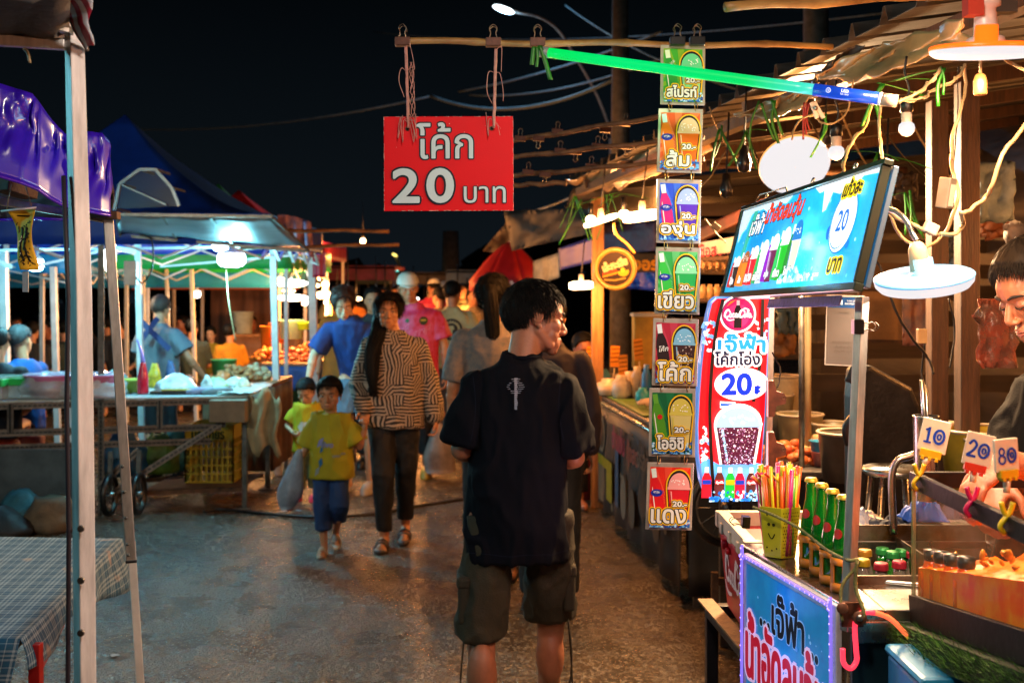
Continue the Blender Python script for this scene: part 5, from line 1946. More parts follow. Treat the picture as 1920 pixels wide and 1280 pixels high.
for k in range(3):
 c = curve([P(1508 + k * 5, 192, 3.3), P(1506 + k * 3, 220, 3.3), P(1506 + k * 6, 262 - k * 9, 3.3)], 4)
 mb.sheet([[q - V((.0025, 0, 0)), q + V((0, -.002, 0)), q + V((.0025, 0, 0))] for q in c], mat('pink_ribbon', '7a2830', .5), .0008)
mb.single('pink_ribbon', 'dull pink ribbon hanging just above the big round lamp', 'ribbon')
def disclamp(px, py, Y, rpx, tiltx, tilty, lab, rim, glow, W_, col, thick=.012, ldir=None, nm='disc_lamp', rimh=.010):
 c = P(px, py, Y)
 r = rpx * Y / F
 t = thing(nm, lab, 'lamp', c)
 q = Euler((R(tiltx), R(tilty), 0)).to_quaternion()
 mb = MB()
 mb.lathe([(r, 0), (r * .985, -thick * .5), (r * .9, -thick), (r * .5, -thick * 1.15), (.001, -thick * 1.2)], c, glow, 44, q)
 mb.build('diffuser', t)
 mb = MB()
 mb.lathe([(r, 0), (r * 1.012, rimh * .4), (r, rimh), (r * .93, rimh * 1.35), (r * .3, rimh * 2), (.022, rimh * 2.4), (.020, rimh * 2.4 + .03), (.001, rimh * 2.4 + .03)], c, rim, 44, q)
 mb.build('rim', t)
 if W_:
  d = q @ V((0, 0, -1))
  l = bpy.data.lights.new('lamp_light', 'AREA')
  l.shape = 'DISK'
  l.size = r * 1.8
  l.energy = W_
  l.color = hexc(col)
  o = bpy.data.objects.new('lamp_light', l)
  COL.objects.link(o)
  o.parent = t
  o.location = d * (thick * 1.2 + .006)
  o.rotation_mode = 'QUATERNION'
  o.rotation_quaternion = V((0, 0, -1)).rotation_difference(d)
 return t, q
M_RIMW = mat('warm_lamp_rim', 'e0a050', .4, es=1.2, var=0)
M_GLOWD = mat('disc_glow', '303030', .5, es=.88, var=0, ecol='e9e6e8')
for q_ in (M_RIMW, M_GLOWD):
 q_.cycles.emission_sampling = 'NONE'
disclamp(1490, 310, 4.5, 66, -47, 0, 'large round white lamp facing the street above the menu light box', M_RIMW, M_GLOWD, 105, 'ffd09a')
lt, lq = disclamp(1732, 521, 2.32, 90, 12, -9, 'round lamp with a blue rim on a gooseneck, right of the menu light box', mat('blue_rim', '60b0e8', .3, es=.6, var=0), M_GLOWD, 5, 'ffe0c0', thick=.020, rimh=.0045)
lt3, _ = disclamp(1848, 95, 2.15, 100, 7, 0, 'round lamp with a glowing orange rim hung at the top right corner', mat('orange_rim', 'ff5a10', .3, es=1.6, var=0), M_GLOWD, 19, 'ffc898', thick=.012, rimh=.007)
mb = MB()
c = P(1848, 60, 2.17)
mb.lathe([(.001, -.02), (.038, -.02), (.034, -.005), (.022, .0), (.020, .05), (.028, .055), (.028, .075), (.016, .08), (.014, .12), (.001, .12)], c - V((0, 0, .008)), M_WPAINT, 20)
mb.build('holder', lt3)
mb = MB()
mb.box(c + V((-.028, -.01, .045)), (.03, .03, .035), mat('red_switch', 'a02818', .4))
mb.box(c + V((.035, 0, .05)), (.04, .03, .03), M_BLACK)
mb.tube(curve([c + V((.04, 0, .05)), c + V((.10, 0, .09)), c + V((.2, 0, .08)), c + V((.35, 0, .14))], 5), .005, M_WIREB, 6)
mb.build('switch', lt3)
mb = MB()
c = P(1722, 480, 2.32)
mb.lathe([(.012, -.034), (.020, -.030), (.0185, .015), (.012, .026), (.006, .030), (.001, .031)], c, mat('cream_socket', 'b8a888', .4), 20, Euler((0, R(-8), 0)).to_quaternion())
mb.build('socket', lt)
mb = MB()
mb.tube(curve([c + V((-.002, 0, .03)), P(1712, 440, 2.33), P(1700, 415, 2.34), P(1682, 398, 2.36), P(1664, 392, 2.38)], 6), .006, M_STEEL, 8)
mb.build('gooseneck', lt)
def bulb(px, py, Y, rpx, lab, W_=10, col=NEUT, on=True):
 c = P(px, py, Y)
 r = rpx * Y / F
 t = thing('bulb', lab, 'bulb', c)
 if on:
  mb = MB()
  mb.lathe([(r * .62, r * .75), (r * .9, r * .5), (r, .05 * r), (r * .92, -r * .4), (r * .6, -r * .82), (.001, -r)], c, M_GLOWD, 24)
  mb.build('globe', t)
 mb = MB()
 mb.lathe([(r * .62, r * .75), (r * .64, r * 1.9), (r * .5, r * 2.0), (.001, r * 2.0)], c, mat('bulb_base', 'c8b8a8', .4), 20)
 mb.lathe([(r * .5, r * 1.95), (r * .78, r * 2.1), (r * .74, r * 3.4), (r * .3, r * 3.7), (.001, r * 3.72)], c, M_BLACK if on else mat('brass_socket', 'a8824c', .4, .5), 18)
 mb.build('socket', t)
 mb = MB()
 mb.tube(curve([c + V((0, 0, r * 3.6)), c + V((.006, 0, r * 5)), c + V((-.004, 0, r * 7)), c + V((0, 0, r * 9))], 4), .0028, M_WIRE if not on else M_WIREB, 6)
 mb.build('cord', t)
 if W_:
  lamp('bulb_light', c - V((0, 0, r + .02)), W_, col, .03, t)
 return t
bulb(1568, 286, 3.1, 15, 'small glowing bulb touching the large round lamp', 9, WARM)
bulb(1700, 241, 2.55, 15, 'small glowing bulb hanging under the end of the green tube', 8, WARM)
t = thing('empty_socket', 'brass coloured empty bulb socket hanging at the upper right', 'socket', P(1838, 158, 2.3))
mb = MB()
c = P(1838, 158, 2.3)
mb.lathe([(.001, -.022), (.011, -.022), (.0135, -.018), (.0135, .006), (.010, .018), (.004, .022), (.001, .022)], c, mat('brass_socket', 'a8824c', .4, .5), 18)
mb.build('shell', t)
mb = MB()
mb.tube([c + V((0, 0, .02)), c + V((.002, 0, .06)), c + V((-.002, 0, .1))], .003, M_WIRE, 6)
mb.build('cord', t)
for (a, b_, Y, lab, rr_) in (((1095, 424), (1158, 403), 6.2, 'glowing tube lamp tied across the square timber post', .016), ((1168, 410), (1240, 400), 5.9, 'wide white lamp between the timber post and the drink cards', .028), ((1067, 536), (1112, 534), 8.2, 'long warm lamp in the far stall left of the timber post', .030)):
 p, q = P(*a, Y), P(*b_, Y)
 t = thing('tube_lamp', lab, 'lamp', p.lerp(q, .5))
 mb = MB()
 mb.tube([p.lerp(q, i / 6) for i in range(7)], [rr_ * .7] + [rr_] * 5 + [rr_ * .7], M_GLOWW, 12)
 mb.build('diffuser', t)
 mb = MB()
 mb.cyl(p.lerp(q, .5) + V((0, 0, rr_)), p.lerp(q, .5) + V((.0, 0, rr_ + .05)), .018, M_WPAINT, n=10)
 mb.tube([p.lerp(q, .5) + V((0, 0, rr_ + .04)), p.lerp(q, .5) + V((.03, 0, .35))], .004, M_WIREB, 5)
 mb.build('holder', t)
 lamp('lamp_light', p.lerp(q, .5) - V((0, .25, .08)), 42, WARM, .06, t)
for i, (px, py, Y) in enumerate(((1108, 412, 6.3), (1170, 402, 6.0))):
 c = P(px, py, Y)
 mb = MB()
 mb.ell(c, (.030, .030, .026), M_GLOWW, n=14, k=8)
 mb.cyl(c + V((0, 0, .02)), c + V((0, 0, .09)), .014, M_BLACK, n=10)
 mb.single('bulb', 'small bulb above the tube lamp on the timber post' if i == 0 else 'small bulb between the tube lamp and the wide lamp', 'bulb')
mb = MB()
mb.tube(curve([P(1150, 418, 5.9), P(1156, 440, 5.9), P(1176, 458, 5.9), P(1190, 475, 5.9)], 6), .007, mat('lit_arm', 'c88a30', .4), 7)
mb.single('lamp_arm', 'curved golden arm hanging below the tube lamp', 'arm')
cab = [([(1808, 120), (1812, 160), (1800, 215), (1786, 255), (1784, 300)], 2.45, .0035, M_WIRE, 'pale cable dropping from the roof to the grey adaptor'),
       ([(1782, 290), (1790, 330), (1798, 362), (1790, 395), (1768, 440), (1745, 432)], 2.5, .004, M_WIRE, 'pale cable looping beside the grey adaptor'),
       ([(1930, 225), (1912, 250), (1880, 292), (1862, 345), (1845, 372), (1812, 398), (1803, 400), (1806, 420), (1790, 438), (1762, 438)], 2.35, .0045, M_WIRE, 'thick yellowed cable curling in from the right edge'),
       ([(1664, 395), (1690, 412), (1720, 425), (1748, 438)], 2.45, .0045, M_WIRE, 'cable from the light box to the white plug adaptor'),
       ([(1668, 402), (1690, 442), (1710, 458), (1740, 462), (1768, 440)], 2.5, .0035, M_WIRE, 'thin cable with a small clamp behind the gooseneck'),
       ([(1683, 192), (1720, 175), (1750, 150), (1762, 130)], 2.35, .0032, M_WIRE, 'twisted cable rising from the tube end, upper strand'),
       ([(1683, 190), (1730, 184), (1752, 168), (1790, 150), (1808, 125)], 2.38, .0026, M_WIRE, 'twisted cable rising from the tube end, lower strand'),
       ([(1635, 195), (1625, 235), (1600, 265), (1585, 300), (1580, 330)], 2.6, .003, M_WIRE, 'twisted pale cord holding up the left of the menu light box'),
       ([(1650, 200), (1650, 250), (1655, 300)], 2.5, .0035, M_WIRE, 'straight pale cord holding up the right of the menu light box'),
       ([(1600, 150), (1590, 205), (1570, 228), (1545, 232), (1530, 222)], 2.9, .0025, M_WIRE, 'thin cable under the tube with a white clothes peg'),
       ([(1485, 262), (1490, 240), (1505, 222), (1525, 214)], 3.0, .0025, M_WIRE, 'thin cable feeding the large round lamp'),
       ([(1796, 125), (1797, 200), (1790, 290), (1782, 345)], 2.6, .0015, M_WIREB, 'thin black cable beside the pale one'),
       ([(1880, 108), (1900, 120), (1935, 140)], 2.25, .0035, M_WIRE, 'cable leaving the top right lamp towards the edge'),
       ([(1622, 470), (1650, 500), (1670, 560), (1700, 620), (1740, 670), (1750, 700)], 3.3, .004, M_WIREB, 'black cable slanting behind the steel post'),
       ([(1448, 660), (1462, 690), (1460, 720), (1445, 742)], 3.0, .002, M_WIREB, 'thin black cable behind the cola light panel'),
       ([(1240, 395), (1280, 380), (1325, 340), (1345, 310), (1362, 280)], 4.6, .003, M_WIRE, 'pale cable strung behind the grape card'),
       ([(1322, 410), (1345, 440), (1362, 455)], 4.4, .003, M_WIRE, 'cable with an inline switch left of the menu light box'),
       ([(1735, 640), (1728, 700), (1738, 735)], 3.4, .003, M_WIREB, 'black lead hanging from the cream plug'),
       ([(1780, 560), (1790, 620), (1780, 690)], 3.6, .003, M_WIREB, 'black lead hanging between the brown posts')]
for pts, Y, r, m_, lab in cab:
 c = curve([P(x, y, Y + .02 * math.sin(i * 2)) for i, (x, y) in enumerate(pts)], 8)
 c = [p + V((.003 * nz((i * .35, Y, 1)), 0, .003 * nz((i * .35, 4, Y)))) for i, p in enumerate(c)]
 mb = MB()
 mb.tube(c, r, m_, 7)
 if 'twisted' in lab:
  mb.tube([p + V((.004 * math.cos(i * 1.1), .003, .004 * math.sin(i * 1.1))) for i, p in enumerate(c)], r * .7, m_, 6)
 mb.single('cable', lab, 'cable')
mb = MB()
FRa = frame(P(1774, 362, 2.5), V((.75, .66, -.0)), V((.25, 0, 1)))
mb.M = FRa
mb.box((0, 0, 0), (.030, .068, .028), mat('grey_adaptor', '6a6258', .45))
mb.rect(-.011, -.028, .011, .02, ink('b0aca4'), .0145)
mb.single('power_adaptor', 'grey box adaptor hanging on the pale cable', 'adaptor', bevel=.003)
mb = MB(frame(P(1745, 428, 2.42), V((1, .1, -.45)), V((.4, 0, 1))))
mb.box((0, 0, 0), (.030, .024, .018), mat('cream_plug', 'c0ac98', .4))
mb.single('plug_adaptor', 'cream plug adaptor tangled in the cables right of the menu light box', 'plug', bevel=.003)
mb = MB()
mb.box(P(1728, 630, 3.4), (.028, .02, .044), mat('cream_plug2', 'b89868', .4))
mb.single('plug', 'cream plug hanging in front of the left brown post', 'plug', bevel=.003)
mb = MB()
mb.box(P(1342, 425, 4.38), (.035, .015, .025), M_WIRE, (0, R(40), 0))
mb.single('inline_switch', 'inline switch on the cable left of the menu light box', 'switch', bevel=.003)
t = thing('clothes_peg', 'white clothes peg clipped to the cable under the tarpaulin', 'peg', P(1533, 205, 2.9))
for s in (-1, 1):
 mb = MB()
 mb.beam(P(1524, 192, 2.9) + V((s * .003, 0, 0)), P(1538 + s * 6, 222, 2.9), .008, .01, M_WPAINT)
 mb.build('jaw', t, .001)
mb = MB()
mb.cyl(P(1529, 203, 2.89), P(1529, 203, 2.91), .006, M_STEEL, n=10)
mb.build('spring', t)
bl_, br_ = P(1355, 549, 3.12), P(1602, 529, 2.18)
tl_ = P(1394, 398, 3.12)
FRL = frame(bl_, br_ - bl_, tl_ - bl_)
LW, LH = (br_ - bl_).length, (tl_ - bl_).length * 1.0
LH = .232
t = thing('menu_light_box', 'blue backlit menu board of drinks in a dark green frame, tilted above the stall', 'light box', bl_.lerp(br_, .5) - V((0, 0, .02)))
mb = MB(FRL)
fr = mat('dark_green_frame', '14281f', .35, .4, var=.2, coat=.3)
e_ = .013
for (x0, y0, x1, y1) in ((-e_, -e_ * 1.3, LW + e_, 0), (-e_, LH, LW + e_, LH + e_), (-e_, 0, 0, LH), (LW, 0, LW + e_ * .7, LH)):
 mb.box(((x0 + x1) / 2, (y0 + y1) / 2, -.006), (x1 - x0, y1 - y0, .020), fr)
mb.box((LW / 2, LH / 2, -.026), (LW + e_ * .8, LH + e_ * .8, .012), mat('blue_lit_case', '4a6a88', .35, .3, coat=.3))  # bluish light on the case sides is put into this colour
mb.build('frame', t, .002)
mb = MB(FRL)
ES = .80
def E(h, k=1.0):
 return ink(h, ES * k, .3)
SKY = mat('backlit_sky_print', '0f9ee8', .3, es=.8, var=.12, vs=5, col2='30c0f0')
SKY.cycles.emission_sampling = 'NONE'
mb.rect(0, 0, LW, LH, SKY, -.004)
mb.z = -.0035
mb.poly([(LW * .60, LH), (LW * .64, LH * .93), (LW * .67, LH * .94), (LW * .69, LH * .72), (LW * .71, LH * .74), (LW * .73, LH * .9), (LW * .78, LH * .86), (LW * .83, LH * .93), (LW * .86, LH * .88), (LW * .90, LH * .97), (LW, LH * .95), (LW, LH)], E('e8eef4'))
mb.poly([(0, LH * .80), (LW * .02, LH * .60), (LW * .04, LH * .72), (LW * .07, LH * .76), (LW * .10, LH * .93), (LW * .2, LH * .95), (LW * .26, LH * .88), (LW * .33, LH * .96), (LW * .4, LH * .93), (LW * .44, LH), (0, LH)], E('cfe8f6'))
mb.poly([(LW * .08, LH * .4), (LW * .12, LH * .95), (LW * .16, LH * .95), (LW * .12, LH * .4)], E('30b8a8'))
rn = random.Random(2)
for i in range(60):
 mb.disc(rn.uniform(.02, .98) * LW, rn.uniform(.05, .9) * LH, rn.uniform(.001, .005), E(rn.choice(('70d0f8', '48b8f0', 'a8e4fa'))), z=-.0033 + i * 1e-6, n=10)
mb.z = -.003
mb.disc(LW * .77, LH * .5, .016, E('1060d0'))
mb.disc(LW * .80, LH * .84, .010, E('1060d0'))
mb.disc(LW * .90, LH * .36, .010, E('1878e0'))
mb.disc(LW * .845, LH * .58, LH * .30, E('1878d8'), ry=LH * .30)
mb.disc(LW * .845, LH * .58, LH * .285, E('f4f8ff'), ry=LH * .285)
mb.disc(LW * .84, LH * .585, LH * .255, E('1878d8'), ry=LH * .262)
mb.disc(LW * .842, LH * .585, LH * .245, E('eef4fa'), ry=LH * .252)
mb.text('20', LW * .845, LH * .585, LH * .19, E('1468c8'), bold=.001)
mb.text('แก้วละ', LW * .865, LH * .885, LH * .15, E('181818'), bold=.0016, it=.2, rings=[(.007, E('f0d000'))])
mb.text('บาท', LW * .865, LH * .17, LH * .12, E('181818'), bold=.0014, it=.1, rings=[(.006, E('f0d000'))])
drinks = [('โค้ก', 'c02020', '241010', 'e8f0f4'), ('ส้ม', 'f08010', 'f08818', 'a06030'), ('แดง', 'd01028', 'e01028', 'e8f4f8'), ('สไปรท์', '20b060', 'd8e8f0', 'f4f8fa'), ('องุ่น', '9010c0', '6a0a4a', 'f0f4f8'), ('เขียว', '28c060', '18b828', 'f4f8fa'), ('โออิชิ', '208830', 'e8dcc8', '1878c8')]
for i, (nm, bc, lc, fc) in enumerate(drinks):
 x = LW * (.045 + .093 * i)
 bottleshape(mb, x + LW * .005, LH * .06, LH * (.36 + .03 * i), LW * .036, E(bc), E('e8eef0'), R(-4), None, False)
 cupshape(mb, x + LW * .052, LH * .05, LH * (.38 + .035 * i), LW * .066, E(lc), E(fc), es=1, seed=i)
 mb.text(nm, x + LW * .040, LH * .13, LH * .085, E('f8f8f8'), bold=.0009, rings=[(.0028, E('506070'))])
mb.text('เจ๊ฟ้า', LW * .315, LH * .70, LH * .23, E('f4f8fa'), w=LW * .12, bold=.0007, it=.25, rings=[(.0045, E('14244a'))])
mb.text('น้ำอัดลมวุ้น', LW * .515, LH * .755, LH * .27, E('f83808'), w=LW * .28, bold=.0014, it=.3, rings=[(.0036, E('1a1430'))])
mb.text('ร้านน้ำอัดลมเจ๊ฟ้า โทร 065-2395', LW * .80, LH * .055, LH * .04, E('f4f8fa'), bold=.0004)
rn = random.Random(6)
mb.ice(LW * .60, 0, LW * .85, LH * .12, 60, [E('a8e4fa'), E('e0f6fc'), E('58c0f0')], .014, 4)
mb.build('printed_face', t)
mb = MB(FRL)
mb.box((LW * .64, -.030, -.02), (LW * .50, .022, .003), mat('blue_pleated_skirt', '5048a0', .5, var=.5, vs=30, stretch=(8, 8, .5)))
mb.build('lower_strip', t)
for fx in (.18, .55, .82):
 mb = MB(FRL)
 mb.torus((LW * fx, LH + e_ + .010, -.008), .008, .0018, M_STEEL, n=14, k=6)
 mb.build('hook', t)
mb = MB(FRL)
mb.tube([(LW * .10, LH + .02, -.005), (LW * .12, LH + .035, -.005), (LW * .35, LH + .030, -.005), (LW * .37, LH + .018, -.005)], .002, M_STEEL, 6)
mb.build('carry_handle', t)
l = bpy.data.lights.new('face_light', 'AREA')
l.shape = 'RECTANGLE'
l.size, l.size_y = LW * .9, LH * .8
l.energy = 5
l.color = (.45, .8, 1)
o = bpy.data.objects.new('face_light', l)
COL.objects.link(o)
o.parent = t
mw = FRL @ Matrix.Translation((LW / 2, LH / 2, .02)) @ Matrix.Rotation(math.pi, 4, 'X')
o.matrix_local = Matrix.Translation(-ORG[t]) @ mw
YP = 3.02
kp = YP / F
def script(mb, cx, cy, w, m_, lw=1.0):
 """flowing two-word script drawn with strokes"""
 u = w / 20.0
 def S(pts, wd):
  c = curve([(x, y, 0) for x, y in pts], 6)
  n = len(c)
  ws = [wd * u * lw * (.45 + .75 * math.sin(math.pi * min(1, .12 + .8 * i / n))) for i in range(n)]
  mb.stroke([(cx + (p.x - 10) * u, cy + (p.y - 3) * u) for p in c], ws, m_)
 S([(4.0, 4.6), (3.4, 5.6), (2.2, 5.4), (1.0, 3.6), (.6, 1.6), (1.4, .6), (2.8, .9), (3.8, 1.8)], .95)
 S([(3.9, 4.9), (4.3, 4.2), (3.8, 3.8)], .6)
 S([(5.4, 3.2), (4.4, 2.9), (3.9, 1.6), (4.5, .7), (5.4, 1.2), (5.6, 2.6), (5.2, 3.3)], .6)
 S([(7.4, 3.0), (6.6, 3.2), (6.0, 1.8), (6.3, .8), (7.2, .8), (7.8, 1.4)], .6)
 S([(9.3, 3.0), (8.4, 3.2), (7.8, 1.8), (8.2, .7), (9.0, 1.2), (9.4, 3.1)], .6)
 S([(9.4, 3.1), (9.2, 1.2), (9.6, .7), (10.2, 1.2)], .6)
 S([(9.9, 2.3), (10.6, 2.4)], .6)
 S([(14.0, 4.9), (13.2, 5.7), (12.0, 5.2), (11.0, 3.4), (10.8, 1.6), (11.6, .7), (13.0, 1.1), (13.8, 2.0)], .95)
 S([(13.9, 5.1), (14.4, 4.4), (13.9, 3.9)], .6)
 S([(15.2, 3.2), (14.3, 2.9), (13.8, 1.6), (14.4, .7), (15.2, 1.2), (15.4, 2.6), (15.0, 3.3)], .6)
 S([(15.8, 1.2), (16.8, 3.4), (17.2, 5.4), (16.8, 6.0), (16.4, 5.0), (16.2, 2.2), (16.5, .8), (17.2, 1.1)], .55)
 S([(18.6, 3.0), (17.8, 3.2), (17.2, 1.8), (17.6, .7), (18.3, 1.2), (18.7, 3.1)], .6)
 S([(18.7, 3.1), (18.5, 1.2), (18.9, .7), (19.6, 1.3)], .6)
 S([(1.4, .6), (2.0, -.8), (4.0, -1.4), (7.0, -.9)], .7)
 S([(12.8, 5.9), (14.2, 6.9), (15.6, 6.4), (16.2, 6.8)], .6)
def PX(x, y):
 return ((x - 1310) * kp, (940 - y) * kp)
FRP = frame(P(1310, 940, YP), V((1, .10, 0)), V((.012, -.05, 1)))
t = thing('cola_light_panel', 'tall backlit red cola panel with a big 20 and an iced cup beside the cards', 'light panel', P(1375, 940, YP))
edge = [(1333, 938), (1322, 925), (1313, 900), (1306, 850), (1304, 800), (1306, 740), (1310, 680), (1316, 625), (1322, 590), (1328, 565), (1338, 556), (1442, 556), (1441, 640), (1437, 780), (1432, 860), (1428, 938)]
pe = [PX(*p) for p in edge]
mb = MB(FRP)
n = len(pe)
mb.add([(x, y, -.030) for x, y in pe] + [(x, y, 0) for x, y in pe], [tuple(range(n)), tuple(range(2 * n - 1, n - 1, -1))] + [(i, i + n, (i + 1) % n + n, (i + 1) % n) for i in range(n)], mat('lit_acrylic_edge', '6090e0', .2, es=.55, var=0))
mb.build('acrylic_body', t, .003)
mb = MB(FRP)
mb.z = .001
RB = mat('backlit_red_print', 'e81420', .3, es=.75, var=.08, vs=10)
RB.cycles.emission_sampling = 'NONE'
def shr(p, k):
 cx, cy = PX(1375, 750)
 return (cx + (p[0] - cx) * k, cy + (p[1] - cy) * (1 - (1 - k) * .35))
mb.poly([shr(p, .95) for p in pe], RB, .0012)
mb.z = .0016
yb_ = PX(0, 930)[1]
mb.poly([shr(PX(*p), .95) for p in ((1333, 938), (1322, 925), (1313, 900), (1309, 870), (1320, 858), (1345, 872), (1380, 866), (1410, 868), (1431, 872), (1428, 938))], E('5ab0f0'))
for (x0, x1, y0, y1, n_) in ((1312, 1335, 600, 660, 26), (1412, 1438, 590, 640, 20), (1310, 1328, 800, 870, 26)):
 a, b_ = PX(x0, y1), PX(x1, y0)
 rn = random.Random(x0)
 for i in range(n_):
  cx, cy, r = rn.uniform(a[0], b_[0]), rn.uniform(a[1], b_[1]), rn.uniform(.003, .010)
  mb.poly([(cx + r * math.cos(k * 1.257 + i) * rn.uniform(.4, 1), cy + r * math.sin(k * 1.257 + i) * rn.uniform(.4, 1)) for k in range(5)], E(rn.choice(('e8f4fc', 'a8d4f4', '7ab4e8'))), mb.lay(.00002))
c_ = PX(1379, 588)
mb.disc(*c_, 35 * kp, E('f4eef4'))
mb.disc(*c_, 31 * kp, E('20283c'))
mb.disc(*c_, 29.5 * kp, E('d81860'))
mb.disc(c_[0], c_[1] - 3 * kp, 22 * kp, E('e83070'))
bottleshape(mb, c_[0], c_[1] - 26 * kp, 52 * kp, 15 * kp, E('1a1418'), E('c8c0c4'), 0, None, False)
script(mb, c_[0], c_[1] + 1 * kp, 54 * kp, E('fff8f8'), 1.25)
mb.poly([(c_[0] - 24 * kp, c_[1] + 14 * kp), (c_[0] - 16 * kp, c_[1] + 24 * kp), (c_[0] - 4 * kp, c_[1] + 28 * kp), (c_[0] - 14 * kp, c_[1] + 21 * kp)], E('e88020'))
def ptx(tx, x0, x1, y0, y1, m_, bo, rings):
 a, b_ = PX(x0, y1), PX(x1, y0)
 mb.text(tx, (a[0] + b_[0]) / 2, (a[1] + b_[1]) / 2, b_[1] - a[1], m_, w=b_[0] - a[0], bold=bo, rings=rings)
ptx('เจ๊ฟ้า', 1341, 1430, 625, 658, E('1c90f0'), .0022, [(.008, E('f4f8fc'))])
ptx('โค้กโอ่ง', 1335, 1420, 657, 682, E('14183a'), .0014, [(.0065, E('f4f8fc'))])
a = PX(1386, 718)
mb.disc(a[0], a[1], 52 * kp, E('f0f4fc'), ry=31 * kp)
ptx('20', 1349, 1404, 699, 737, E('0a30e8'), .0030, [])
ptx('฿', 1411, 1424, 720, 737, E('0a30e8'), .0008, [])
mb.stroke([PX(1345, 756), PX(1370, 756), PX(1380, 788)], 13 * kp, E('f4f8fc'))
mb.stroke([PX(1346, 756), PX(1369, 756), PX(1378, 790)], 5 * kp, E('1458d8'))
cx_, cy_ = PX(1380, 0)[0], PX(0, 868)[1]
cupshape(mb, cx_, cy_, 108 * kp, 82 * kp, E('4a1830'), E('90ccf0'), [(E('f4f8fc'), 5 * kp)], es=1, seed=3)
rn = random.Random(11)
z = mb.lay()
for i in range(520):
 v = rn.random()
 hw_ = lerp(.34, .47, v) * 82 * kp
 mb.disc(cx_ + rn.uniform(-1, 1) * hw_, cy_ + v * 68 * kp, kp * rn.uniform(.5, 1.7), E(rn.choice(('f0e8f4', '8a5080', '240818', 'b088b8', '301440', 'c8c8f0', '5a1838'))), z=z + i * 1e-6, n=5)
for i, (bx, c1_, c2_) in enumerate(((1321, 'c01828', 'e02030'), (1345, '5a2420', 'd8dcf0'), (1364, '18b038', 'f0b010'), (1382, 'e01838', 'd8e4f4'), (1403, '4a2420', 'd8dcf0'))):
 x, y = PX(bx, 930)
 bottleshape(mb, x, y, 58 * kp, 19 * kp, E(c1_), E('e8f0fa'), 0, None, False)
 mb.rect(x - 8 * kp, y + 26 * kp, x + 8 * kp, y + 34 * kp, E(c2_ if i in (2,) else 'd82030' if i in (1, 4) else '1838b0'))
 if i in (1, 4):
  script(mb, x, y + 30 * kp, 14 * kp, E('ffffff'), 1.3)
mb.ice(*[*PX(1322, 934)], *PX(1424, 915), 90, [E('2890e8'), E('90d0f8'), E('d8f0fc'), E('1868d0')], 5 * kp, 9)
mb.build('printed_face', t)
for (pts, nm) in (([(1349, 560), (1338, 610), (1330, 680), (1327, 760), (1330, 840), (1337, 934)], 0), ([(1425, 560), (1424, 620), (1420, 690), (1410, 752)], 1)):
 mb = MB(FRP)
 c = curve([(*PX(*p), .010) for p in pts], 6)
 mb.sheet([[p - V((.0045, 0, 0)), p + V((.0045, 0, 0))] for p in c], M_BLACK, .002, smooth=False)
 z = .0112
 for i in range(1, len(c) - 1, 2):
  mb.box(c[i] + V((0, 0, .0006)), (.005, .005, .0018), mat('led_chip', 'b09050', .4))
 mb.build('led_strip', t)
l = bpy.data.lights.new('face_light', 'AREA')
l.shape = 'RECTANGLE'
l.size, l.size_y = .16, .5
l.energy = 2.5
l.color = (1, .45, .5)
o = bpy.data.objects.new('face_light', l)
COL.objects.link(o)
o.parent = t
o.matrix_local = Matrix.Translation(-ORG[t]) @ FRP @ Matrix.Translation((.1, .28, .03)) @ Matrix.Rotation(math.pi, 4, 'X')
for (py, lab) in ((752, 'upper of two rusty bulldog clips on the right edge of the cola panel'), (848, 'lower rusty bulldog clip beside the straws')):
 c = P(1447, py, YP - .03)
 mb = MB(frame(c, (1, 0, 0), (0, 0, 1)))
 pts = [(-.012, .055), (.004, .055), (.010, .028), (.030, .022), (.036, .010), (.034, -.006), (.010, -.012), (.004, -.040), (-.012, -.040)]
 n = len(pts)
 mb.add([(x, y, -.012) for x, y in pts] + [(x, y, .012) for x, y in pts], [tuple(range(n))[::-1], tuple(range(n, 2 * n))] + [(i, (i + 1) % n, (i + 1) % n + n, i + n) for i in range(n)], mat('rust_red_clip', '5a3024', .5, .4, var=.4, vs=30))
 mb.torus((.028, .010, .013), .004, .001, M_WIREM, n=12, k=5)
 mb.single('bulldog_clip', lab, 'clip', bevel=.002)
mb = MB()
mb.beam(P(1446, 552, 3.08), P(1438, 1000, 3.08), .018, .018, M_ALU)
mb.single('steel_rod', 'thin steel upright behind the right edge of the cola panel', 'post', bevel=.002)
ZT = .95
t = thing('drink_stall', 'stainless steel drink stall with a sunken bottle well and a dark teal front, bottom right', 'stall', V((1.1, 2.6, 0)))
M_TEAL = mat('dark_teal_panel', '16303a', .3, .5, var=.4, vs=2.5, coat=.3)
SX0, SX1 = .592, .685
mb = MB()
def plate(pts, z0, z1, m_):
 n = len(pts)
 mb.add([(x, y, z0) for x, y in pts] + [(x, y, z1) for x, y in pts], [tuple(range(n))[::-1], tuple(range(n, 2 * n))] + [(i, (i + 1) % n, (i + 1) % n + n, i + n) for i in range(n)], m_)
wx0, wx1, wy0, wy1 = .755, 1.22, 2.50, 2.93
plate([(SX1, 2.30), (wx0, 2.30), (wx0, 2.90), (.582, 2.90)], ZT - .022, ZT, M_STEEL)
plate([(wx0 + .0005, 2.30), (1.6, 2.30), (1.6, wy0), (wx0 + .0005, wy0)], ZT - .022, ZT, M_STEEL)
plate([(wx0 + .0005, wy1), (1.6, wy1), (1.6, 3.2), (wx0 + .0005, 3.2)], ZT - .022, ZT, M_STEEL)
plate([(wx1, wy0 + .0005), (1.6, wy0 + .0005), (1.6, wy1 - .0005), (wx1, wy1 - .0005)], ZT - .022, ZT, M_STEEL)
mb.build('counter_top', t, .003)
mb = MB()
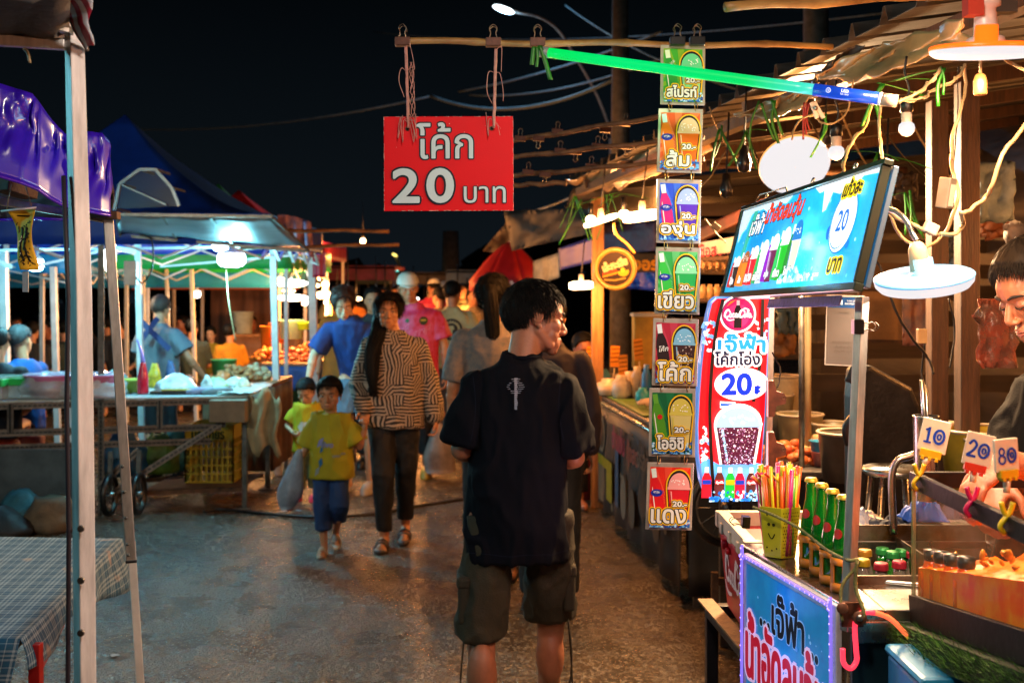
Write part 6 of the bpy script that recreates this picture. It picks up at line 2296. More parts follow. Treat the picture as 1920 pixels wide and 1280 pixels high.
M_WELL = mat('stained_steel', '8a8680', .35, .8, var=.3, vs=8, col2='5c4426', bump=.05)
for (c, d) in (((wx0 - .004, (wy0 + wy1) / 2, ZT - .09), (.006, wy1 - wy0, .22)), ((wx1 + .004, (wy0 + wy1) / 2, ZT - .09), (.006, wy1 - wy0, .22)), (((wx0 + wx1) / 2, wy0 - .004, ZT - .09), (wx1 - wx0, .006, .22)), (((wx0 + wx1) / 2, wy1 + .004, ZT - .08), (wx1 - wx0, .006, .24)), (((wx0 + wx1) / 2, (wy0 + wy1) / 2, ZT - .2), (wx1 - wx0, wy1 - wy0, .005))):
 mb.box(c, d, M_WELL)
mb.box((.99, (wy0 + wy1) / 2 + .1, ZT - .09), (.004, .22, .2), M_WELL)
c = curve([(wx0, wy0 + .02, ZT + .006), (.95, wy0 - .035, ZT + .006), (wx1, wy0 + .01, ZT + .006)], 10)
mb.tube(c, .005, M_STEEL, 8)
mb.build('bottle_well', t)
mb = MB()
mb.box((1.14, 2.315, .45), (.90, .02, .90), M_TEAL)
mb.box((.99, 2.303, ZT - .045), (.60, .012, .045), M_STEEL)
mb.build('front_panel', t, .003)
mb = MB()
mb.beam((.592, 2.88, .44), (.690, 2.33, .44), .008, .90, M_TEAL, up=(1, 0, 0))
mb.build('side_panel', t)
sp_ = P(1601, 1010, 2.30)
mb = MB()
mb.beam(P(1617, 556, 2.33), P(1588, 1182, 2.285), .020, .022, M_ALU, up=(.5, -1, 0))
mb.build('corner_post', t, .002)
mb = MB()
M_RUSTC = mat('rusty_clamp', '6a4838', .4, .7, var=.4, vs=30)
mb.box(P(1597, 1150, 2.262), (.045, .014, .05), M_RUSTC)
mb.cyl(P(1612, 1158, 2.262), P(1612, 1158, 2.235), .014, M_RUSTC, n=14)
mb.cyl(P(1612, 1158, 2.24), P(1612, 1158, 2.228), .007, M_STEEL, n=6)
mb.cyl(P(1580, 1140, 2.25), P(1580, 1140, 2.24), .012, M_RUSTC, n=10)
mb.build('clamp', t, .002)
b0, b1 = V((.586, 2.82, .94)), V((.682, 2.352, .94))
FRB = frame(V((b0.x, b0.y, .30)), b1 - b0, (0, 0, 1))
BW, BH = (b1 - b0).length, .645
t = thing('led_banner', 'blue banner with red Thai lettering ringed by violet LED strip, below the straws', 'banner', V((.63, 2.6, .3)))
mb = MB(FRB)
mb.box((BW / 2, BH / 2, .006), (BW, BH, .014), M_WHITEP)
mb.build('board', t, .003)
mb = MB(FRB)
BS = .30
def EB(h, k=1.0):
 return ink(h, BS * k, .25)
BB = mat('banner_blue_print', '0c6ab8', .35, es=.22, var=.25, vs=3.5, col2='1898d0', coat=.1)
mb.rect(.02, 0, BW - .03, BH - .02, BB, .0142)
mb.z = .0146
rn = random.Random(13)
for i in range(26):
 mb.disc(rn.uniform(.03, BW - .04), rn.uniform(.25, BH - .04), rn.uniform(.001, .004), EB('88c0f0'), z=.0146 + i * 1e-6, n=10)
for (x, y, r) in ((.33, .44, .012), (.34, .46, .009), (.36, .39, .008), (.30, .50, .006)):
 mb.disc(x, y, r, EB('5898e0'))
mb.z = .0150
mb.text('...เจ๊ฟ้า...', BW * .53, BH - .098, .095, EB('10141c'), w=BW * .62, bold=.003, rings=[(.006, EB('90b8e8'))])
mb.text('น้ำอัดลมวุ้น', BW * .48, BH - .235, .20, EB('c01830', 1.2), w=BW * .86, bold=.005, rings=[(.013, EB('d8b8e0', 1.5))])
mb.disc(BW * .46, .23, .085, EB('d0e0f0', 1.4), ry=.065)
mb.text('แก้วละ', BW * .46, .24, .055, EB('101828'), bold=.002)
bottleshape(mb, .06, .05, .22, .05, EB('208838'), EB('c8e0d0'), 0, None, False)
mb.build('print', t)
m = mat('violet_led', '9a80ff', .3, es=2.6, var=0)
mb = MB(FRB)
pts = [(.006, .0), (.006, BH - .03), (.012, BH - .012), (.03, BH - .004), (BW - .05, BH - .004), (BW - .02, BH - .014), (BW - .010, BH - .04), (BW - .010, 0)]
mb.tube(curve([(x, y, .020) for x, y in pts], 5), .0040, mat('led_tube_silicone', '7a68d8', .3, es=.9, var=0), 8)
cc = curve([(x, y, .0225) for x, y in pts], 18)
acc = 0
for i in range(1, len(cc)):
 acc += (cc[i] - cc[i - 1]).length
 if acc > .012:
  acc = 0
  mb.ell(cc[i], (.0026, .0026, .0026), m, n=6, k=4)
mb.build('led_strip', t)
for z in (.15, .45, .6):
 p = FRB @ V((BW * .5, z, .06))
 lamp('led_and_fill_glow', p, .12, '70a0ff', .05, t)
lamp('led_and_fill_glow', V((.30, 3.45, .95)), 1.5, 'ffc0c0', .05, t)  # added fill light for the red cool box, no LED sits here
t = thing('straw_basket', 'yellow perforated basket with a smiling face cut out, holding straws on the stall', 'basket', V((.645, 2.78, ZT)))
M_YB = mat('yellow_basket', 'b0a81c', .35, var=.12, coat=.2)
mb = MB()
n = 6
c = V((.650, 2.765, ZT))
ang = [math.pi * (k + .35) / 3 for k in range(6)]
rb, rt = .042, .055
vs = [c + V((rb * math.cos(a), rb * math.sin(a), .002)) for a in ang] + [c + V((rt * math.cos(a), rt * math.sin(a), .125)) for a in ang]
vs += [c + V(((rt - .003) * math.cos(a), (rt - .003) * math.sin(a), .125)) for a in ang] + [c + V(((rb - .003) * math.cos(a), (rb - .003) * math.sin(a), .006)) for a in ang]
fs = [(i, (i + 1) % 6, (i + 1) % 6 + 6, i + 6) for i in range(6)] + [(i + 6, (i + 1) % 6 + 6, (i + 1) % 6 + 12, i + 12) for i in range(6)] + [(i + 12, (i + 1) % 6 + 12, (i + 1) % 6 + 18, i + 18) for i in range(6)] + [tuple(range(6))[::-1], tuple(range(18, 24))]
mb.add(vs, fs, M_YB)
mb.build('basket_body', t, .002)
mb = MB()
HOLE = ink('2a2808')
for i in range(6):
 a, b_ = vs[i], vs[(i + 1) % 6]
 u = vs[i + 6] - a
 ux = b_ - a
 nrm = ux.cross(u).normalized()
 if nrm.y > .45:
  continue
 f = frame(a, ux, u)
 Lh = u.length
 mb.M = f
 face = (abs(nrm.x + .87) < .4)
 if face and nrm.y < .2:
  w0 = ux.length
  mb.z = .0006
  mb.stroke([(w0 * (.3 + .4 * k / 8), Lh * (.48 - .10 * math.sin(math.pi * k / 8))) for k in range(9)], .003, HOLE)
  for xx in (.36, .66):
   mb.disc(w0 * xx, Lh * .66, .004, HOLE)
  for (xx, yy) in ((.2, .2), (.5, .15), (.8, .2), (.3, .85), (.7, .85)):
   mb.disc(w0 * xx, Lh * yy, .0022, HOLE)
 else:
  for r_ in range(13):
   for k in range(7):
    w0 = lerp(ux.length, ux.length * rt / rb, r_ / 13)
    x = ux.length / 2 + (k - 3 + (.5 if r_ % 2 else 0)) * w0 / 8.2
    mb.disc(x, Lh * (.08 + .068 * r_), .0017, HOLE, z=.0006, n=6)
mb.build('perforation', t)
SC = ['d02818', 'd8a818', '8ab818', 'c82078', '58a020', 'd86018', 'e0c020']
SM = [mat('straw_%s' % s, s, .3, var=0, coat=.3) for s in SC]
rn = random.Random(31)
for i in range(92):
 a, q = rn.uniform(0, 6.28), math.sqrt(rn.random())
 p = c + V((.036 * q * math.cos(a), .036 * q * math.sin(a), .008))
 e = c + V((.050 * q * math.cos(a) + rn.uniform(-.010, .010), .050 * q * math.sin(a), rn.uniform(.195, .225)))
 mb = MB()
 if i % 9 == 0 and math.cos(a) < 0:
  k2 = p.lerp(e, .82)
  mb.tube([p, k2, k2 + V((-.025, -.01, .022))], .0030, SM[1 if i % 2 else 0], 7)
 else:
  mb.tube([p, e], rn.choice((.0032, .0040, .0055)), SM[i % 7], 7)
 mb.single('straw', ['red', 'amber', 'lime', 'magenta', 'green', 'orange', 'yellow'][1 if i % 9 == 0 and math.cos(a) < 0 and i % 2 else i % 7] + (' bent' if i % 9 == 0 and math.cos(a) < 0 else '') + ' drinking straw standing in the yellow basket', 'straw', 'drinking straws in the basket')
M_GGLASS = mat('green_glass', '128a24', .05, var=.15, vs=14, trans=.45, spec=.9, coat=.8)
M_CAPG = mat('gold_crown_cap', 'b8982c', .35, .5, var=.2)
M_ORH = mat('orange_plastic', 'c87418', .4, var=.15)
def soda(c, sc_=1.0):
 t = thing('green_bottle', 'x', 'bottle', c, 'green bottles in the orange holder')
 mb = MB()
 pr = [(.001, .002), (.022, .0), (.0245, .006), (.0245, .080), (.0235, .100), (.0185, .130), (.0135, .155), (.0115, .178), (.0125, .184), (.0115, .188), (.0115, .196), (.001, .196)]
 mb.lathe(pr, c, M_GGLASS, 28)
 mb.build('glass', t)
 mb = MB()
 vs = []
 n_ = 42
 for (r, z) in ((.001, .2035), (.0125, .2030), (.0145, .1985), (.0155, .1945)):
  for k in range(n_):
   a = 2 * math.pi * k / n_
   rr = r * (1 + (.035 * (k % 2) if z < .199 else 0))
   vs.append(c + V((rr * math.cos(a), rr * math.sin(a), z)))
 mb.add(vs, [(i * n_ + k, (i + 1) * n_ + k, (i + 1) * n_ + (k + 1) % n_, i * n_ + (k + 1) % n_) for i in range(3) for k in range(n_)], M_CAPG, True)
 mb.build('cap', t)
 mb = MB()
 rr = .0192
 pts = []
 ang0 = R(215)
 G = []
 for i in range(7):
  row = []
  for j in range(7):
   u, v = (j / 6 - .5) * 2, (i / 6 - .5) * 2
   if u * u + v * v > 1:
    s_ = 1 / math.sqrt(u * u + v * v)
    u, v = u * s_, v * s_
   a = ang0 + u * .55
   z = .122 + v * .011
   rad = lerp(.0235, .0185, (z - .100) / .03) if z > .1 else .0235
   row.append(c + V(((rad + .0008) * math.cos(a), (rad + .0008) * math.sin(a), z)))
  G.append(row)
 mb.sheet(G, mat('red_emblem', 'b02018', .4))
 mb.build('emblem', t)
 return t
bp_ = [(1521, 2.66), (1541, 2.585), (1561, 2.51), (1582, 2.44)]
labs = ['green soda bottle farthest along the orange holder, next to the straws', 'second green soda bottle from the straws', 'third green soda bottle from the straws', 'green soda bottle nearest the steel corner post']
b0_ = None
for i, ((px, Y), lab) in enumerate(zip(bp_, labs)):
 c = V(((px - 960) * Y / F, Y, ZT + .004))
 if b0_ is None:
  b0_ = soda(c)
  b0_['label'] = lab
 else:
  dup(b0_, c, lab)
t = thing('bottle_holder', 'orange plastic four bottle holder with arched windows, tied to the post with rope', 'bottle holder', V((.70, 2.55, ZT)))
mb = MB()
pts = [V(((px - 960) * Y / F, Y, ZT)) for px, Y in bp_]
for i, p in enumerate(pts):
 vs, fs = [], []
 n_ = 24
 for z, r in ((.001, .0285), (.030, .0285)):
  for k in range(n_):
   a = 2 * math.pi * k / n_
   vs.append(p + V((r * math.cos(a), r * math.sin(a), z)))
 mb.lathe([(.001, .001), (.0285, .001), (.0285, .022), (.0262, .022), (.0262, .003), (.001, .003)], p, M_ORH, 24)
 mb.lathe([(.0285, .060), (.0290, .075), (.0262, .075), (.0262, .060), (.0285, .060)], p, M_ORH, 24)
 for k in range(6):
  a = k * math.pi / 3 + .3
  q = p + V((.0274 * math.cos(a), .0274 * math.sin(a), 0))
  mb.beam(q + V((0, 0, .02)), q + V((0, 0, .062)), .010, .0025, M_ORH, up=(math.cos(a), math.sin(a), 0))
mb.build('rack', t)
M_ROPE = mat('green_rope', '6a6a3c', .8, var=.4, vs=120, bump=.4, bs=200)
mb = MB()
c = curve([P(1412, 950, 2.74), P(1450, 965, 2.70), P(1490, 985, 2.66), P(1512, 1000, 2.60), P(1550, 1030, 2.46), P(1590, 1050, 2.28), P(1607, 1048, 2.262), P(1606, 1062, 2.262), P(1580, 1095, 2.262), P(1576, 1140, 2.25), P(1580, 1165, 2.245)], 7)
mb.tube(c, .0035, M_ROPE, 7)
c = curve([P(1607, 1050, 2.258), P(1604, 1100, 2.258), P(1618, 1140, 2.24), P(1620, 1170, 2.235)], 7)
mb.tube(c, .0040, M_ROPE, 7)
mb.single('rope', 'greenish rope lashing the straw basket and bottle holder to the steel corner post', 'rope')
mb = MB()
NEON = mat('neon_flex', 'ff3a50', .3, es=1.1, var=0)
c = curve([P(1718, 1212, 2.25), P(1700, 1190, 2.25), P(1670, 1160, 2.25), P(1640, 1148, 2.25), P(1612, 1150, 2.25), P(1603, 1172, 2.25), P(1605, 1215, 2.245), P(1606, 1238, 2.245), P(1595, 1252, 2.24), P(1582, 1242, 2.24), P(1580, 1215, 2.24)], 8)
mb.tube(c[24:], .0052, NEON, 9)
mb.tube(c[8:25], .0050, mat('neon_flex_orange', 'ff6a40', .3, es=1.0, var=0), 9)
mb.tube(c[:9], .0048, mat('neon_flex_yellow', 'e8a020', .3, es=1.0, var=0), 9)
mb.single('neon_flex', 'glowing red neon flex looped around the foot of the steel corner post', 'neon tube')
caps = [(1622, 2.86, 'b08028', 'gold'), (1618, 2.76, 'a89020', 'yellow'), (1655, 2.88, '2a9048', 'green'), (1674, 2.84, '2a9048', 'green'), (1652, 2.72, 'a8283c', 'red'), (1686, 2.74, 'a8283c', 'red'), (1690, 2.86, '2a9048', 'green'), (1712, 2.84, 'a8283c', 'red')]
nth = ['gold capped bottle in the well beside the post', 'yellow capped bottle in front of the gold capped one', 'green capped bottle at the back left of the well', 'green capped bottle to the right of the leftmost green one', 'red capped bottle at the front of the well', 'red capped bottle in front of the green caps', 'green capped bottle behind a red one in the well', 'red capped bottle nearest the orange tank']
for i, (px, Y, cc, nm) in enumerate(caps):
 c = V(((px - 960) * Y / F, Y, ZT - .19))
 t = thing('bottle', nth[i], 'bottle', c, 'capped bottles in the well')
 mb = MB()
 gl = M_GGLASS if nm == 'green' else mat('clear_glass', '9a8f84', .06, var=.1, trans=.6, spec=.8)
 mb.lathe([(.001, 0), (.026, 0), (.026, .09), (.021, .13), (.015, .15), (.014, .17), (.001, .17)], c, gl, 20)
 mb.build('glass', t)
 mb = MB()
 mb.lathe([(.001, .185), (.015, .184), (.017, .180), (.0175, .168), (.001, .168)], c, mat('cap_' + nm, cc, .35, .3, var=.1), 22, smooth=False)
 mb.build('cap', t)
t = thing('cool_box', 'red cool box with a pale rim and white script, on a black frame', 'cool box', V((.78, 3.2, .655)))
M_CRED = mat('red_cooler', 'a80c1e', .45, var=.12, vs=5, spec=.3)
M_CRIM = mat('cooler_rim', 'b8ab94', .5, var=.15)
x0, x1, y0, y1, z0, z1 = .612, 1.06, 2.96, 3.38, .655, .90
mb = MB()
tp = .022
mb.add([(x0 + tp, y0 + tp, z0), (x1 - tp, y0 + tp, z0), (x1 - tp, y1 - tp, z0), (x0 + tp, y1 - tp, z0), (x0, y0, z1), (x1, y0, z1), (x1, y1, z1), (x0, y1, z1)], [(3, 2, 1, 0), (4, 5, 6, 7), (0, 1, 5, 4), (1, 2, 6, 5), (2, 3, 7, 6), (3, 0, 4, 7)], M_CRED)
mb.build('body', t, .02, seg=3)
mb = MB()
for (c, d) in ((((x0 + x1) / 2, y0 + .012, z1 + .018), (x1 - x0 + .016, .03, .045)), (((x0 + x1) / 2, y1 - .012, z1 + .018), (x1 - x0 + .016, .03, .045)), ((x0 + .012, (y0 + y1) / 2, z1 + .018), (.032, y1 - y0 - .002, .046)), ((x1 - .012, (y0 + y1) / 2, z1 + .018), (.032, y1 - y0 - .002, .046))):
 mb.box(c, d, M_CRIM)
for yy in (3.05, 3.17, 3.29):
 mb.box((x0 - .004, yy, z1 + .006), (.012, .03, .03), M_CRIM)
mb.box(((x0 + x1) / 2, (y0 + y1) / 2, z1 - .02), (x1 - x0 - .04, y1 - y0 - .04, .004), mat('cooler_inside', '8a8070', .6))
mb.build('rim', t, .004)
FRC = frame(V((x0 + tp * .95, y1 - .03, z0 + .0)), V((0, -1, 0)), V((-tp * .95, 0, z1 - z0)))
mb = MB(FRC)
mb.z = .0025
script(mb, .20, .145, .30, ink('d8c8c8'), 1.1)
mb.build('lettering', t)
mb = MB(FRC)
mb.cyl((.10, .215, 0), (.10, .215, .016), .014, M_CRED, n=14)
mb.cyl((.14, .205, 0), (.14, .205, .012), .010, M_CRED, n=14)
mb.build('latch', t, .002)
t = thing('cooler_stand', 'black square tube stand with a wooden slat under the red cool box', 'stand', V((.8, 3.2, 0)))
for (x, y) in ((.600, 3.42), (.630, 2.96), (1.10, 3.42), (1.08, 2.96)):
 mb = MB()
 mb.beam((x, y, .63), (x, y, 0), .035, .035, M_BLKPAINT)
 mb.build('leg', t, .002)
mb = MB()
for (a, b_) in (((.600, 3.42, .632), (.630, 2.96, .632)), ((1.10, 3.42, .632), (1.08, 2.96, .632)), ((.62, 3.42, .632), (1.08, 3.42, .632)), ((.65, 2.96, .632), (1.06, 2.96, .632))):
 mb.beam(a, b_, .036, .036, M_BLKPAINT)
mb.build('top_rail', t, .002)
mb = MB()
mb.box((.605, 3.20, .654), (.045, .52, .006), M_PALEWOOD, (0, 0, R(4)))
mb.build('slat', t)
clipthing(1398, 978, 2.9, 'rusty clip lying on the rim of the red cool box', M_CLIPB, .03, True, -1.5)
def crumple(c, rx, ry, h, m_, name, lab, cat, seed=1):
 mb = MB()
 n1, n2 = 26, 18
 Gd = []
 for i in range(n2 + 1):
  row = []
  for j in range(n1 + 1):
   u, v = j / n1 * 2 - 1, i / n2 * 2 - 1
   w = max(0, 1 - (u * u) ** 1.5) * max(0, 1 - (v * v) ** 1.5)
   z = h * w * (.5 + .8 * abs(noise.noise(V((u * 2.2, v * 2.2, seed)))) + .35 * noise.noise(V((u * 6, v * 6, seed))))
   row.append(V(c) + V((u * rx * (1 + .15 * nz((v * 2, seed, 1))), v * ry * (1 + .15 * nz((u * 2, seed, 5))), max(.003, z))))
  Gd.append(row)
 mb.sheet(Gd[::-1], m_, .003)
 return mb.single(name, lab, cat)
crumple((.90, 3.06, ZT), .10, .09, .07, mat('ice_bag', '9aa4b8', .25, var=.4, vs=22, col2='3c4c78', coat=.4), 'ice_bag', 'clear plastic bag with blue print lying behind the bottle well', 'bag', 2)
crumple((1.04, 3.0, ZT), .13, .06, .05, mat('dark_blue_towel', '1c2a40', .8, var=.2, bump=.4, bs=80), 'towel', 'dark blue towel folded behind the bottle well', 'towel', 7)
crumple((1.09, 3.02, ZT + .035), .055, .045, .06, mat('bright_blue_cloth', '1c5ac8', .6, var=.15), 'blue_cloth', 'bright blue cloth crumpled on top of the dark towel', 'cloth', 9)
mb = MB()
mb.tube(curve([P(1676, 1000, 2.9), P(1672, 900, 2.9), P(1682, 865, 2.9), P(1705, 855, 2.9), P(1728, 848, 2.9)], 8), .0095, M_STEEL, 10)
mb.single('steel_hook_pipe', 'bent steel pipe rising behind the well to the price card rack', 'pipe')
mb = MB()
mb.lathe([(.026, -.1), (.030, .10), (.031, .105), (.028, .105)], P(1736, 860, 2.75), M_STEEL, 20)
mb.tube([P(1738, 850, 2.75), P(1728, 712, 2.75)], .006, M_STEEL, 8)
mb.tube([P(1742, 850, 2.75), P(1736, 722, 2.76)], .004, M_STEEL, 8)
mb.single('utensil_tube', 'steel tube with long stirrers standing behind the tank', 'utensils')
TX0, TX1, TY0, TY1, TZ0, TZ1 = .812, 1.30, 1.35, 2.30, .926, 1.228
t = thing('glass_tank', 'black framed glass tank of bright orange iced drink, at the right edge', 'tank', V((1.05, 1.8, TZ0)))
mb = MB()
M_TRIM = mat('black_tank_trim', '0b090a', .6, var=.4, vs=30, bump=.1, spec=.25)
zb = lambda y: TZ0 + (TY1 - y) * .16
for z, hh in ((TZ1 - .015, .032),):
 for (c, d) in (((TX0, (TY0 + TY1) / 2, z), (.014, TY1 - TY0 + .014, hh)), ((TX1, (TY0 + TY1) / 2, z), (.014, TY1 - TY0 + .014, hh)), (((TX0 + TX1) / 2, TY0, z), (TX1 - TX0 - .014, .013, hh)), (((TX0 + TX1) / 2, TY1, z), (TX1 - TX0 - .014, .013, hh))):
  mb.box(c, d, M_TRIM)
mb.beam((TX0, TY1 + .007, TZ0 + .025), (TX0, TY0, zb(TY0) + .025), .055, .014, M_TRIM, up=(1, 0, 0))
mb.box(((TX0 + TX1) / 2, TY1, TZ0 + .025), (TX1 - TX0 - .014, .013, .052), M_TRIM)
mb.build('trim', t, .0015)
mg = bpy.data.materials.new('tank_glass')
mg.use_nodes = True
nt = mg.node_tree
b = nt.nodes['Principled BSDF']
b.inputs['Base Color'].default_value = (.40, .26, .12, 1)
b.inputs['Roughness'].default_value = .15
b.inputs['Specular IOR Level'].default_value = .3
tcx = nt.nodes.new('ShaderNodeTexCoord')
nn2 = nt.nodes.new('ShaderNodeTexNoise')
nn2.inputs['Scale'].default_value = 6
nn2.inputs['Detail'].default_value = 8
nt.links.new(tcx.outputs['Object'], nn2.inputs['Vector'])
mr2 = nt.nodes.new('ShaderNodeMapRange')
mr2.inputs['From Min'].default_value = .35
mr2.inputs['From Max'].default_value = .75
mr2.inputs['To Min'].default_value = .06
mr2.inputs['To Max'].default_value = .16
nt.links.new(nn2.outputs[0], mr2.inputs[0])
nt.links.new(mr2.outputs[0], b.inputs['Alpha'])
for (c, d) in (((TX0, (TY0 + TY1) / 2, (TZ0 + TZ1) / 2), (.004, TY1 - TY0 - .016, TZ1 - TZ0 - .07)), (((TX0 + TX1) / 2, TY1, (TZ0 + TZ1) / 2), (TX1 - TX0 - .016, .004, TZ1 - TZ0 - .07)), ((TX1, (TY0 + TY1) / 2, (TZ0 + TZ1) / 2), (.004, TY1 - TY0 - .016, TZ1 - TZ0 - .07))):
 mb = MB()
 mb.box(c, d, mg)
 mb.build('glass_pane', t)
mb = MB()
M_OJ = mat('orange_iced_drink', 'ff5200', .45, var=.3, vs=9, col2='ff8c08', spec=.3, bump=.4, bs=22)
M_OJS = mat('orange_drink_side', 'ff5000', .5, var=.35, vs=16, col2='ff9c18', spec=.1)
Gd = []
for i in range(40):
 row = []
 for j in range(24):
  x, y = lerp(TX0 + .006, TX1 - .006, j / 23), lerp(TY0 + .01, TY1 - .01, i / 39)
  z = 1.035 + (TY1 - y) * .20 + .03 * (j / 23) + (.022 * abs(nz((x * 11, y * 11, 1))) * 2 + .012 * nz((x * 40, y * 40, 2))) * min(1, .15 + j / 4)
  row.append((x, y, z))
 Gd.append(row)
mb.sheet(Gd, M_OJ)
mb.add([(TX0 + .006, TY0 + .01, zb(TY0) + .02)] + [Gd[i][0] for i in range(40)] + [(TX0 + .006, TY1 - .01, TZ0 + .02)], [tuple(range(42))], M_OJS)
mb.add([(TX0 + .006, TY1 - .008, TZ0 + .05)] + [Gd[39][j] for j in range(24)] + [(TX1 - .006, TY1 - .008, TZ0 + .05)], [tuple(range(26))], M_OJS)
mb.build('orange_drink', t)
mb = MB()
for (x, y) in ((TX0, TY1), (TX1, TY1)):
 mb.beam((x, y, TZ0 + .05), (x, y, TZ1 - .03), .007, .007, mat('glass_edge_highlight', '8a9a70', .1, alpha=.7, spec=.9))  # pale strips paint a highlight along the glass corners
mb.build('glass_edge_highlight', t)
rn = random.Random(8)
M_ICE = mat('orange_ice', 'ffa838', .15, var=.3, trans=.3)
mb = MB()
for i in range(150):
 x, y = rn.uniform(TX0 + .02, TX1 - .05), rn.uniform(1.45, 2.26)
 r = rn.uniform(.004, .010)
 mb.ell((x, y, 1.045 + (TY1 - y) * .20 + rn.uniform(0, .03)), (r * 1.3, r * rn.uniform(.6, 1), r * rn.uniform(.4, .7)), M_ICE, Euler((rn.uniform(0, 3), rn.uniform(0, 3), 0)).to_quaternion(), 7, 5)
o = mb.single('ice_cubes', 'orange stained ice cubes heaped in the glass tank', 'ice', kind='stuff')
for i, (px, py, Y) in enumerate(((1748, 1046, 2.27), (1766, 1050, 2.22), (1786, 1055, 2.17), (1812, 1060, 2.10))):
 c = P(px, py, Y)
 t2 = thing('juice_bottle', ['orange juice bottle with a black cap in the tank, farthest from the viewer', 'second farthest black capped juice bottle in the tank', 'third black capped juice bottle in the tank', 'nearest of the four black capped juice bottles in the tank'][i], 'bottle', c - V((0, 0, .12)), 'juice bottles in the tank')
 mb = MB()
 mb.lathe([(.001, -.12), (.022, -.12), (.023, -.03), (.016, -.012), (.014, 0), (.001, 0)], c, mat('juice', 'f06408', .2, var=.1), 18)
 mb.build('bottle_body', t2)
 mb = MB()
 mb.lathe([(.015, -.004), (.0165, 0), (.0165, .016), (.001, .018)], c, M_BLACK, 18)
 mb.build('cap', t2)
for i, (tx, px, py, Y, rot, cc, tilt) in enumerate((('10', 1752, 817, 2.26, -.22, 'd0a818', .15), ('20', 1835, 843, 2.0, -.22, 'c83020', .05), ('80', 1886, 853, 1.86, .06, 'd0a818', 0))):
 c = P(px, py, Y)
 f = frame(c, V((math.cos(rot), -.35 if i == 0 else .25 * (-1 if i == 1 else 1), math.sin(rot))), V((-math.sin(rot), 0, math.cos(rot))))
 sz = 62 * Y / F
 t2 = thing('price_card', ['white card reading 10 on a yellow clip at the far corner of the tank', 'white card reading 20 on a red clip on the tank rim', 'white card reading 80 on a yellow clip nearest the viewer'][i], 'price card', P(px, py + 70, Y), 'price cards on the tank')
 mb = MB(f)
 mb.box((0, 0, 0), (sz * .82, sz, .006), mat('cream_card', 'd8cdb4', .4, coat=.3))
 cd = mb.build('card', t2, .0015)
 mb = MB(f)
 mb.z = .0034
 BLU = ink('1440b0')
 h_ = sz * .48
 def ring_(cx, cy, rx, ry, w):
  mb.stroke([(cx + rx * math.cos(R(a)), cy + ry * math.sin(R(a))) for a in range(0, 361, 18)], w, BLU)
 w_ = sz * .075
 if tx[0] == '1':
  mb.stroke([(-sz * .26, h_ * .28), (-sz * .17, h_ * .5), (-sz * .17, -h_ * .45)], w_, BLU)
  mb.stroke([(-sz * .28, -h_ * .45), (-sz * .06, -h_ * .45)], w_ * .8, BLU)
 elif tx[0] == '2':
  mb.stroke([(p.x, p.y) for p in curve([(-sz * .30, h_ * .25, 0), (-sz * .20, h_ * .52, 0), (-sz * .09, h_ * .3, 0), (-sz * .16, -h_ * .1, 0), (-sz * .32, -h_ * .45, 0)], 5)], w_, BLU)
  mb.stroke([(-sz * .33, -h_ * .45), (-sz * .06, -h_ * .45)], w_, BLU)
 else:
  ring_(-sz * .19, h_ * .25, sz * .085, h_ * .22, w_ * .8)
  ring_(-sz * .19, -h_ * .24, sz * .11, h_ * .26, w_ * .8)
 ring_(sz * .14, 0, sz * .14, h_ * .42, w_)
 ring_(sz * .14, 0, sz * .05, h_ * .16, w_ * .7)
 mb.build('numerals', cd)
 cm = mat('clip_' + cc, cc, .35)
 mb = MB(f)
 mb.box((0, -sz * .55, .001), (sz * .62, sz * .24, .014), cm)
 for k in (-1, 0, 1):
  mb.box((k * sz * .2, -sz * .70, .001), (sz * .10, sz * .12, .016), cm)
 mb.build('holder_clip', t2, .001)
 mb = MB()
 p0 = f @ V((0, -sz * .66, 0))
 rim = V((TX0 - .002, Y, TZ1))
 p1 = V((rim.x - .004, p0.y - .004, TZ1 + .012))
 mb.tube([p0, p0.lerp(p1, .5)], .006, mat('cream_card', 'd8cdb4', .4), 8)
 cm2 = mat('peg_%d' % i, ['d0a818', 'd01858', 'd0b818'][i], .35)
 for s in (-1, 1):
  mb.tube(curve([p1 + V((s * .010, -.004, .012)), p1 + V((s * .004, -.004, -.006)), p1 + V((-s * .012, -.006, -.026)), p1 + V((-s * .004, -.004, -.040))], 4), .0045, cm2, 7)
 mb.build('peg', t2)
mb = MB()
rn = random.Random(17)
for i in range(5200):
 y = rn.uniform(1.35, 2.34)
 x = TX0 - .045 + rn.uniform(0, .05)
 z = zb(y) - .005 - rn.uniform(0, .05)
 a = rn.uniform(0, 6.28)
 L = rn.uniform(.012, .026)
 d = V((-.6 + rn.uniform(-.4, .3), rn.uniform(-.5, .5), rn.uniform(.1, 1))).normalized() * L
 w_ = V((math.cos(a), math.sin(a), 0)) * .0011
 p = V((x, y, z))
 mb.add([p - w_, p + w_, p + d], [(0, 1, 2)], mat('turf_green', '3c6a1c', .7, var=.5, vs=40))
mb.beam((TX0 + .01, 2.34, zb(2.34) - .032), (TX0 + .01, 1.35, zb(1.35) - .032), .055, .08, mat('turf_base', '16240c', .9), up=(1, 0, 0))
mb.single('artificial_turf', 'strip of artificial grass edging the board under the glass tank', 'turf', kind='stuff')
t = thing('plastic_crate', 'dark purple plastic crate with pale lettering supporting the tank', 'crate', V((1.1, 1.8, 0)))
mb = MB()
mb.box((1.10, 1.80, .43), (.50, .96, .86), mat('purple_crate', '1c1440', .35, var=.3, vs=4, coat=.2))
mb.box((.838, 1.80, .80), (.03, .97, .03), mat('purple_crate', '1c1440', .35))
mb.build('crate_body', t, .01)
mb = MB(frame(V((.8475, 2.2, .70)), (0, -1, 0), (0, 0, 1)))
mb.z = .001
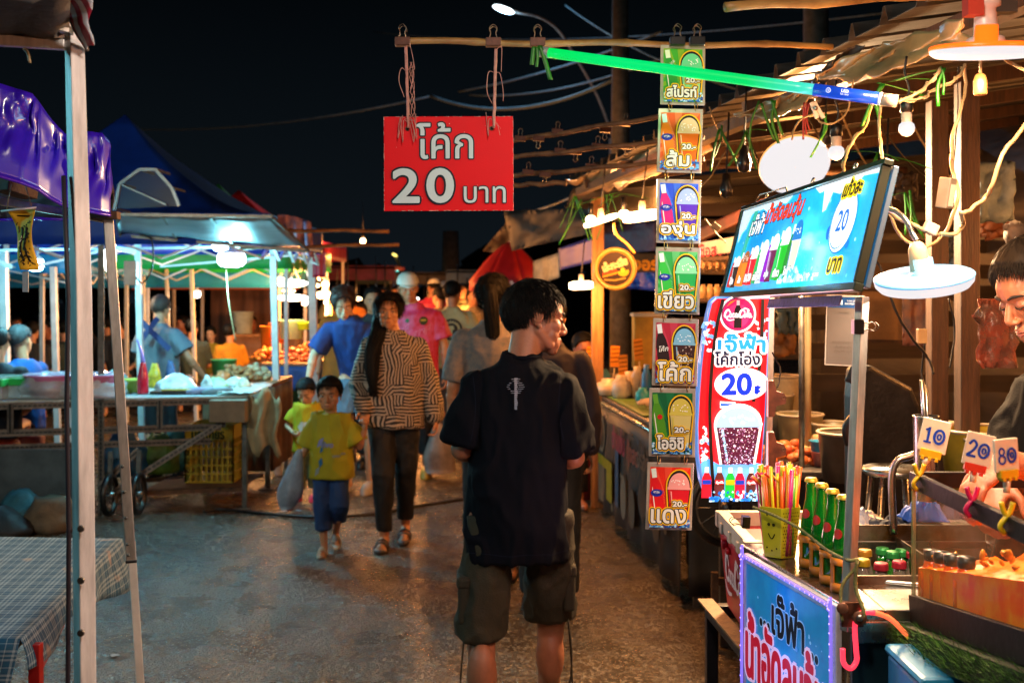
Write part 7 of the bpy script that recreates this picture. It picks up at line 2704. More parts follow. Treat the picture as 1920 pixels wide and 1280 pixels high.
mb.text('AROMDEE', .36, .02, .035, ink('b8b0c0'), bold=.001)
mb.build('lettering', t)
t = thing('blue_bin', 'bright blue plastic bin low beside the purple crate', 'bin', V((.80, 2.2, .5)))
mb = MB()
mb.box((.772, 2.13, .66), (.075, .20, .46), mat('blue_bin_plastic', '1a7aa8', .35, var=.15, coat=.2))
mb.box((.772, 2.13, .895), (.085, .212, .02), MATS['blue_bin_plastic'])
mb.build('bin_body', t, .012)
f = frame(P(1546, 684, 2.5), V((1, -.25, -.03)), V((.0, 0, 1)))
t = thing('payment_card', 'small white payment card with a blue header clipped to the steel corner post', 'card', P(1580, 688, 2.45))
w, h = 66 * 2.5 / F * 1.03, 132 * 2.5 / F
mb = MB(f)
mb.box((w / 2, h / 2, -.001), (w, h, .002), M_CARDP)
mb.build('plastic_case', t)
mb = MB(f)
mb.z = .0004
mb.rect(.003, .003, w - .003, h - .004, ink('544c46'))
mb.rect(.003, h - .028, w - .003, h - .004, ink('143c6c'))
mb.rect(.026, h - .021, .034, h - .011, ink('a8c0d8'))
mb.text('THAI QR', .052, h - .013, .004, ink('c8d0d8'))
mb.text('PAYMENT', .052, h - .019, .004, ink('c8d0d8'))
mb.rect(.028, h - .038, .050, h - .036, ink('504840'))
mb.text('สแกนจ่ายได้ทุกธนาคาร', w / 2, .052, .006, ink('403830'), w=.05)
mb.text('รับชำระเงิน', w / 2, .042, .005, ink('403830'), w=.036)
mb.text('บัญชีร้านค้า', w / 2, .032, .005, ink('403830'), w=.04)
mb.rect(.008, .018, w - .008, .0186, ink('504840'))
mb.build('print', t)
clipthing(1608, 612, 2.32, 'black clip pinning the payment card to the steel corner post', M_CLIPB, .030, True, 1.57)
for (px, y0, w_, Y, lab) in ((1757, 250, .062, 4.1, 'left of two reddish brown timber posts behind the gooseneck lamp'), (1813, 215, .066, 3.9, 'right of two reddish brown timber posts behind the gooseneck lamp')):
 mb = MB()
 mb.beam(P(px, y0 - 60, Y), V((P(px, 0, Y).x, Y, 0)), w_, w_, M_WOOD)
 mb.single('timber_post', lab, 'post', bevel=.004)
t = thing('timber_post', 'pale square timber post at the corner of the dark bannered counter', 'post', V((P(1120, 0, 8.3).x, 8.3, 0)))
mb = MB()
mb.beam(P(1121, 370, 8.3), V((P(1119, 0, 8.3).x, 8.3, 0)), .085, .085, M_PALEWOOD)
mb.build('post', t, .006)
mb = MB()
mb.tube(curve([P(1112, 372, 8.2), P(1108, 395, 8.2), P(1114, 420, 8.2)], 5), .012, M_PALEWOOD, 8)
mb.build('lashing', t)
t = thing('round_sign', 'round yellow rimmed sign with a brown face and Thai lettering on the timber post', 'sign', P(1155, 545, 6.5))
c = P(1153, 504, 6.5)
q = Euler((R(90), 0, R(-10))).to_quaternion()
rr = 41 * 6.5 / F
M_SRIM = mat('yellow_sign_rim', 'b08c40', .4, var=.1, coat=.3)
mb = MB()
mb.lathe([(.001, -.05), (rr * .97, -.05), (rr, -.03), (rr, .0), (rr * .93, .016), (rr * .80, .012), (rr * .78, .0), (.001, .0)], c, M_SRIM, 44, q)
mb.build('rim', t)
f = frame(c, q @ V((1, 0, 0)), q @ V((0, 1, 0)))
mb = MB(f)
mb.z = .001
mb.disc(0, 0, rr * .77, ink('2a1a14'))
mb.text('เอ๊ะหะเฮีย', -rr * .02, rr * .22, rr * .42, ink('c0b890'), w=rr * 1.15, bold=.003, rot=.32)
mb.stroke([(-rr * .55, -rr * .28), (rr * .1, -rr * .10)], rr * .16, ink('c03818'))
mb.stroke([(-rr * .55, -rr * .36), (rr * .1, -rr * .18)], rr * .08, ink('d89020'))
mb.disc(rr * .38, -rr * .12, rr * .26, ink('c8a020'), ry=rr * .22, a0=180, a1=380)
mb.disc(rr * .36, -rr * .05, rr * .10, ink('d8b830'))
mb.stroke([(-rr * .5, -rr * .50), (0, -rr * .52), (rr * .5, -rr * .42)], rr * .07, ink('a88838'))
mb.build('face', t)
pF, pN = V((.64, 8.15, 0)), V((.875, 5.66, 0))
t = thing('bannered_counter', 'long market counter skirted with dark printed banners on the right of the street', 'counter', V((.9, 6.9, 0)))
mb = MB()
u = (pN - pF).normalized()
inn = V((.85, .08, 0))
tp_ = [pF, pN, pN + inn, pF + inn]
mb.add([p + V((0, 0, .80)) for p in tp_] + [p + V((0, 0, .83)) for p in tp_], [(0, 1, 2, 3), (7, 6, 5, 4), (0, 4, 5, 1), (1, 5, 6, 2), (2, 6, 7, 3), (3, 7, 4, 0)], M_STEELD)
mb.build('counter_top', t, .003)
mb = MB()
mb.tube([pF + V((-.03, 0, .80)), pN + V((-.03, 0, .80))], .014, M_STEEL, 8)
mb.build('edge_rail', t)
M_BAN = mat('dark_banner', '2c2826', .5, var=.5, vs=4, col2='14161a', bump=.1)
mb = MB()
Gd = [[pF.lerp(pN, j / 40) + V((-.02 + .02 * math.sin(j * .9) * i / 6, 0, .79 - .72 * i / 6)) for j in range(41)] for i in range(7)]
mb.sheet(Gd, M_BAN, .003)
Gd = [[pN.lerp(pN + inn, j / 16) + V((0, -.02 + .015 * math.sin(j * 1.1) * i / 6, .79 - .72 * i / 6)) for j in range(17)] for i in range(7)]
mb.sheet(Gd, M_BAN, .003)
sk = mb.build('banner_skirt', t)
f = frame(pF + V((-.035, 0, .07)), pN - pF, (0, 0, 1))
mb = MB(f)
mb.z = .002
K = lambda h: ink(h, 0, .5)
mb.disc(.22, .52, .13, K('6a6458'))
mb.disc(.22, .52, .10, K('2a2622'))
mb.rect(.10, .05, .34, .34, K('6e5a48'))
mb.rect(.42, .10, .62, .30, K('8a7a20'))
mb.rect(.10, .30, .62, .37, K('8a7818'))
mb.text('ยำแซ่บ', .85, .56, .16, K('8a3048'), w=.42, bold=.006)
mb.text('กุ้งสด', 1.30, .52, .16, K('8a4a40'), w=.34, bold=.006)
mb.rect(.75, .12, .86, .48, K('1c4a6a'))
mb.disc(1.02, .22, .09, K('6a6258'), ry=.14)
mb.disc(1.30, .20, .08, K('5a5044'), ry=.12)
mb.disc(1.60, .30, .12, K('4a4440'), ry=.10)
mb.text('อร่อย', 1.62, .55, .13, K('6a6058'), bold=.004)
mb.disc(1.95, .30, .10, K('585048'), ry=.16)
mb.text('20', 2.2, .5, .14, K('787060'), bold=.005)
rn = random.Random(41)
for i in range(26):
 mb.disc(rn.uniform(.1, 2.4), rn.uniform(.06, .66), rn.uniform(.01, .035), K(rn.choice(('5a5248', '3a4a58', '584838', '706858'))), ry=rn.uniform(.01, .03), z=.002 + i * 2e-5, n=9)
mb.build('banner_print', sk)
for (p) in (pF + V((.05, .02, 0)), pN + V((.05, .05, 0)), pF + inn * .95, pN + inn * .95):
 mb = MB()
 mb.beam(p + V((0, 0, .8)), p, .035, .035, M_STEELD)
 mb.build('leg', t)
mb = MB()
Gd = [[pF.lerp(pN, lerp(.03, .55, j / 20)) + inn * lerp(.02, .5, i / 8) + V((0, 0, .838)) for j in range(21)] for i in range(9)]
mb.sheet(Gd, mat('banana_leaf_green', '4a6a1c', .6, var=.4, vs=9), .004)
mb.single('leaf_mat', 'green mat under the white skewers on the bannered counter', 'mat')
rn = random.Random(51)
M_SKEW = mat('pale_dumplings', 'b89a78', .45, var=.3, vs=30)
for k in range(3):
 mb = MB()
 for i in range(34):
  b_ = pF.lerp(pN, lerp(.30, .62, k / 3) + rn.uniform(0, .14)) + inn * rn.uniform(.06, .40) + V((0, 0, .85 + rn.uniform(0, .03)))
  mb.tube([b_, b_ + V((.11, .03, .012)), b_ + V((.2, .05, .02))], [.013, .016, .004], M_SKEW, 6)
 mb.single('skewer_pile', ['pile of pale skewers at the far end of the green mat', 'middle pile of pale skewers on the green mat', 'nearest pile of pale skewers on the green mat'][k], 'food')
for i, (px, Y, w_, h_, cc, lab) in enumerate(((1195, 7.9, .05, .22, '9a8a70', 'clear jar with a cream lid among the bannered counter goods'), (1165, 7.9, .07, .16, 'b8a890', 'first white tub on the bannered counter'), (1180, 8.0, .06, .18, 'c0b098', 'second white tub on the bannered counter'), (1145, 8.1, .12, .12, 'c8b090', 'white plastic bag pile beside the timber post'), (1212, 7.8, .035, .24, '2060a0', 'tall blue bottle on the bannered counter'), (1205, 7.6, .05, .10, '2090a8', 'small teal cloth bundle on the bannered counter'), (1095, 8.9, .15, .08, 'c8a070', 'tray of pale food behind the main man, left of the post'), (1150, 8.8, .18, .10, 'b09878', 'wide pale tub behind the timber post'))):
 mb = MB()
 c = V(((px - 960) * Y / F, Y, .835))
 mb.lathe([(.001, 0), (w_ * .8, 0), (w_, h_ * .2), (w_ * .95, h_ * .7), (w_ * .55, h_ * .85), (w_ * .55, h_), (.001, h_)], c, mat('goods_%d' % i, cc, .4, var=.25), 18)
 mb.single('container', lab, 'container')
for i, (px, Y, py) in enumerate(((1107, 8.5, 668), (1153, 8.1, 668), (1168, 8.0, 685), (1197, 8.0, 655))):
 c = P(px, py, Y)
 mb = MB(frame(c, (1, .1, -.1 + .06 * i), (.12, 0, 1)))
 mb.box((0, 0, 0), (.065, .15, .004), mat('orange_price_card', 'd88814', .5, var=.15))
 for k in range(4):
  mb.stroke([(-.03, .05 - .03 * k), (.03, .055 - .03 * k)], .007, ink('6a4010'), .0025)
 mb.tube([(0, -.085, 0), (0, -.24, 0)], .005, M_WIRE, 6)
 mb.single('price_placard', ['orange price placard left of the timber post', 'orange price placard just right of the timber post', 'second orange placard right of the timber post', 'small orange placard behind the cola drink card'][i], 'placard', 'orange price placards')
mb = MB()
mb.box(P(1216, 638, 9.2), (.25, .2, .45), mat('yellow_fridge', 'a8801c', .5, var=.2))
mb.box(P(1216, 590, 9.2), (.28, .22, .03), mat('white_trim', 'c8c0b0', .5))
mb.single('yellow_cabinet', 'yellow cabinet behind the bannered counter', 'cabinet', bevel=.01)
def flap(pts, Y0, Y1, m_, name, lab, cat, nx=16, ny=6, amp=.03, th=.004):
 """quad cloth: pts = tl, tr, br, bl in photo pixels at depths Y0 (left) to Y1 (right)"""
 tl, tr, br, bl = pts
 Gd = []
 for i in range(ny + 1):
  v = i / ny
  row = []
  for j in range(nx + 1):
   u_ = j / nx
   x = lerp(lerp(tl[0], tr[0], u_), lerp(bl[0], br[0], u_), v)
   y = lerp(lerp(tl[1], tr[1], u_), lerp(bl[1], br[1], u_), v)
   p = P(x, y, lerp(Y0, Y1, u_))
   p += V((0, amp * nz((u_ * 5, v * 3, pts[0][0])) * 2, 0))
   row.append(p)
  Gd.append(row)
 mb = MB()
 mb.sheet(Gd, m_, th)
 return mb.single(name, lab, cat)
flap([(1048, 466), (1120, 440), (1120, 490), (1050, 506)], 11, 9.4, M_TBLUE, 'blue_awning', 'blue awning valance left of the timber post', 'awning')
flap([(1128, 415), (1230, 415), (1230, 470), (1128, 480)], 9.4, 9.0, mat('violet_awning', '3c3450', .6, var=.25), 'violet_awning', 'dull violet awning behind the timber post', 'awning')
flap([(1160, 505), (1232, 508), (1232, 545), (1165, 540)], 9.6, 9.2, M_TBLUE, 'blue_banner', 'blue strip with orange lettering right of the round sign', 'banner')
mb = MB(frame(P(1192, 488, 9.0), (1, 0, 0), (0, 0, 1)))
mb.text('ของอร่อย', .08, -.02, .11, ink('c07818', .2), bold=.006, z=.001)  # faint glow given to the lettering, which is no light source
mb.box((.08, -.02, -.01), (.42, .15, .015), M_BLKPAINT)
mb.single('shop_board', 'dark board with orange Thai lettering behind the round sign', 'sign')
flap([(1000, 490), (1048, 474), (1050, 520), (1000, 535)], 12, 11, mat('white_tarp', '8a9088', .6, var=.3), 'white_awning', 'white awning end beside the blue one', 'awning')
flap([(945, 395), (1110, 390), (1100, 440), (960, 470)], 10.5, 9.0, mat('brown_tarp', '241e1a', .7, var=.3, vs=4), 'brown_tarp', 'dark brown tarpaulin above the blue awning', 'tarpaulin', amp=.1)
flap([(905, 470), (960, 405), (1000, 440), (950, 480)], 13, 12, mat('khaki_tarp', '33291e', .7, var=.3, vs=4), 'khaki_tarp', 'dark khaki canopy slope behind the red umbrella', 'tarpaulin', amp=.1)
flap([(1325, 300), (1700, 318), (1700, 330), (1325, 312)], 7.5, 7.2, M_WOOD, 'eaves_board', 'brown board across the back of the right stalls', 'board', amp=.005, th=.03)
flap([(1318, 430), (1450, 368), (1450, 392), (1318, 452)], 7.2, 5.2, mat('rust_beam', '6a3420', .6, var=.3), 'rust_beam', 'rusty red beam behind the menu light box', 'beam', amp=.005, th=.03)
flap([(1312, 455), (1400, 440), (1400, 470), (1312, 480)], 6.4, 5.8, mat('pale_banner', 'b0aca0', .5, es=.18, var=.15), 'pale_banner', 'lit pale banner with pink lettering behind the cards', 'banner', amp=.01)
mb = MB(frame(P(1316, 476, 6.2), (1, -.25, .08), (0, 0, 1)))
mb.text('ซื้อสดทำสด', .11, .02, .07, ink('a83848', .2), w=.24, bold=.002, z=.012)
mb.single('banner_lettering', 'pink Thai lettering board on the pale banner', 'lettering')
t = thing('market_umbrella', 'red and black market umbrella behind the ponytailed woman', 'umbrella', V((P(945, 0, 12.5).x, 12.5, 0)))
c = P(956, 452, 12.5)
mr, mk = mat('red_umbrella', '900c1a', .55, var=.15), mat('black_umbrella', '14161a', .6)
for k in range(8):
 a0, a1 = k * math.pi / 4 + .3, (k + 1) * math.pi / 4 + .3
 mb = MB()
 Gd = []
 for i in range(7):
  v = i / 6
  row = []
  for j in range(5):
   a = lerp(a0, a1, j / 4)
   r = .46 * v * (1 - .05 * math.sin(math.pi * j / 4))
   row.append(c + V((r * math.cos(a), r * math.sin(a), -.44 * v ** 1.35)))
  Gd.append(row)
 Gd.append([p + V((0, 0, -.11)) for p in Gd[-1]])
 mb.sheet(Gd, mr if k % 2 == 0 else (mk if k in (7, 1) else mr), .004)
 mb.build('canopy_panel', t)
mb = MB()
mb.cyl(V((c.x, c.y, 0)), c, .018, M_WPAINT, n=10)
mb.build('pole', t)
mb = MB(frame(P(897, 535, 11.85), (1, 0, 0), (0, 0, 1)))
mb.text('เครื่องดื่มเย็น', .22, .01, .07, ink('d8c0c0'), w=.36, bold=.003, z=.01)
mb.build('lettering', t)
mb = MB()
mb.sheet([[(3.5, y, z) for y in np.linspace(1.5, 13, 60)] for z in (0, 1, 2, 2.9)], mat('back_wall_zinc', '3a3430', .5, .4, var=.4, vs=3, stretch=(1, 1, 8), bump=.3, bs=3), .02)
o = mb.single('back_wall', 'dark zinc sheet wall closing the back of the right hand stalls', 'wall')
t = thing('produce_counter', 'steel counter of red and orange food at the back between the posts', 'counter', V((1.35, 5.2, 0)))
mb = MB()
mb.box((1.75, 4.85, .86), (1.7, .7, .03), M_STEELD)
mb.build('counter_top', t, .004)
mb = MB()
mb.box((1.75, 4.52, .5), (1.68, .02, .68), M_BLKPAINT)
mb.build('front_panel', t)
mb = MB()
mb.beam((2.55, 5.1, .85), (2.55, 5.1, 0), .04, .04, M_STEELD)
mb.beam((.95, 5.1, .85), (.95, 5.1, 0), .04, .04, M_STEELD)
mb.build('leg', t)
for (px, Y, rx, m_, sd_, lab) in ((1475, 4.75, .17, M_REDP, 7, 'heap of red and orange snacks on the back counter'), (1540, 4.9, .10, mat('cream_food', 'c8a878', .5, var=.4, vs=30), 8, 'cream coloured food heap beside the colander'), (1800, 4.9, .12, M_REDP, 9, 'red food heap behind the brown posts')):
 mb = heap(V(((px - 960) * Y / F, Y, .878)), rx, .15, .07, m_, sd_, 60, .022)
 mb.single('food_heap', lab, 'food')
t = thing('colander', 'blue over pink plastic colander on the back counter', 'colander', V((P(1542, 0, 4.7).x, 4.7, .88)))
c = V((P(1542, 0, 4.62).x, 4.62, .878))
mb = MB()
mb.lathe([(.001, 0), (.034, 0), (.046, .055), (.048, .06), (.001, .06)], c, mat('pink_colander', 'b86a60', .45), 24)
mb.build('lower_bowl', t)
mb = MB()
mb.lathe([(.045, .061), (.050, .10), (.056, .103), (.048, .098), (.001, .07)], c, mat('blue_colander', '2a80a8', .45), 24)
mb.build('upper_bowl', t)
for i, (px, Y, w_, h_, cc, tr_, lab) in enumerate(((1500, 5.1, .10, .16, '9a8a60', .3, 'clear food tub with a yellow tint at the back'), (1440, 5.4, .12, .22, 'a8a088', .3, 'stack of pale cups behind the cola panel'), (1465, 5.5, .10, .30, 'c8b890', 0, 'cream jar stack behind the cola panel'), (1850, 3.9, .15, .24, 'a0902c', .2, 'big tub of yellow drink behind the vendor'), (1890, 3.8, .14, .22, '988828', .2, 'second yellow drink tub by the vendor'), (1560, 5.0, .09, .13, '8a7a5a', .2, 'glass bowl beside the colander'), (1800, 4.5, .12, .10, '9a968e', 0, 'steel pot behind the brown posts'), (1745, 4.6, .10, .18, 'b09a7c', 0, 'tan bundle behind the left brown post'), (1590, 4.3, .11, .18, '504840', 0, 'dark pot behind the steel corner post'))):
 c = V(((px - 960) * Y / F, Y, .875))
 t2 = thing('food_tub', lab, 'tub', c)
 mb = MB()
 mb.lathe([(.001, 0), (w_ * .85, 0), (w_, h_ * .95), (w_ * 1.04, h_), (w_ * .96, h_ * .97), (w_ * .80, .02), (.001, .02)], c, mat('tubr_%d' % i, cc, .3, var=.25, vs=14, trans=tr_), 22)
 mb.build('tub_body', t2)
 mb = MB()
 mb.torus(c + V((0, 0, h_)), w_ * 1.02, .006, mat('tub_rim', 'b0a088', .4), n=22, k=6)
 mb.build('rim', t2)
for (px, Y, y0, r, lab) in ((1503, 4.6, 550, .012, 'dark steel pole behind the payment card, left'), (1515, 4.9, 550, .014, 'pale pole just right of the dark steel one')):
 mb = MB()
 mb.tube([P(px, y0 - 40, Y), V((P(px, 0, Y).x, Y, .86))], r, M_STEELD if px < 1510 else M_WIRE, 8)
 mb.single('stall_pole', lab, 'pole')
t = thing('notice_board', 'tan pin board in a brown frame behind the steel corner post', 'board', P(1650, 640, 5.6))
mb = MB()
f = frame(P(1612, 636, 5.6), (1, 0, -.02), (0, 0, 1))
mb.M = f
mb.box((.105, .12, 0), (.21, .24, .02), mat('tan_board', '8a6a44', .6, var=.2))
mb.build('panel', t)
mb = MB(f)
for (c, d) in (((.105, -.006, .004), (.235, .014, .03)), ((.105, .246, .004), (.235, .014, .03)), ((-.006, .12, .004), (.014, .238, .03)), ((.216, .12, .004), (.014, .238, .03))):
 mb.box(c, d, M_WOOD)
mb.build('frame', t)
mb = MB()
Gd = [[P(lerp(1692, 1742, j / 8), lerp(545, 648, i / 8), 5.2) + V((0, .02 * nz((i, j * .8, 2)) * 2, 0)) for j in range(9)] for i in range(9)]
mb.sheet(Gd, mat('blue_bag_print', '2a4a68', .4, var=.4, vs=9, col2='a06a50'), .003)
mb.single('hanging_bag', 'blue printed plastic bag hung between the board and the left brown post', 'bag')
mb = MB()
Gd = [[P(lerp(1832, 1905, j / 8), lerp(560, 690, i / 8), 3.6) + V((0, .03 * nz((i * .7, j * .8, 4)) * 2, 0)) for j in range(9)] for i in range(9)]
mb.sheet(Gd, mat('clear_hung_bag', '6a5a50', .2, var=.5, vs=12, col2='9a4a38', alpha=.75), .003)
mb.single('hanging_bag', 'clear plastic bag with red and blue print hung behind the vendor face', 'bag')
for i in range(6):
 c = P(1312 + i * 13, 500 + (i % 2) * 2, 6.2)
 mb = MB()
 mb.lathe([(.001, -.03), (.018, -.028), (.022, .03), (.024, .032), (.018, .025), (.001, -.02)], c, M_SKEW, 14, Euler((R(70), 0, 0)).to_quaternion())
 mb.tube([c + V((0, 0, .02)), c + V((0, 0, .10))], .002, M_WIRE, 5)
 mb.single('hanging_ladle', ['first', 'second', 'third', 'fourth', 'fifth', 'sixth'][i] + ' pale scoop from the drink cards in the hanging row', 'scoop', 'row of hanging pale scoops')
mb = MB()
mb.beam(P(1300, 486, 6.25), P(1400, 482, 6.0), .02, .02, M_WOOD)
mb.single('hanging_rail', 'brown rail above the row of pale scoops', 'rail')
for i in range(5):
 c = P(1318 + i * 13, 548, 6.3)
 mb = MB()
 mb.lathe([(.001, -.04), (.022, -.04), (.024, .02), (.012, .035), (.012, .045), (.001, .045)], c, mat('jar_glass', 'a8906a', .3, var=.3), 12)
 mb.single('jar', ['first', 'second', 'third', 'fourth', 'fifth'][i] + ' small pale jar from the drink cards on the shelf', 'jar', 'jars on the shelf')
mb = MB()
mb.beam(P(1300, 562, 6.3), P(1420, 560, 6.2), .16, .015, M_WOOD)
mb.single('jar_shelf', 'brown shelf carrying the small pale jars', 'shelf')
t = thing('black_bag_chair', 'large black padded seat back standing behind the steel corner post', 'chair', V((P(1660, 0, 3.7).x, 3.7, 0)))
mb = MB()
f = frame(P(1598, 1000, 3.75), (1, .15, 0), (-.12, 0, 1))
n = 10
Gd = []
pts = [(0, 0), (.24, 0), (.235, .30), (.225, .42), (.20, .48), (.05, .56), (.01, .55), (.0, .45)]
mb.M = f
m_ = mat('black_leather', '121113', .45, var=.3, vs=20, bump=.2)
nn = len(pts)
mb.add([(x, y, -.07) for x, y in pts] + [(x, y, .04) for x, y in pts], [tuple(range(nn))[::-1], tuple(range(nn, 2 * nn))] + [(i, (i + 1) % nn, (i + 1) % nn + nn, i + nn) for i in range(nn)], m_)
mb.build('backrest', t, .03, seg=4)
mb = MB(f)
mb.tube(curve([(-.03, .50, .05), (.0, .56, .06), (-.01, .42, .08), (-.04, .36, .06), (-.03, .3, .05)], 5), .018, M_BLACK, 8)
mb.build('armrest', t)
mb = MB()
for dx in (-.1, .15):
 mb.beam(V((P(1650, 0, 3.75).x + dx, 3.72, .8)), V((P(1650, 0, 3.75).x + dx, 3.72, 0)), .04, .04, M_BLKPAINT)
mb.build('leg', t)
t = thing('stool', 'round steel stool with a footring behind the stall', 'stool', V((P(1672, 0, 4.3).x, 4.3, 0)))
c = V((P(1676, 0, 3.42).x, 3.42, 0))
mb = MB()
mb.lathe([(.001, .0), (.085, .0), (.095, .010), (.09, .022), (.001, .026)], c + V((0, 0, 1.04)), M_STEEL, 28)
mb.build('seat', t)
for a in (45, 135, 225, 315):
 mb = MB()
 mb.tube([c + V((.070 * math.cos(R(a)), .070 * math.sin(R(a)), 1.04)), c + V((.19 * math.cos(R(a)), .19 * math.sin(R(a)), 0))], .010, M_STEEL, 8)
 mb.build('leg', t)
mb = MB()
mb.torus(c + V((0, 0, .87)), .092, .007, M_STEEL, n=24, k=6)
mb.build('footring', t)
t = thing('cart_wheel', 'spoked black cart wheel in the shadows behind the cola panel', 'wheel', V((P(1350, 0, 5.0).x, 5.0, 0)))
c = P(1362, 950, 5.0)
q = Euler((R(90), 0, R(12))).to_quaternion()
mb = MB()
mb.torus(c, .16, .017, M_BLACK, q, 30, 8)
mb.build('tyre', t)
mb = MB()
mb.torus(c, .14, .006, M_STEELD, q, 30, 6)
for k in range(12):
 a = k * math.pi / 6
 mb.tube([c, c + q @ V((.14 * math.cos(a), .14 * math.sin(a), 0))], .0015, M_STEELD, 4)
mb.cyl(c + V((0, -.03, 0)), c + V((0, .03, 0)), .02, M_STEELD)
mb.build('rim', t)
t = thing('low_rack', 'low brown pipe rack on the ground beyond the red cool box', 'rack', V((1.15, 5.3, 0)))
for z in (.30, .16):
 mb = MB()
 mb.beam((.90, 5.05, z), (1.9, 5.2, z), .03, .03, M_RUST)
 mb.build('rail', t)
for x in (.9, 1.4, 1.9):
 mb = MB()
 mb.beam((x, 5.05 + (x - .9) * .15, .34), (x, 5.05 + (x - .9) * .15, 0), .03, .03, M_RUST)
 mb.build('leg', t)
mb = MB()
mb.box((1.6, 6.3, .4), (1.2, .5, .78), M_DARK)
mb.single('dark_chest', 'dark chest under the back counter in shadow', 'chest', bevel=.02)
mb = MB()
bagmesh(mb, V((P(1528, 0, 5.4).x, 4.2, .35)), .10, .08, .22, mat('red_orange_bag', '8a2818', .3, var=.5, vs=16, col2='2a3a30'), 5, top=.3)
mb.single('net_bag', 'red and green net bag hanging low behind the bottles', 'bag')
mb = MB()
bagmesh(mb, V((P(1088, 0, 9.4).x, 9.4, .02)), .10, .12, .16, mat('magenta_bag', '8a1878', .4), 5, top=.7)
mb.single('magenta_basket', 'magenta basket on the ground beyond the main man', 'basket')
t = thing('street_lamp', 'street lamp with a long curved arm and a glowing blue white head high above', 'street lamp', V((P(1130, 0, 22).x, 22, 0)))
M_POLE = mat('dim_concrete', '7a766e', .8, var=.3)
mb = MB()
mb.tube([V((P(1160, 0, 22).x, 22, 0)), P(1150, 260, 22)], .09, M_POLE, 10)
mb.build('pole', t)
mb = MB()
mb.tube(curve([P(1150, 260, 22), P(1120, 180, 22), P(1075, 100, 21.5), P(1045, 55, 21), P(1010, 32, 20.5), P(965, 22, 20)], 6), .026, M_POLE, 8)
mb.build('arm', t)
mb = MB()
mb.ell(P(944, 18, 20), (.20, .12, .05), mat('street_lamp_glow', 'e8f6ff', .4, es=4, var=0), Euler((0, R(18), 0)).to_quaternion(), 18, 8)
mb.build('lamp_head', t)
lamp('lamp_light', P(944, 18, 20) - V((0, 0, .2)), 100, 'a0d8ff', .15, t)
for i, (px, py, Y, cc, lab) in enumerate(((740, 478, 45, 'ffe070', 'yellow street light, uppermost of the far cluster'), (743, 505, 40, '60f0e0', 'turquoise street light in the far cluster'), (717, 518, 50, 'fff080', 'yellow street light, lowest of the far cluster'))):
 mb = MB()
 s = Y / F
 mb.ell(P(px, py, Y), (5.5 * s, .2, 2.5 * s), mat('far_glow_%d' % i, cc, .4, es=2.0, var=0), Euler((0, R(28 if i < 2 else -10), 0)).to_quaternion(), 14, 8)
 mb.tube([P(px, py, Y), P(px + 14, py + 30, Y), V((P(px + 16, 0, Y).x, Y, 0))], .05, M_POLE, 6)
 mb.single('street_light', lab, 'street light')
for (px, Y, w_, lab) in ((1163, 16, .16, 'tall dim utility pole behind the drink cards'), (1530, 14, .20, 'dim concrete pole above the corrugated roof'), (845, 40, .4, 'distant pole above the red umbrella')):
 mb = MB()
 mb.tube([V((P(px, 0, Y).x, Y, 0)), V((P(px, 0, Y).x, Y, 6.0 if Y < 30 else 3.6))], [w_, w_ * .7], M_POLE, 10)
 mb.single('utility_pole', lab, 'pole')
M_SKYW = mat('overhead_cable', '6a8490', .5)
for i, (a, b_, s, r, lab) in enumerate((((200, 240, 26), (810, 180, 22), .25, .018, 'thin cable crossing the sky on the left'), ((808, 180, 22), (1150, 150, 18), .35, .030, 'thick lit cable dipping behind the strings of the red sign'), ((860, 172, 24), (1240, 60, 18), .1, .018, 'overhead cable rising to the upper right'), ((880, 178, 24), (1240, 110, 18), .2, .018, 'overhead cable just under the rising one'), ((700, 60, 30), (1700, 20, 16), .3, .012, 'high overhead cable near the top of the sky'), ((960, 400, 12), (1180, 300, 9), .1, .012, 'guy line behind the dark brown tarpaulin'), ((1060, 10, 20), (1500, 200, 12), .2, .012, 'cable falling behind the top drink card'))):
 mb = MB()
 mb.tube(sag(P(*a), P(*b_), s, 20), r, M_SKYW, 6)
 mb.single('overhead_cable', lab, 'cable')
mb = MB()
zz = .012
pts = [(380, 962), (420, 958), (500, 966), (600, 972), (700, 966), (780, 952), (870, 938), (960, 930), (1080, 934), (1150, 940)]
c = []
for px, py in pts:
 Y = HC * F / (py - 540)
 c.append(V(((px - 960) * Y / F, Y, zz)))
mb.tube(curve(c, 8), .011, M_WIREB, 7)
mb.single('ground_cable', 'black cable snaking across the asphalt behind the walkers', 'cable')
mb = MB()
rn = random.Random(77)
for (px, py, s_) in ((215, 1230, .022), (650, 1210, .010), (1180, 1130, .012), (770, 990, .015), (530, 960, .03), (560, 958, .025)):
 Y = HC * F / (py - 540)
 cx_ = (px - 960) * Y / F
 mb.add([(cx_ + s_ * math.cos(a_ * 1.05) * rn.uniform(.6, 1.2), Y + s_ * math.sin(a_ * 1.05) * rn.uniform(.6, 1.2), .006 + .004 * rn.random()) for a_ in range(6)], [tuple(range(6))], mat('litter_paper', '8a9094', .6))
mb.single('litter', 'flattened scraps of pale litter on the asphalt', 'litter', kind='stuff')
def foot(px, Y):
 return V(((px - 960) * Y / F, Y, 0))
M_TNAVY = mat('navy_tshirt', '080a12', .95, var=.15, vs=6, bump=.3, bs=350, spec=.12)
M_OLIVE = mat('olive_shorts', '2c2614', .85, var=.2, vs=8, bump=.3, bs=200)
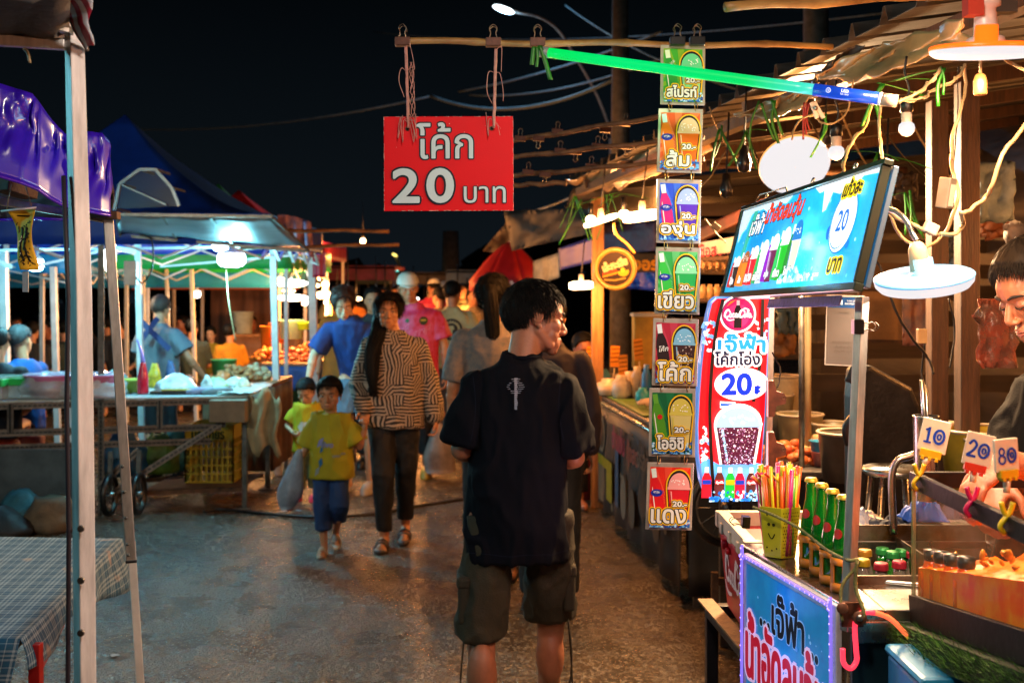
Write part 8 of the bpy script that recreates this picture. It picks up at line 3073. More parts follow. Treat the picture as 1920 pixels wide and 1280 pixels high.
root, D, tm, k = person('man seen from behind in a black t-shirt and olive cargo shorts, head turned aside', foot(968, 3.74), 1.615, 2,
 J=dict(hd=(.070, .045, 1.575), nck=(.020, -.005, 1.435), shR=(.146, -.01, 1.335), shL=(-.132, -.01, 1.335), elR=(.200, -.02, 1.10), elL=(-.190, -.02, 1.13), wrR=(.16, .20, 1.06), wrL=(-.14, .20, 1.08),
           hipR=(.105, 0, .89), hipL=(-.10, 0, .89), knR=(.128, .12, .50), knL=(-.122, -.04, .485), anR=(.118, .16, .09), anL=(-.115, -.24, .17), toR=(.13, .33, .03), toL=(-.12, -.09, .05)),
 look=(-78, -12, 6), hs=1.04, finehead=True, eyes='down', sk=SKD,
 top=dict(m=M_TNAVY, hem=.755, hw=.172, hd=.126, chest=.156, cd=.118, sl=.90, sr=.073, folds=.022, vox=.006, seed=4, sh=1.05, collar=.070, name='t_shirt'),
 bottom=dict(m=M_OLIVE, end=1.0, topz=.90, hw=.155, hd=.110, r0=.084, r1=.088, r2=.077, folds=.014, gather=True, name='cargo_shorts', vox=.007),
 hair=dict(style='short', ns=7000, L=.042, t=.017, seed=3), shoes=('slide', M_BLACK, M_BLACK), hands=dict(R=((-.9, .3, .2), (0, 0, 1), .5), L=((.9, .3, .2), (0, 0, 1), .5)))
mb = MB(frame(V((-.005, -.5, 1.33)) * k, (1, 0, 0), (0, 0, 1)))
GI = ink('8a90a0', 0, .7)
rn = random.Random(2)
for i in range(16):
 y = .045 - i * .0062
 w_ = (.012 + .018 * math.exp(-((i - 4) / 2.2) ** 2)) * rn.uniform(.7, 1.2)
 if i < 8:
  mb.rect(-w_, y, w_ * .9, y + .0016, GI, 0)
 mb.rect(-.0055, y - .001, .0055 * rn.uniform(.4, 1), y + .004, GI, .0001)
decal(mb, tm, (0, 1, 0), .004)
mb = MB()
nk = D['nck']
mb.torus(nk + V((0, .004, .020)), .0655 * k, .0065, mat('collar_rib', '0a0c16', .95, spec=.1, bump=.5, bs=400), Euler((R(8), 0, 0)).to_quaternion(), 34, 8)
o = mb.build('collar', None, org=(0, 0, 0))
o.parent = tm
M_SEAM = mat('seam_thread', '1a1d2a', .9, spec=.1)
for zz in (.790,):
 mb = MB(frame(V((0, -.5, zz)) * k, (1, 0, 0), (0, 0, 1)))
 mb.stroke([(x, .002 * math.sin(x * 40)) for x in np.linspace(-.175, .175, 50)], .0022, M_SEAM)
 decal(mb, tm, (0, 1, 0), .001).name = 'hem_seam'
for s in (1, -1):
 mb = MB(frame(V((0, -.5, 0)) * k, (1, 0, 0), (0, 0, 1)))
 a, b_ = V((s * .150, 1.385)) * k, V((s * .158, 1.17)) * k
 mb.stroke([tuple(a.lerp(b_, u) + V((-s * .012 * math.sin(u * 3.1), 0))) for u in np.linspace(0, 1, 30)], .0022, M_SEAM)
 decal(mb, tm, (0, 1, 0), .001).name = 'shoulder_seam'
for s in (1, -1):
 mb = MB()
 kn_, hp_ = D['kn' + ('R' if s > 0 else 'L')], D['hip' + ('R' if s > 0 else 'L')]
 c = hp_.lerp(kn_, .66) + V((s * .070, -.005, 0))
 mb.box(c - V((s * .008, 0, 0)), (.040, .13, .14), M_OLIVE)
 mb.box(c + V((-s * .005, 0, .065)), (.044, .14, .040), M_OLIVE)
 o = mb.build('pocket', None, .012, org=(0, 0, 0), seg=3)
 o.parent = root
 mb = MB()
 kn = D['kn' + ('R' if s > 0 else 'L')]
 for q in (0, .02):
  mb.tube(curve([kn + V((s * .055, -.05 + q, .02)), kn + V((s * .066, -.06 + q, -.12)), kn + V((s * (.050 + q), -.06, -.26))], 5), .0032, M_OLIVE, 6)
 o = mb.build('drawstring', None, org=(0, 0, 0))
 o.parent = root
 o.name = 'drawstring'
M_MAZE = mat('maze_shirt', '0d0b0c', .75, var=0)
nt = M_MAZE.node_tree
B_ = nt.nodes['Principled BSDF']
tcx = nt.nodes.new('ShaderNodeTexCoord')
sp = nt.nodes.new('ShaderNodeSeparateXYZ')
wob = nt.nodes.new('ShaderNodeTexNoise')
wob.inputs['Scale'].default_value = 7
va = nt.nodes.new('ShaderNodeVectorMath')
va.operation = 'MULTIPLY_ADD'
va.inputs[1].default_value = (.05, .05, .05)
nt.links.new(tcx.outputs['Object'], wob.inputs['Vector'])
nt.links.new(wob.outputs['Color'], va.inputs[0])
nt.links.new(tcx.outputs['Object'], va.inputs[2])
nt.links.new(va.outputs[0], sp.inputs[0])
U = mth('MULTIPLY', mth('ADD', sp.outputs[0], mth('MULTIPLY', sp.outputs[1], .7)), 32)
Vv = mth('MULTIPLY', sp.outputs[2], 32)
def cellmaze(off):
 cu, cv = mth('FLOOR', mth('ADD', mth('MULTIPLY', U, .5), off)), mth('FLOOR', mth('ADD', mth('MULTIPLY', Vv, .5), off * 1.7))
 cb = nt.nodes.new('ShaderNodeCombineXYZ')
 nt.links.new(cu, cb.inputs[0])
 nt.links.new(cv, cb.inputs[1])
 wn = nt.nodes.new('ShaderNodeTexWhiteNoise')
 wn.noise_dimensions = '2D'
 nt.links.new(cb.outputs[0], wn.inputs[0])
 return wn.outputs[0]
w1 = cellmaze(.31)
fu, fv = mth('FRACT', mth('MULTIPLY', U, 1.5)), mth('FRACT', mth('MULTIPLY', Vv, 1.5))
su, sv = mth('LESS_THAN', fu, .55), mth('LESS_THAN', fv, .55)
sd = mth('LESS_THAN', mth('FRACT', mth('MULTIPLY', mth('ADD', U, Vv), 1.1)), .5)
pick = mth('GREATER_THAN', w1, .5)
pat = mth('ADD', mth('MULTIPLY', su, pick), mth('MULTIPLY', sv, mth('SUBTRACT', 1.0, pick)))
pick2 = mth('GREATER_THAN', w1, .88)
pat = mth('ADD', mth('MULTIPLY', sd, pick2), mth('MULTIPLY', pat, mth('SUBTRACT', 1.0, pick2)))
nt.links.new(mixc((.36, .285, .225), (.006, .005, .006), pat), B_.inputs['Base Color'])
M_BLKPANT = mat('black_trousers', '0e0f13', .7, var=.15, vs=6, bump=.2, bs=300)
M_SANDAL = mat('brown_sandal', '3a2c24', .6, var=.2)
def longhair(hb, D, HM, k):
 """falls over the wearer's right shoulder"""
 ct = [(HM @ V((.02, -.055, .05)), .070, .050), (HM @ V((.040, -.050, -.05)), .066, .050), (D['nck'] + V((.085, .03, .02)), .055, .050), (D['nck'] + V((.118, .115, -.10)), .048, .040), (D['nck'] + V((.118, .150, -.22)), .040, .030), (D['nck'] + V((.11, .155, -.34)), .020, .016)]
 strandmass(hb, ct, 9)
def strandmass(hb, ct, seed, n=220, m_=None):
 m_ = m_ or M_HAIR
 rings = []
 c = curve([p[0] for p in ct], 5)
 for i, p in enumerate(c):
  u = i / 5
  a = min(int(u), len(ct) - 2)
  f = u - a
  rings.append((p, lerp(ct[a][1], ct[a + 1][1], f), lerp(ct[a][2], ct[a + 1][2], f)))
 hb.loft(rings, m_, e=2)
 rn = random.Random(seed)
 for s in range(n):
  a = rn.uniform(0, 6.28)
  off = rn.uniform(.85, 1.08)
  i0 = rn.randint(0, len(rings) // 2)
  pts = []
  for i in range(i0, len(rings), 2):
   p, rx, ry = rings[i]
   aa = a + .15 * math.sin(i * .3 + s)
   pts.append(p + V((rx * off * math.cos(aa), ry * off * math.sin(aa), 0)))
  pts.append(pts[-1] + V((rn.uniform(-.01, .01), rn.uniform(-.01, .01), -rn.uniform(.01, .04))))
  hb.tube(pts, .0016, m_, 3, False)
person('woman with long black hair in a black and cream maze print shirt and black trousers', foot(738, 7.1), 1.56, 180,
 J=dict(hd=(.030, .02, 1.585), shR=(.168, -.01, 1.35), elR=(.245, -.03, 1.09), wrR=(.175, .10, .93), elL=(-.245, -.03, 1.09), wrL=(-.285, .02, .86), hipR=(.085, 0, .89), hipL=(-.085, 0, .89),
           knR=(.06, .10, .50), knL=(-.085, -.02, .50), anR=(.055, .08, .085), anL=(-.065, -.16, .12), toR=(.06, .24, .03), toL=(-.07, .0, .035)),
 look=(4, -2, 0), fem=True, sk=SK, vox=.0055, finehead=True,
 top=dict(m=M_MAZE, hem=.80, hw=.205, hd=.135, chest=.195, cd=.125, sl=1.93, sr=.082, sr2=.12, folds=.013, seed=11, name='shirt', collar=.066),
 bottom=dict(m=M_BLKPANT, end=1.93, topz=.95, r0=.100, r1=.078, r2=.052, hw=.165, hd=.12, folds=.008),
 hair=dict(style='long', ns=1500, L=.07, t=.018, extra=longhair), shoes=('sandal', M_SANDAL, M_SANDAL), hands=dict(R=((.15, .25, -.95), (-.3, 1, .2), .9), L=((-.1, .1, -1), (.8, .2, 0), .5)))
M_YTEE = mat('yellow_tshirt', '9a9414', .8, var=.1, vs=8, bump=.2, bs=300)
M_BPANT = mat('blue_trousers', '0e3468', .75, var=.15, vs=8, bump=.2, bs=300)
M_CREAMS = mat('cream_slides', 'a8947c', .6, var=.15)
root, D, tm, k = person('small boy in a yellow t-shirt and blue trousers carrying a plastic bag', foot(622, 6.93), 1.06, 180,
 J=dict(hd=(.02, .015, 1.53), nck=(0, 0, 1.32), shR=(.165, 0, 1.235), shL=(-.165, 0, 1.235), elR=(.255, -.02, .99), wrR=(.33, .10, .82), elL=(-.27, .02, 1.02), wrL=(-.33, .06, 1.19),
           hipR=(.085, 0, .80), hipL=(-.085, 0, .80), pel=(0, 0, .84), knR=(.075, .08, .46), knL=(-.09, .10, .46), anR=(.055, .12, .085), anL=(-.02, -.12, .16), toR=(.06, .28, .03), toL=(-.05, .02, .06)),
 look=(-3, -6, 0), hs=1.36, kid=True, sk=SK, finehead=True, vox=.005, hk=1.05,
 top=dict(m=M_YTEE, hem=.72, hw=.215, hd=.165, chest=.195, cd=.145, sl=.85, sr=.115, folds=.012, seed=21, name='t_shirt', collar=.075, vox=.007, neckz=1.455),
 bottom=dict(m=M_BPANT, end=1.62, topz=.86, r0=.105, r1=.090, r2=.078, hw=.165, hd=.13, folds=.010, gather=True, vox=.007),
 hair=dict(style='bowl', ns=1800, L=.035, t=.016, seed=5), shoes=('slide', M_CREAMS, M_CREAMS), hands=dict(R=((.35, .3, -.9), (-1, 0, -.3), 1.0), L=((-.2, .3, .95), (1, .2, 0), .9)))
mb = MB(frame(V((0, .5, 1.0)) * k, (-1, 0, 0), (0, 0, 1)))
LI, BI, WI = ink('7880b8'), ink('2c6a98'), ink('8a98a0')
mb.text('vivo', -.02 * k, .06 * k, .05 * k, LI, bold=.0015)
mb.poly([(-.10 * k, .10 * k), (-.05 * k, .13 * k), (-.07 * k, .06 * k), (-.12 * k, .03 * k)], LI)
mb.poly([(-.08 * k, .03 * k), (-.05 * k, .10 * k), (-.06 * k, .0), (-.09 * k, -.02 * k)], BI)
mb.poly([(-.10 * k, -.10 * k), (-.07 * k, -.06 * k), (-.06 * k, -.12 * k), (-.09 * k, -.16 * k)], BI)
mb.poly([(-.13 * k, -.18 * k), (-.09 * k, -.15 * k), (-.10 * k, -.21 * k), (-.14 * k, -.25 * k)], WI)
mb.text('mnn', .07 * k, -.05 * k, .018 * k, WI, bold=.001)
mb.text('cm', .13 * k, -.03 * k, .015 * k, WI, bold=.001)
decal(mb, tm, (0, -1, 0), .004)
hb_ = P(561, 842, 6.83)
t = thing('shopping_bag', 'thin white plastic bag with orange goods swinging from the hand of the small boy', 'bag', hb_ - V((0, 0, .36)))
M_THIN = mat('thin_plastic', '8a9cb4', .3, var=.2, alpha=.82, vs=14, bump=.3, bs=25)
mb = MB()
vs, fs = [], []
n, kk = 22, 14
for i in range(kk + 1):
 v = i / kk
 r = lerp(.012, .078, min(1, v * 1.5) ** .8) * (1 if v < .8 else lerp(1, .45, (v - .8) / .2))
 for j in range(n):
  a = 2 * math.pi * j / n
  w_ = 1 + .22 * nz((math.cos(a) * 2.5, math.sin(a) * 2.5, v * 2))
  vs.append(hb_ + V((-.075 * v + r * w_ * math.cos(a), r * .6 * w_ * math.sin(a), -.36 * v)))
fs = [(i * n + j, (i + 1) * n + j, (i + 1) * n + (j + 1) % n, i * n + (j + 1) % n) for i in range(kk) for j in range(n)] + [tuple(kk * n + j for j in range(n))]
mb.add(vs, fs, M_THIN, True)
mb.build('plastic', t)
mb = MB()
for (dx, dz, r, cc) in ((-.05, -.31, .030, 'a84818'), (-.085, -.30, .026, 'a0a060'), (-.06, -.345, .026, 'a04018'), (-.08, -.27, .03, 'a08048')):
 mb.ell(hb_ + V((dx, 0, dz)), (r, r * .8, r * 1.1), mat('goods_' + cc, cc, .5), n=12, k=8)
mb.build('goods', t)
M_YT2 = mat('bright_yellow_tshirt', 'b8a808', .8, var=.1, bump=.2, bs=300)
root, D, tm, k = person('smaller child in a bright yellow shirt behind the boy with the bag', foot(576, 8.6), .93, 172,
 J=dict(hd=(.0, .05, 1.50), nck=(0, 0, 1.30), shR=(.165, 0, 1.22), shL=(-.165, 0, 1.22), elR=(.28, .02, 1.02), wrR=(.15, .17, .95), elL=(-.24, .02, 1.02), wrL=(-.06, .18, .97), pel=(0, 0, .82),
           hipR=(.085, 0, .80), hipL=(-.085, 0, .80), knR=(.09, .06, .45), knL=(-.09, .02, .45), anR=(.09, .05, .085), anL=(-.09, -.06, .1)),
 look=(0, -30, 0), hs=1.45, kid=True, sk=SKL, eyes='down', vox=.006,
 top=dict(m=M_YT2, hem=.66, hw=.20, hd=.15, chest=.19, cd=.14, sl=.7, sr=.10, seed=25, name='t_shirt', collar=.075, neckz=1.45),
 bottom=dict(m=mat('camouflage_trousers', '3c4a30', .8, var=.5, vs=22, col2='6a6a48'), end=1.8, topz=.86, r0=.10, r1=.09, r2=.08),
 hair=dict(style='bowl', ns=900, seed=6, t=.018), shoes=('clog', mat('pink_shoes', 'b82050', .5), M_BLACK))
mb = MB(frame(V((0, .5, 1.02)) * k, (-1, 0, 0), (0, 0, 1)))
for i in range(6):
 mb.disc(.05 * k * math.cos(i), .045 * k * math.sin(i), .035 * k, ink('c8c8c0'))
decal(mb, tm, (0, -1, 0), .004)
M_BT = mat('blue_tshirt', '0c2c6a', .8, var=.2, vs=14, bump=.2, bs=200)
person('woman with a brown bob and glasses in a blue t-shirt, leaning down towards the children', foot(672, 8.95), 1.66, 170,
 J=dict(pel=(-.02, -.05, .93), nck=(.03, .12, 1.40), hd=(.065, .185, 1.515), shR=(.20, .10, 1.31), shL=(-.13, .10, 1.31), elR=(.33, .13, 1.10), wrR=(.36, .20, .86), elL=(-.2, .15, 1.06), wrL=(-.16, .25, .85)),
 look=(20, -28, -6), fem=True, sk=SKL, eyes='down', finehead=True,
 top=dict(m=M_BT, hem=.84, hw=.185, hd=.125, chest=.185, sl=.8, sr=.085, seed=31, name='t_shirt', folds=.012),
 bottom=dict(m=mat('denim_skirt', '5a7890', .8, var=.25, vs=12), end=.62, topz=.93, r0=.115, r1=.125, r2=.125, name='skirt'),
 hair=dict(style='bob', m=M_HAIRBR, ns=1500, L=.06, t=.028, seed=8), shoes=('clog', mat('white_shoes', 'b0a89c', .6), M_BLACK))
person('person in an orange shirt almost hidden behind the woman in blue', foot(643, 10.6), 1.62, 180, look=(0, -10), sk=SK, vox=.01,
 top=dict(m=mat('orange_shirt', '9a5a10', .8), sl=.7, seed=33, hw=.2, name='shirt'), bottom=dict(m=M_BLKPANT, end=1.9), hair=dict(style='short', ns=200), shoes=('shoe', M_BLACK, M_BLACK), fingers=False)
person('person with dark hair showing between the woman in blue and the long haired woman', foot(700, 10.2), 1.60, 180, look=(8, -10), sk=SK, vox=.01,
 top=dict(m=mat('dark_grey_shirt', '202428', .8), sl=.7, seed=34), bottom=dict(m=M_BLKPANT, end=1.9), hair=dict(style='short', ns=400), shoes=('shoe', M_BLACK, M_BLACK), fingers=False)
M_JER = mat('pink_red_jersey', 'b80e28', .6, var=.4, vs=16, col2='c84878')
root, D, tm, k = person('man in a white cap and a red and pink jersey, behind the long haired woman', foot(778, 9.7), 1.72, 178,
 J=dict(hd=(.055, .03, 1.585), elL=(-.25, .0, 1.09), wrL=(-.265, .05, .86)),
 look=(14, -14, 0), sk=SK, finehead=False, vox=.006, eyes='open',
 top=dict(m=M_JER, hem=.82, hw=.20, hd=.13, chest=.20, cd=.13, sl=.75, sr=.09, seed=41, name='jersey', folds=.012),
 bottom=dict(m=M_BLKPANT, end=1.75, r2=.06), hair=dict(style='short', ns=400, t=.010), shoes=('clog', mat('yellow_clogs', 'b09a40', .5), M_BLACK))
HM = headM(D, (14, -14, 0), k)
mb = MB(HM)
M_CAPW = mat('white_cap', 'c8c8bc', .75, var=.15)
vs, fs = [], []
n = 32
for i in range(9):
 v = i / 8
 for j in range(n):
  a = 2 * math.pi * j / n
  r = math.cos(v * math.pi / 2) ** .8
  vs.append((.093 * r * math.cos(a), -.012 + .108 * r * math.sin(a), .040 + .090 * math.sin(v * math.pi / 2)))
fs = [(i * n + j, i * n + (j + 1) % n, (i + 1) * n + (j + 1) % n, (i + 1) * n + j) for i in range(8) for j in range(n)]
mb.add(vs, fs, M_CAPW, True)
Gd = [[V((x * (1 - .12 * i), .085 + .075 * (i / 5) * math.sqrt(max(0, 1 - (x / .085) ** 2)), .048 - .012 * i / 5 - 1.2 * x * x)) for x in np.linspace(-.08, .08, 13)] for i in range(6)]
mb.sheet(Gd, M_CAPW, .003)
mb.ell((0, -.012, .132), (.006, .006, .004), M_CAPW)
o = mb.build('cap', None, org=(0, 0, 0))
o.parent = root
mb = MB(frame(V((0, .5, 1.27)) * k, (-1, 0, 0), (0, 0, 1)))
mb.disc(.085 * k, .04 * k, .035 * k, ink('2a3018'))
mb.disc(.085 * k, .045 * k, .026 * k, ink('a88a30'), ry=.008 * k)
mb.disc(-.05 * k, .04 * k, .018 * k, ink('3a5030'))
for i in range(14):
 rn = random.Random(i)
 x, y = rn.uniform(-.12, .12), rn.uniform(-.2, 0)
 mb.stroke([(x * k, y * k), ((x + .03) * k, (y + .02) * k), ((x + .02) * k, (y - .03) * k)], .006, ink('d080a0'))
decal(mb, tm, (0, -1, 0), .004)
hb_ = P(822, 792, 9.55)
mb = MB()
vs = []
n, kk = 20, 10
for i in range(kk + 1):
 v = i / kk
 r = lerp(.02, .125, min(1, v * 1.6) ** .7)
 for j in range(n):
  a = 2 * math.pi * j / n
  w_ = 1 + .2 * nz((math.cos(a) * 2, math.sin(a) * 2, v * 2 + 5))
  vs.append(hb_ + V((.01 * v + r * w_ * math.cos(a), r * .6 * w_ * math.sin(a), -.42 * v)))
mb.add(vs, [(i * n + j, (i + 1) * n + j, (i + 1) * n + (j + 1) % n, i * n + (j + 1) % n) for i in range(kk) for j in range(n)] + [tuple(kk * n + j for j in range(n))], mat('white_shop_bag', '8a7c74', .4, var=.25, bump=.3, bs=20), True)
mb.single('shopping_bag', 'bulky whitish plastic bag hanging from the hand of the man in the white cap', 'bag')
M_PALE = mat('pale_yellow_tshirt', 'a0a078', .8, var=.1)
root, D, tm, k = person('man walking away in a pale yellow t-shirt with a round dark emblem on the back', foot(848, 11.1), 1.66, 2, look=(-20, 0), sk=SK, vox=.008,
 top=dict(m=M_PALE, hem=.84, hw=.19, hd=.13, chest=.195, sl=.85, sr=.10, seed=51, name='t_shirt', folds=.012), bottom=dict(m=mat('grey_trousers', '4a4c50', .8), end=1.9), hair=dict(style='short', ns=700), shoes=('shoe', M_BLACK, M_BLACK))
mb = MB(frame(V((-.005, -.5, 1.23)) * k, (1, 0, 0), (0, 0, 1)))
DK, PL = ink('24282a'), ink('a0a078')
mb.disc(0, 0, .105, DK)
mb.disc(0, 0, .085, PL)
for i in range(20):
 a = i * math.pi / 10
 mb.rect(.078 * math.cos(a) - .007, .078 * math.sin(a) - .007, .078 * math.cos(a) + .007, .078 * math.sin(a) + .007, DK)
mb.disc(0, 0, .062, DK)
mb.poly([(-.045, .015), (-.02, .035), (.02, .035), (.045, .015), (.045, .0), (.01, .0), (.01, -.045), (-.01, -.045), (-.01, 0), (-.045, 0)], PL)
decal(mb, tm, (0, 1, 0), .006)
person('short haired person glimpsed between the white cap and the pale yellow t-shirt', foot(824, 13.2), 1.60, 10, look=(30, 0), sk=SK, vox=.011, top=dict(m=mat('cream_shirt', '8a7a60', .8), seed=52), bottom=dict(m=M_BLKPANT, end=1.9), hair=dict(style='short', ns=200), fingers=False)
def ponytail(hb, D, HM, k):
 ct = [(HM @ V((0, -.10, .07)), .035, .030), (HM @ V((0.01, -.135, .02)), .032, .030), (HM @ V((.015, -.13, -.08)), .040, .030), (HM @ V((.02, -.12, -.20)), .036, .026), (HM @ V((.03, -.11, -.32)), .026, .020), (HM @ V((.04, -.10, -.42)), .010, .008)]
 strandmass(hb, ct, 12, 260)
root, D, tm, k = person('woman with a long black ponytail in a grey blue patterned shirt, walking away', foot(925, 6.2), 1.665, 2, look=(-12, 0), fem=True, sk=SK, vox=.008,
 top=dict(m=mat('grey_blue_pattern_shirt', '5a6068', .8, var=.4, vs=34, col2='7a706a'), hem=.82, hw=.165, chest=.160, sl=.9, sr=.072, seed=61, name='shirt'), bottom=dict(m=M_BLKPANT, end=1.9),
 hair=dict(style='pony', ns=1400, L=.06, t=.016, extra=ponytail), shoes=('shoe', M_BLACK, M_BLACK))
person('person in a dark mauve long sleeved top hidden behind the man in black', foot(1030, 5.6), 1.56, 0, look=(0, 0), sk=SK, vox=.009,
 top=dict(m=mat('dark_mauve_top', '2c2632', .8, var=.15), hem=.82, hw=.16, chest=.155, sl=1.9, sr=.07, seed=62, name='shirt'), bottom=dict(m=M_BLKPANT, end=1.9), hair=dict(style='short', ns=500), shoes=('shoe', M_BLACK, M_BLACK))
VM = (Matrix.Translation((1.275, 2.62, 0)) @ Matrix.Rotation(R(98), 4, 'Z')).inverted()
VL = lambda x, y, z: (VM @ V((x, y, z))) / (1.74 / 1.7)
VJ = dict(hd=(.02, .055, 1.565), nck=(.01, -.045, 1.40), shR=(.17, -.04, 1.315), shL=(-.165, -.04, 1.315), elL=VL(1.20, 2.22, 1.20), wrL=VL(.945, 2.20, 1.275), elR=VL(1.18, 2.66, 1.12), wrR=VL(1.03, 2.42, 1.20))
person('stall vendor in a dark grey shirt bending over the orange tank, looking down', V((1.275, 2.62, 0)), 1.73, 98,
 J=VJ,
 look=(6, -26, 0), hs=.96, finehead=True, eyes='down', sk=SKD, vox=.006,
 top=dict(m=mat('charcoal_shirt', '060606', .95, var=.2, bump=.2, bs=250, spec=.1), hem=.82, hw=.19, hd=.13, chest=.19, sl=.75, sr=.095, seed=71, name='shirt', vox=.008), bottom=dict(m=M_BLKPANT, end=1.9),
 hair=dict(style='short', ns=11000, L=.026, t=.016, seed=12), shoes=('shoe', M_BLACK, M_BLACK),
 hands=dict(L=((-.1, .75, -.65), (.1, -.6, -.75), .4), R=((-.5, .5, -.7), (0, -.5, -.8), .5)))
person('stall keeper in a grey t-shirt with a blue strap, back turned, behind the food counter', foot(300, 9.6), 1.53, -20, look=(10, -5), sk=SK, vox=.009,
 top=dict(m=mat('grey_tshirt', '5a6a72', .8, var=.1), hem=.80, hw=.20, hd=.14, chest=.20, sl=.7, sr=.10, seed=81, name='t_shirt'), bottom=dict(m=M_BLKPANT, end=1.9), hair=dict(style='short', m=mat('light_brown_hair', '33241a', .7, var=.3, vs=60), ns=800),
 J=dict(elR=(.30, .04, 1.12), wrR=(.36, .18, .95)), shoes=('shoe', M_BLACK, M_BLACK))
mb = MB()
mb.beam(P(262, 600, 9.42), P(318, 655, 9.38), .045, .006, mat('navy_strap', '14285a', .6), up=(0, 1, 0))
mb.beam(P(296, 596, 9.42), P(262, 640, 9.40), .045, .006, mat('navy_strap', '14285a', .6), up=(0, 1, 0))
mb.single('shoulder_strap', 'navy crossed straps worn over the grey t-shirt', 'strap')
def seated(px, Y, ztop, yaw, lab, tm_, hair_, sk=SK, look=(0, -8), scale=1.6, fem=False, grp=None, tp=None):
 """someone on a low stool whose head top is at ztop"""
 k = scale / 1.7
 d = (1.70 - ztop / k)
 z = lambda v: v - d
 J = dict(pel=(0, 0, z(.93)), nck=(0, .0, z(1.43)), hd=(0, .03, z(1.585)), sh=(0, 0, 0))
 for s, sg in (('R', 1), ('L', -1)):
  J.update({'sh' + s: (sg * .165, 0, z(1.35)), 'el' + s: (sg * .22, .05, z(1.10)), 'wr' + s: (sg * .14, .25, z(1.02)), 'hip' + s: (sg * .09, .02, z(.90)), 'kn' + s: (sg * .12, .42, max(.42, z(.92))), 'an' + s: (sg * .12, .42, .085), 'to' + s: (sg * .12, .58, .03)})
 J.pop('sh')
 c = foot(px, Y)
 kk = dict(m=tm_, hem=z(.86), sl=.7, seed=px, name='shirt')
 r = person(lab, c, scale, yaw, J=J, look=look, sk=sk, vox=.012, hair=hair_, fem=fem, bottom=dict(m=M_BLKPANT, end=1.9, topz=z(.98)), fingers=False, group=grp)
 root, D = r[0], r[1]
 mb = MB()
 rings = [((spine(D, z(a) * k).x, spine(D, z(a) * k).y, z(a) * k), x * k, y * k) for a, x, y in ((.86, .185, .13), (1.0, .18, .13), (1.15, .18, .12), (1.28, .18, .115), (1.36, .17, .10), (1.40, .125, .085), (1.44, .075, .07))]
 mb.loft(rings, e=2.2)
 for s in 'RL':
  a, b_ = D['sh' + s], D['el' + s]
  mb.cap(a.lerp(D['nck'], .5) - V((0, 0, .04 * k)), a, .062 * k, .06 * k)
  mb.cap(a, a.lerp(b_, .7), .066 * k, .078 * k)
 me = fold(remesh(mb, .012, 4), .01, D, px)
 link('shirt', me, tm_, root)
 mb = MB()
 zs = max(.12, (z(.93) - .10) * k)
 mb.lathe([(.001, zs), (.15, zs), (.16, zs - .02), (.13, 0), (.001, 0)], c, mat('stool_plastic', '7a2420', .5), 16)
 mb.single('plastic_stool', 'low plastic stool under the ' + ' '.join(lab.split()[:10]), 'stool')
 return r
seated(43, 8.75, 1.30, 60, 'grey haired person in a blue top seated behind the food counter', mat('bright_blue_top', '0c4a8a', .8), dict(style='short', m=M_HAIRGR, ns=700, t=.02), SK, (-70, -12))
seated(-6, 8.3, 1.30, 10, 'person in a dark navy top cut by the left edge of the photo', mat('dark_navy_top', '0c1624', .8), dict(style='short', ns=300))
seated(432, 14.5, 1.13, 30, 'seated woman with long dark hair in an orange yellow top', mat('orange_yellow_top', 'b07a10', .8), dict(style='long', ns=300, t=.02), SK, (-40, -8), 1.5, True)
seated(396, 15.2, 1.08, 180, 'small girl with a magenta bow seated beside the woman in orange yellow', mat('mustard_top', '8a7a18', .8), dict(style='long', ns=200, t=.02), SKL, (0, -8), 1.4, True)
seated(1092, 8.7, 1.25, 190, 'seated man in a light blue shirt behind the shoulder of the man in black', mat('light_blue_shirt', '5a9aa0', .8), dict(style='short', ns=400), SKD, (10, -20))
rn = random.Random(99)
cols_ = ['18222c', '2c1c20', '1c2c28', '30281c', '14181c']
proto = []
for i in range(5):
 r = seated(-400 - i * 60, 15 + i, 1.2, rn.uniform(0, 360), 'x', mat('crowd_top_%d' % i, cols_[i], .85), dict(style='short' if i % 2 else 'long', ns=0), SKD if i % 2 else SK, (rn.uniform(-40, 40), -8), 1.6, i % 2 == 0)
 proto.append(r[0])
crowd = [(60, 13.4, 20), (92, 14.2, 160), (120, 13.8, 80), (30, 15.5, 200), (200, 15.5, 30), (225, 14.6, 190), (345, 16.0, 150), (360, 14.2, 20), (470, 16.2, 200), (150, 16.8, 10)]
seen = ['seated diner in shadow, left of the cream pole', 'seated diner in shadow beside the pale post', 'dim seated diner just left of the cream pole', 'dim diner low behind the grey haired person', 'shadowy diner right of the cream pole', 'shadowy diner beside the leaning leg', 'shadowy diner beyond the grey t-shirt', 'dim diner right of the grey t-shirt stall keeper', 'dim diner in front of the brown curtain', 'dim diner far behind the leaning leg']
for i, (px, Y, yw) in enumerate(crowd):
 c = foot(px, Y)
 if i < 5:
  p = proto[i]
  p.location = c
  p.rotation_euler = (0, 0, R(yw))
  p['label'] = seen[i]
  p['group'] = 'diners in the shadows'
 else:
  dup(proto[i - 5], c, seen[i], R(yw), 'diners in the shadows')
for o in [o for o in COL.objects if o.name.startswith('plastic_stool') and str(o.get('label', '')).endswith('under the x')]:
 bpy.data.objects.remove(o)
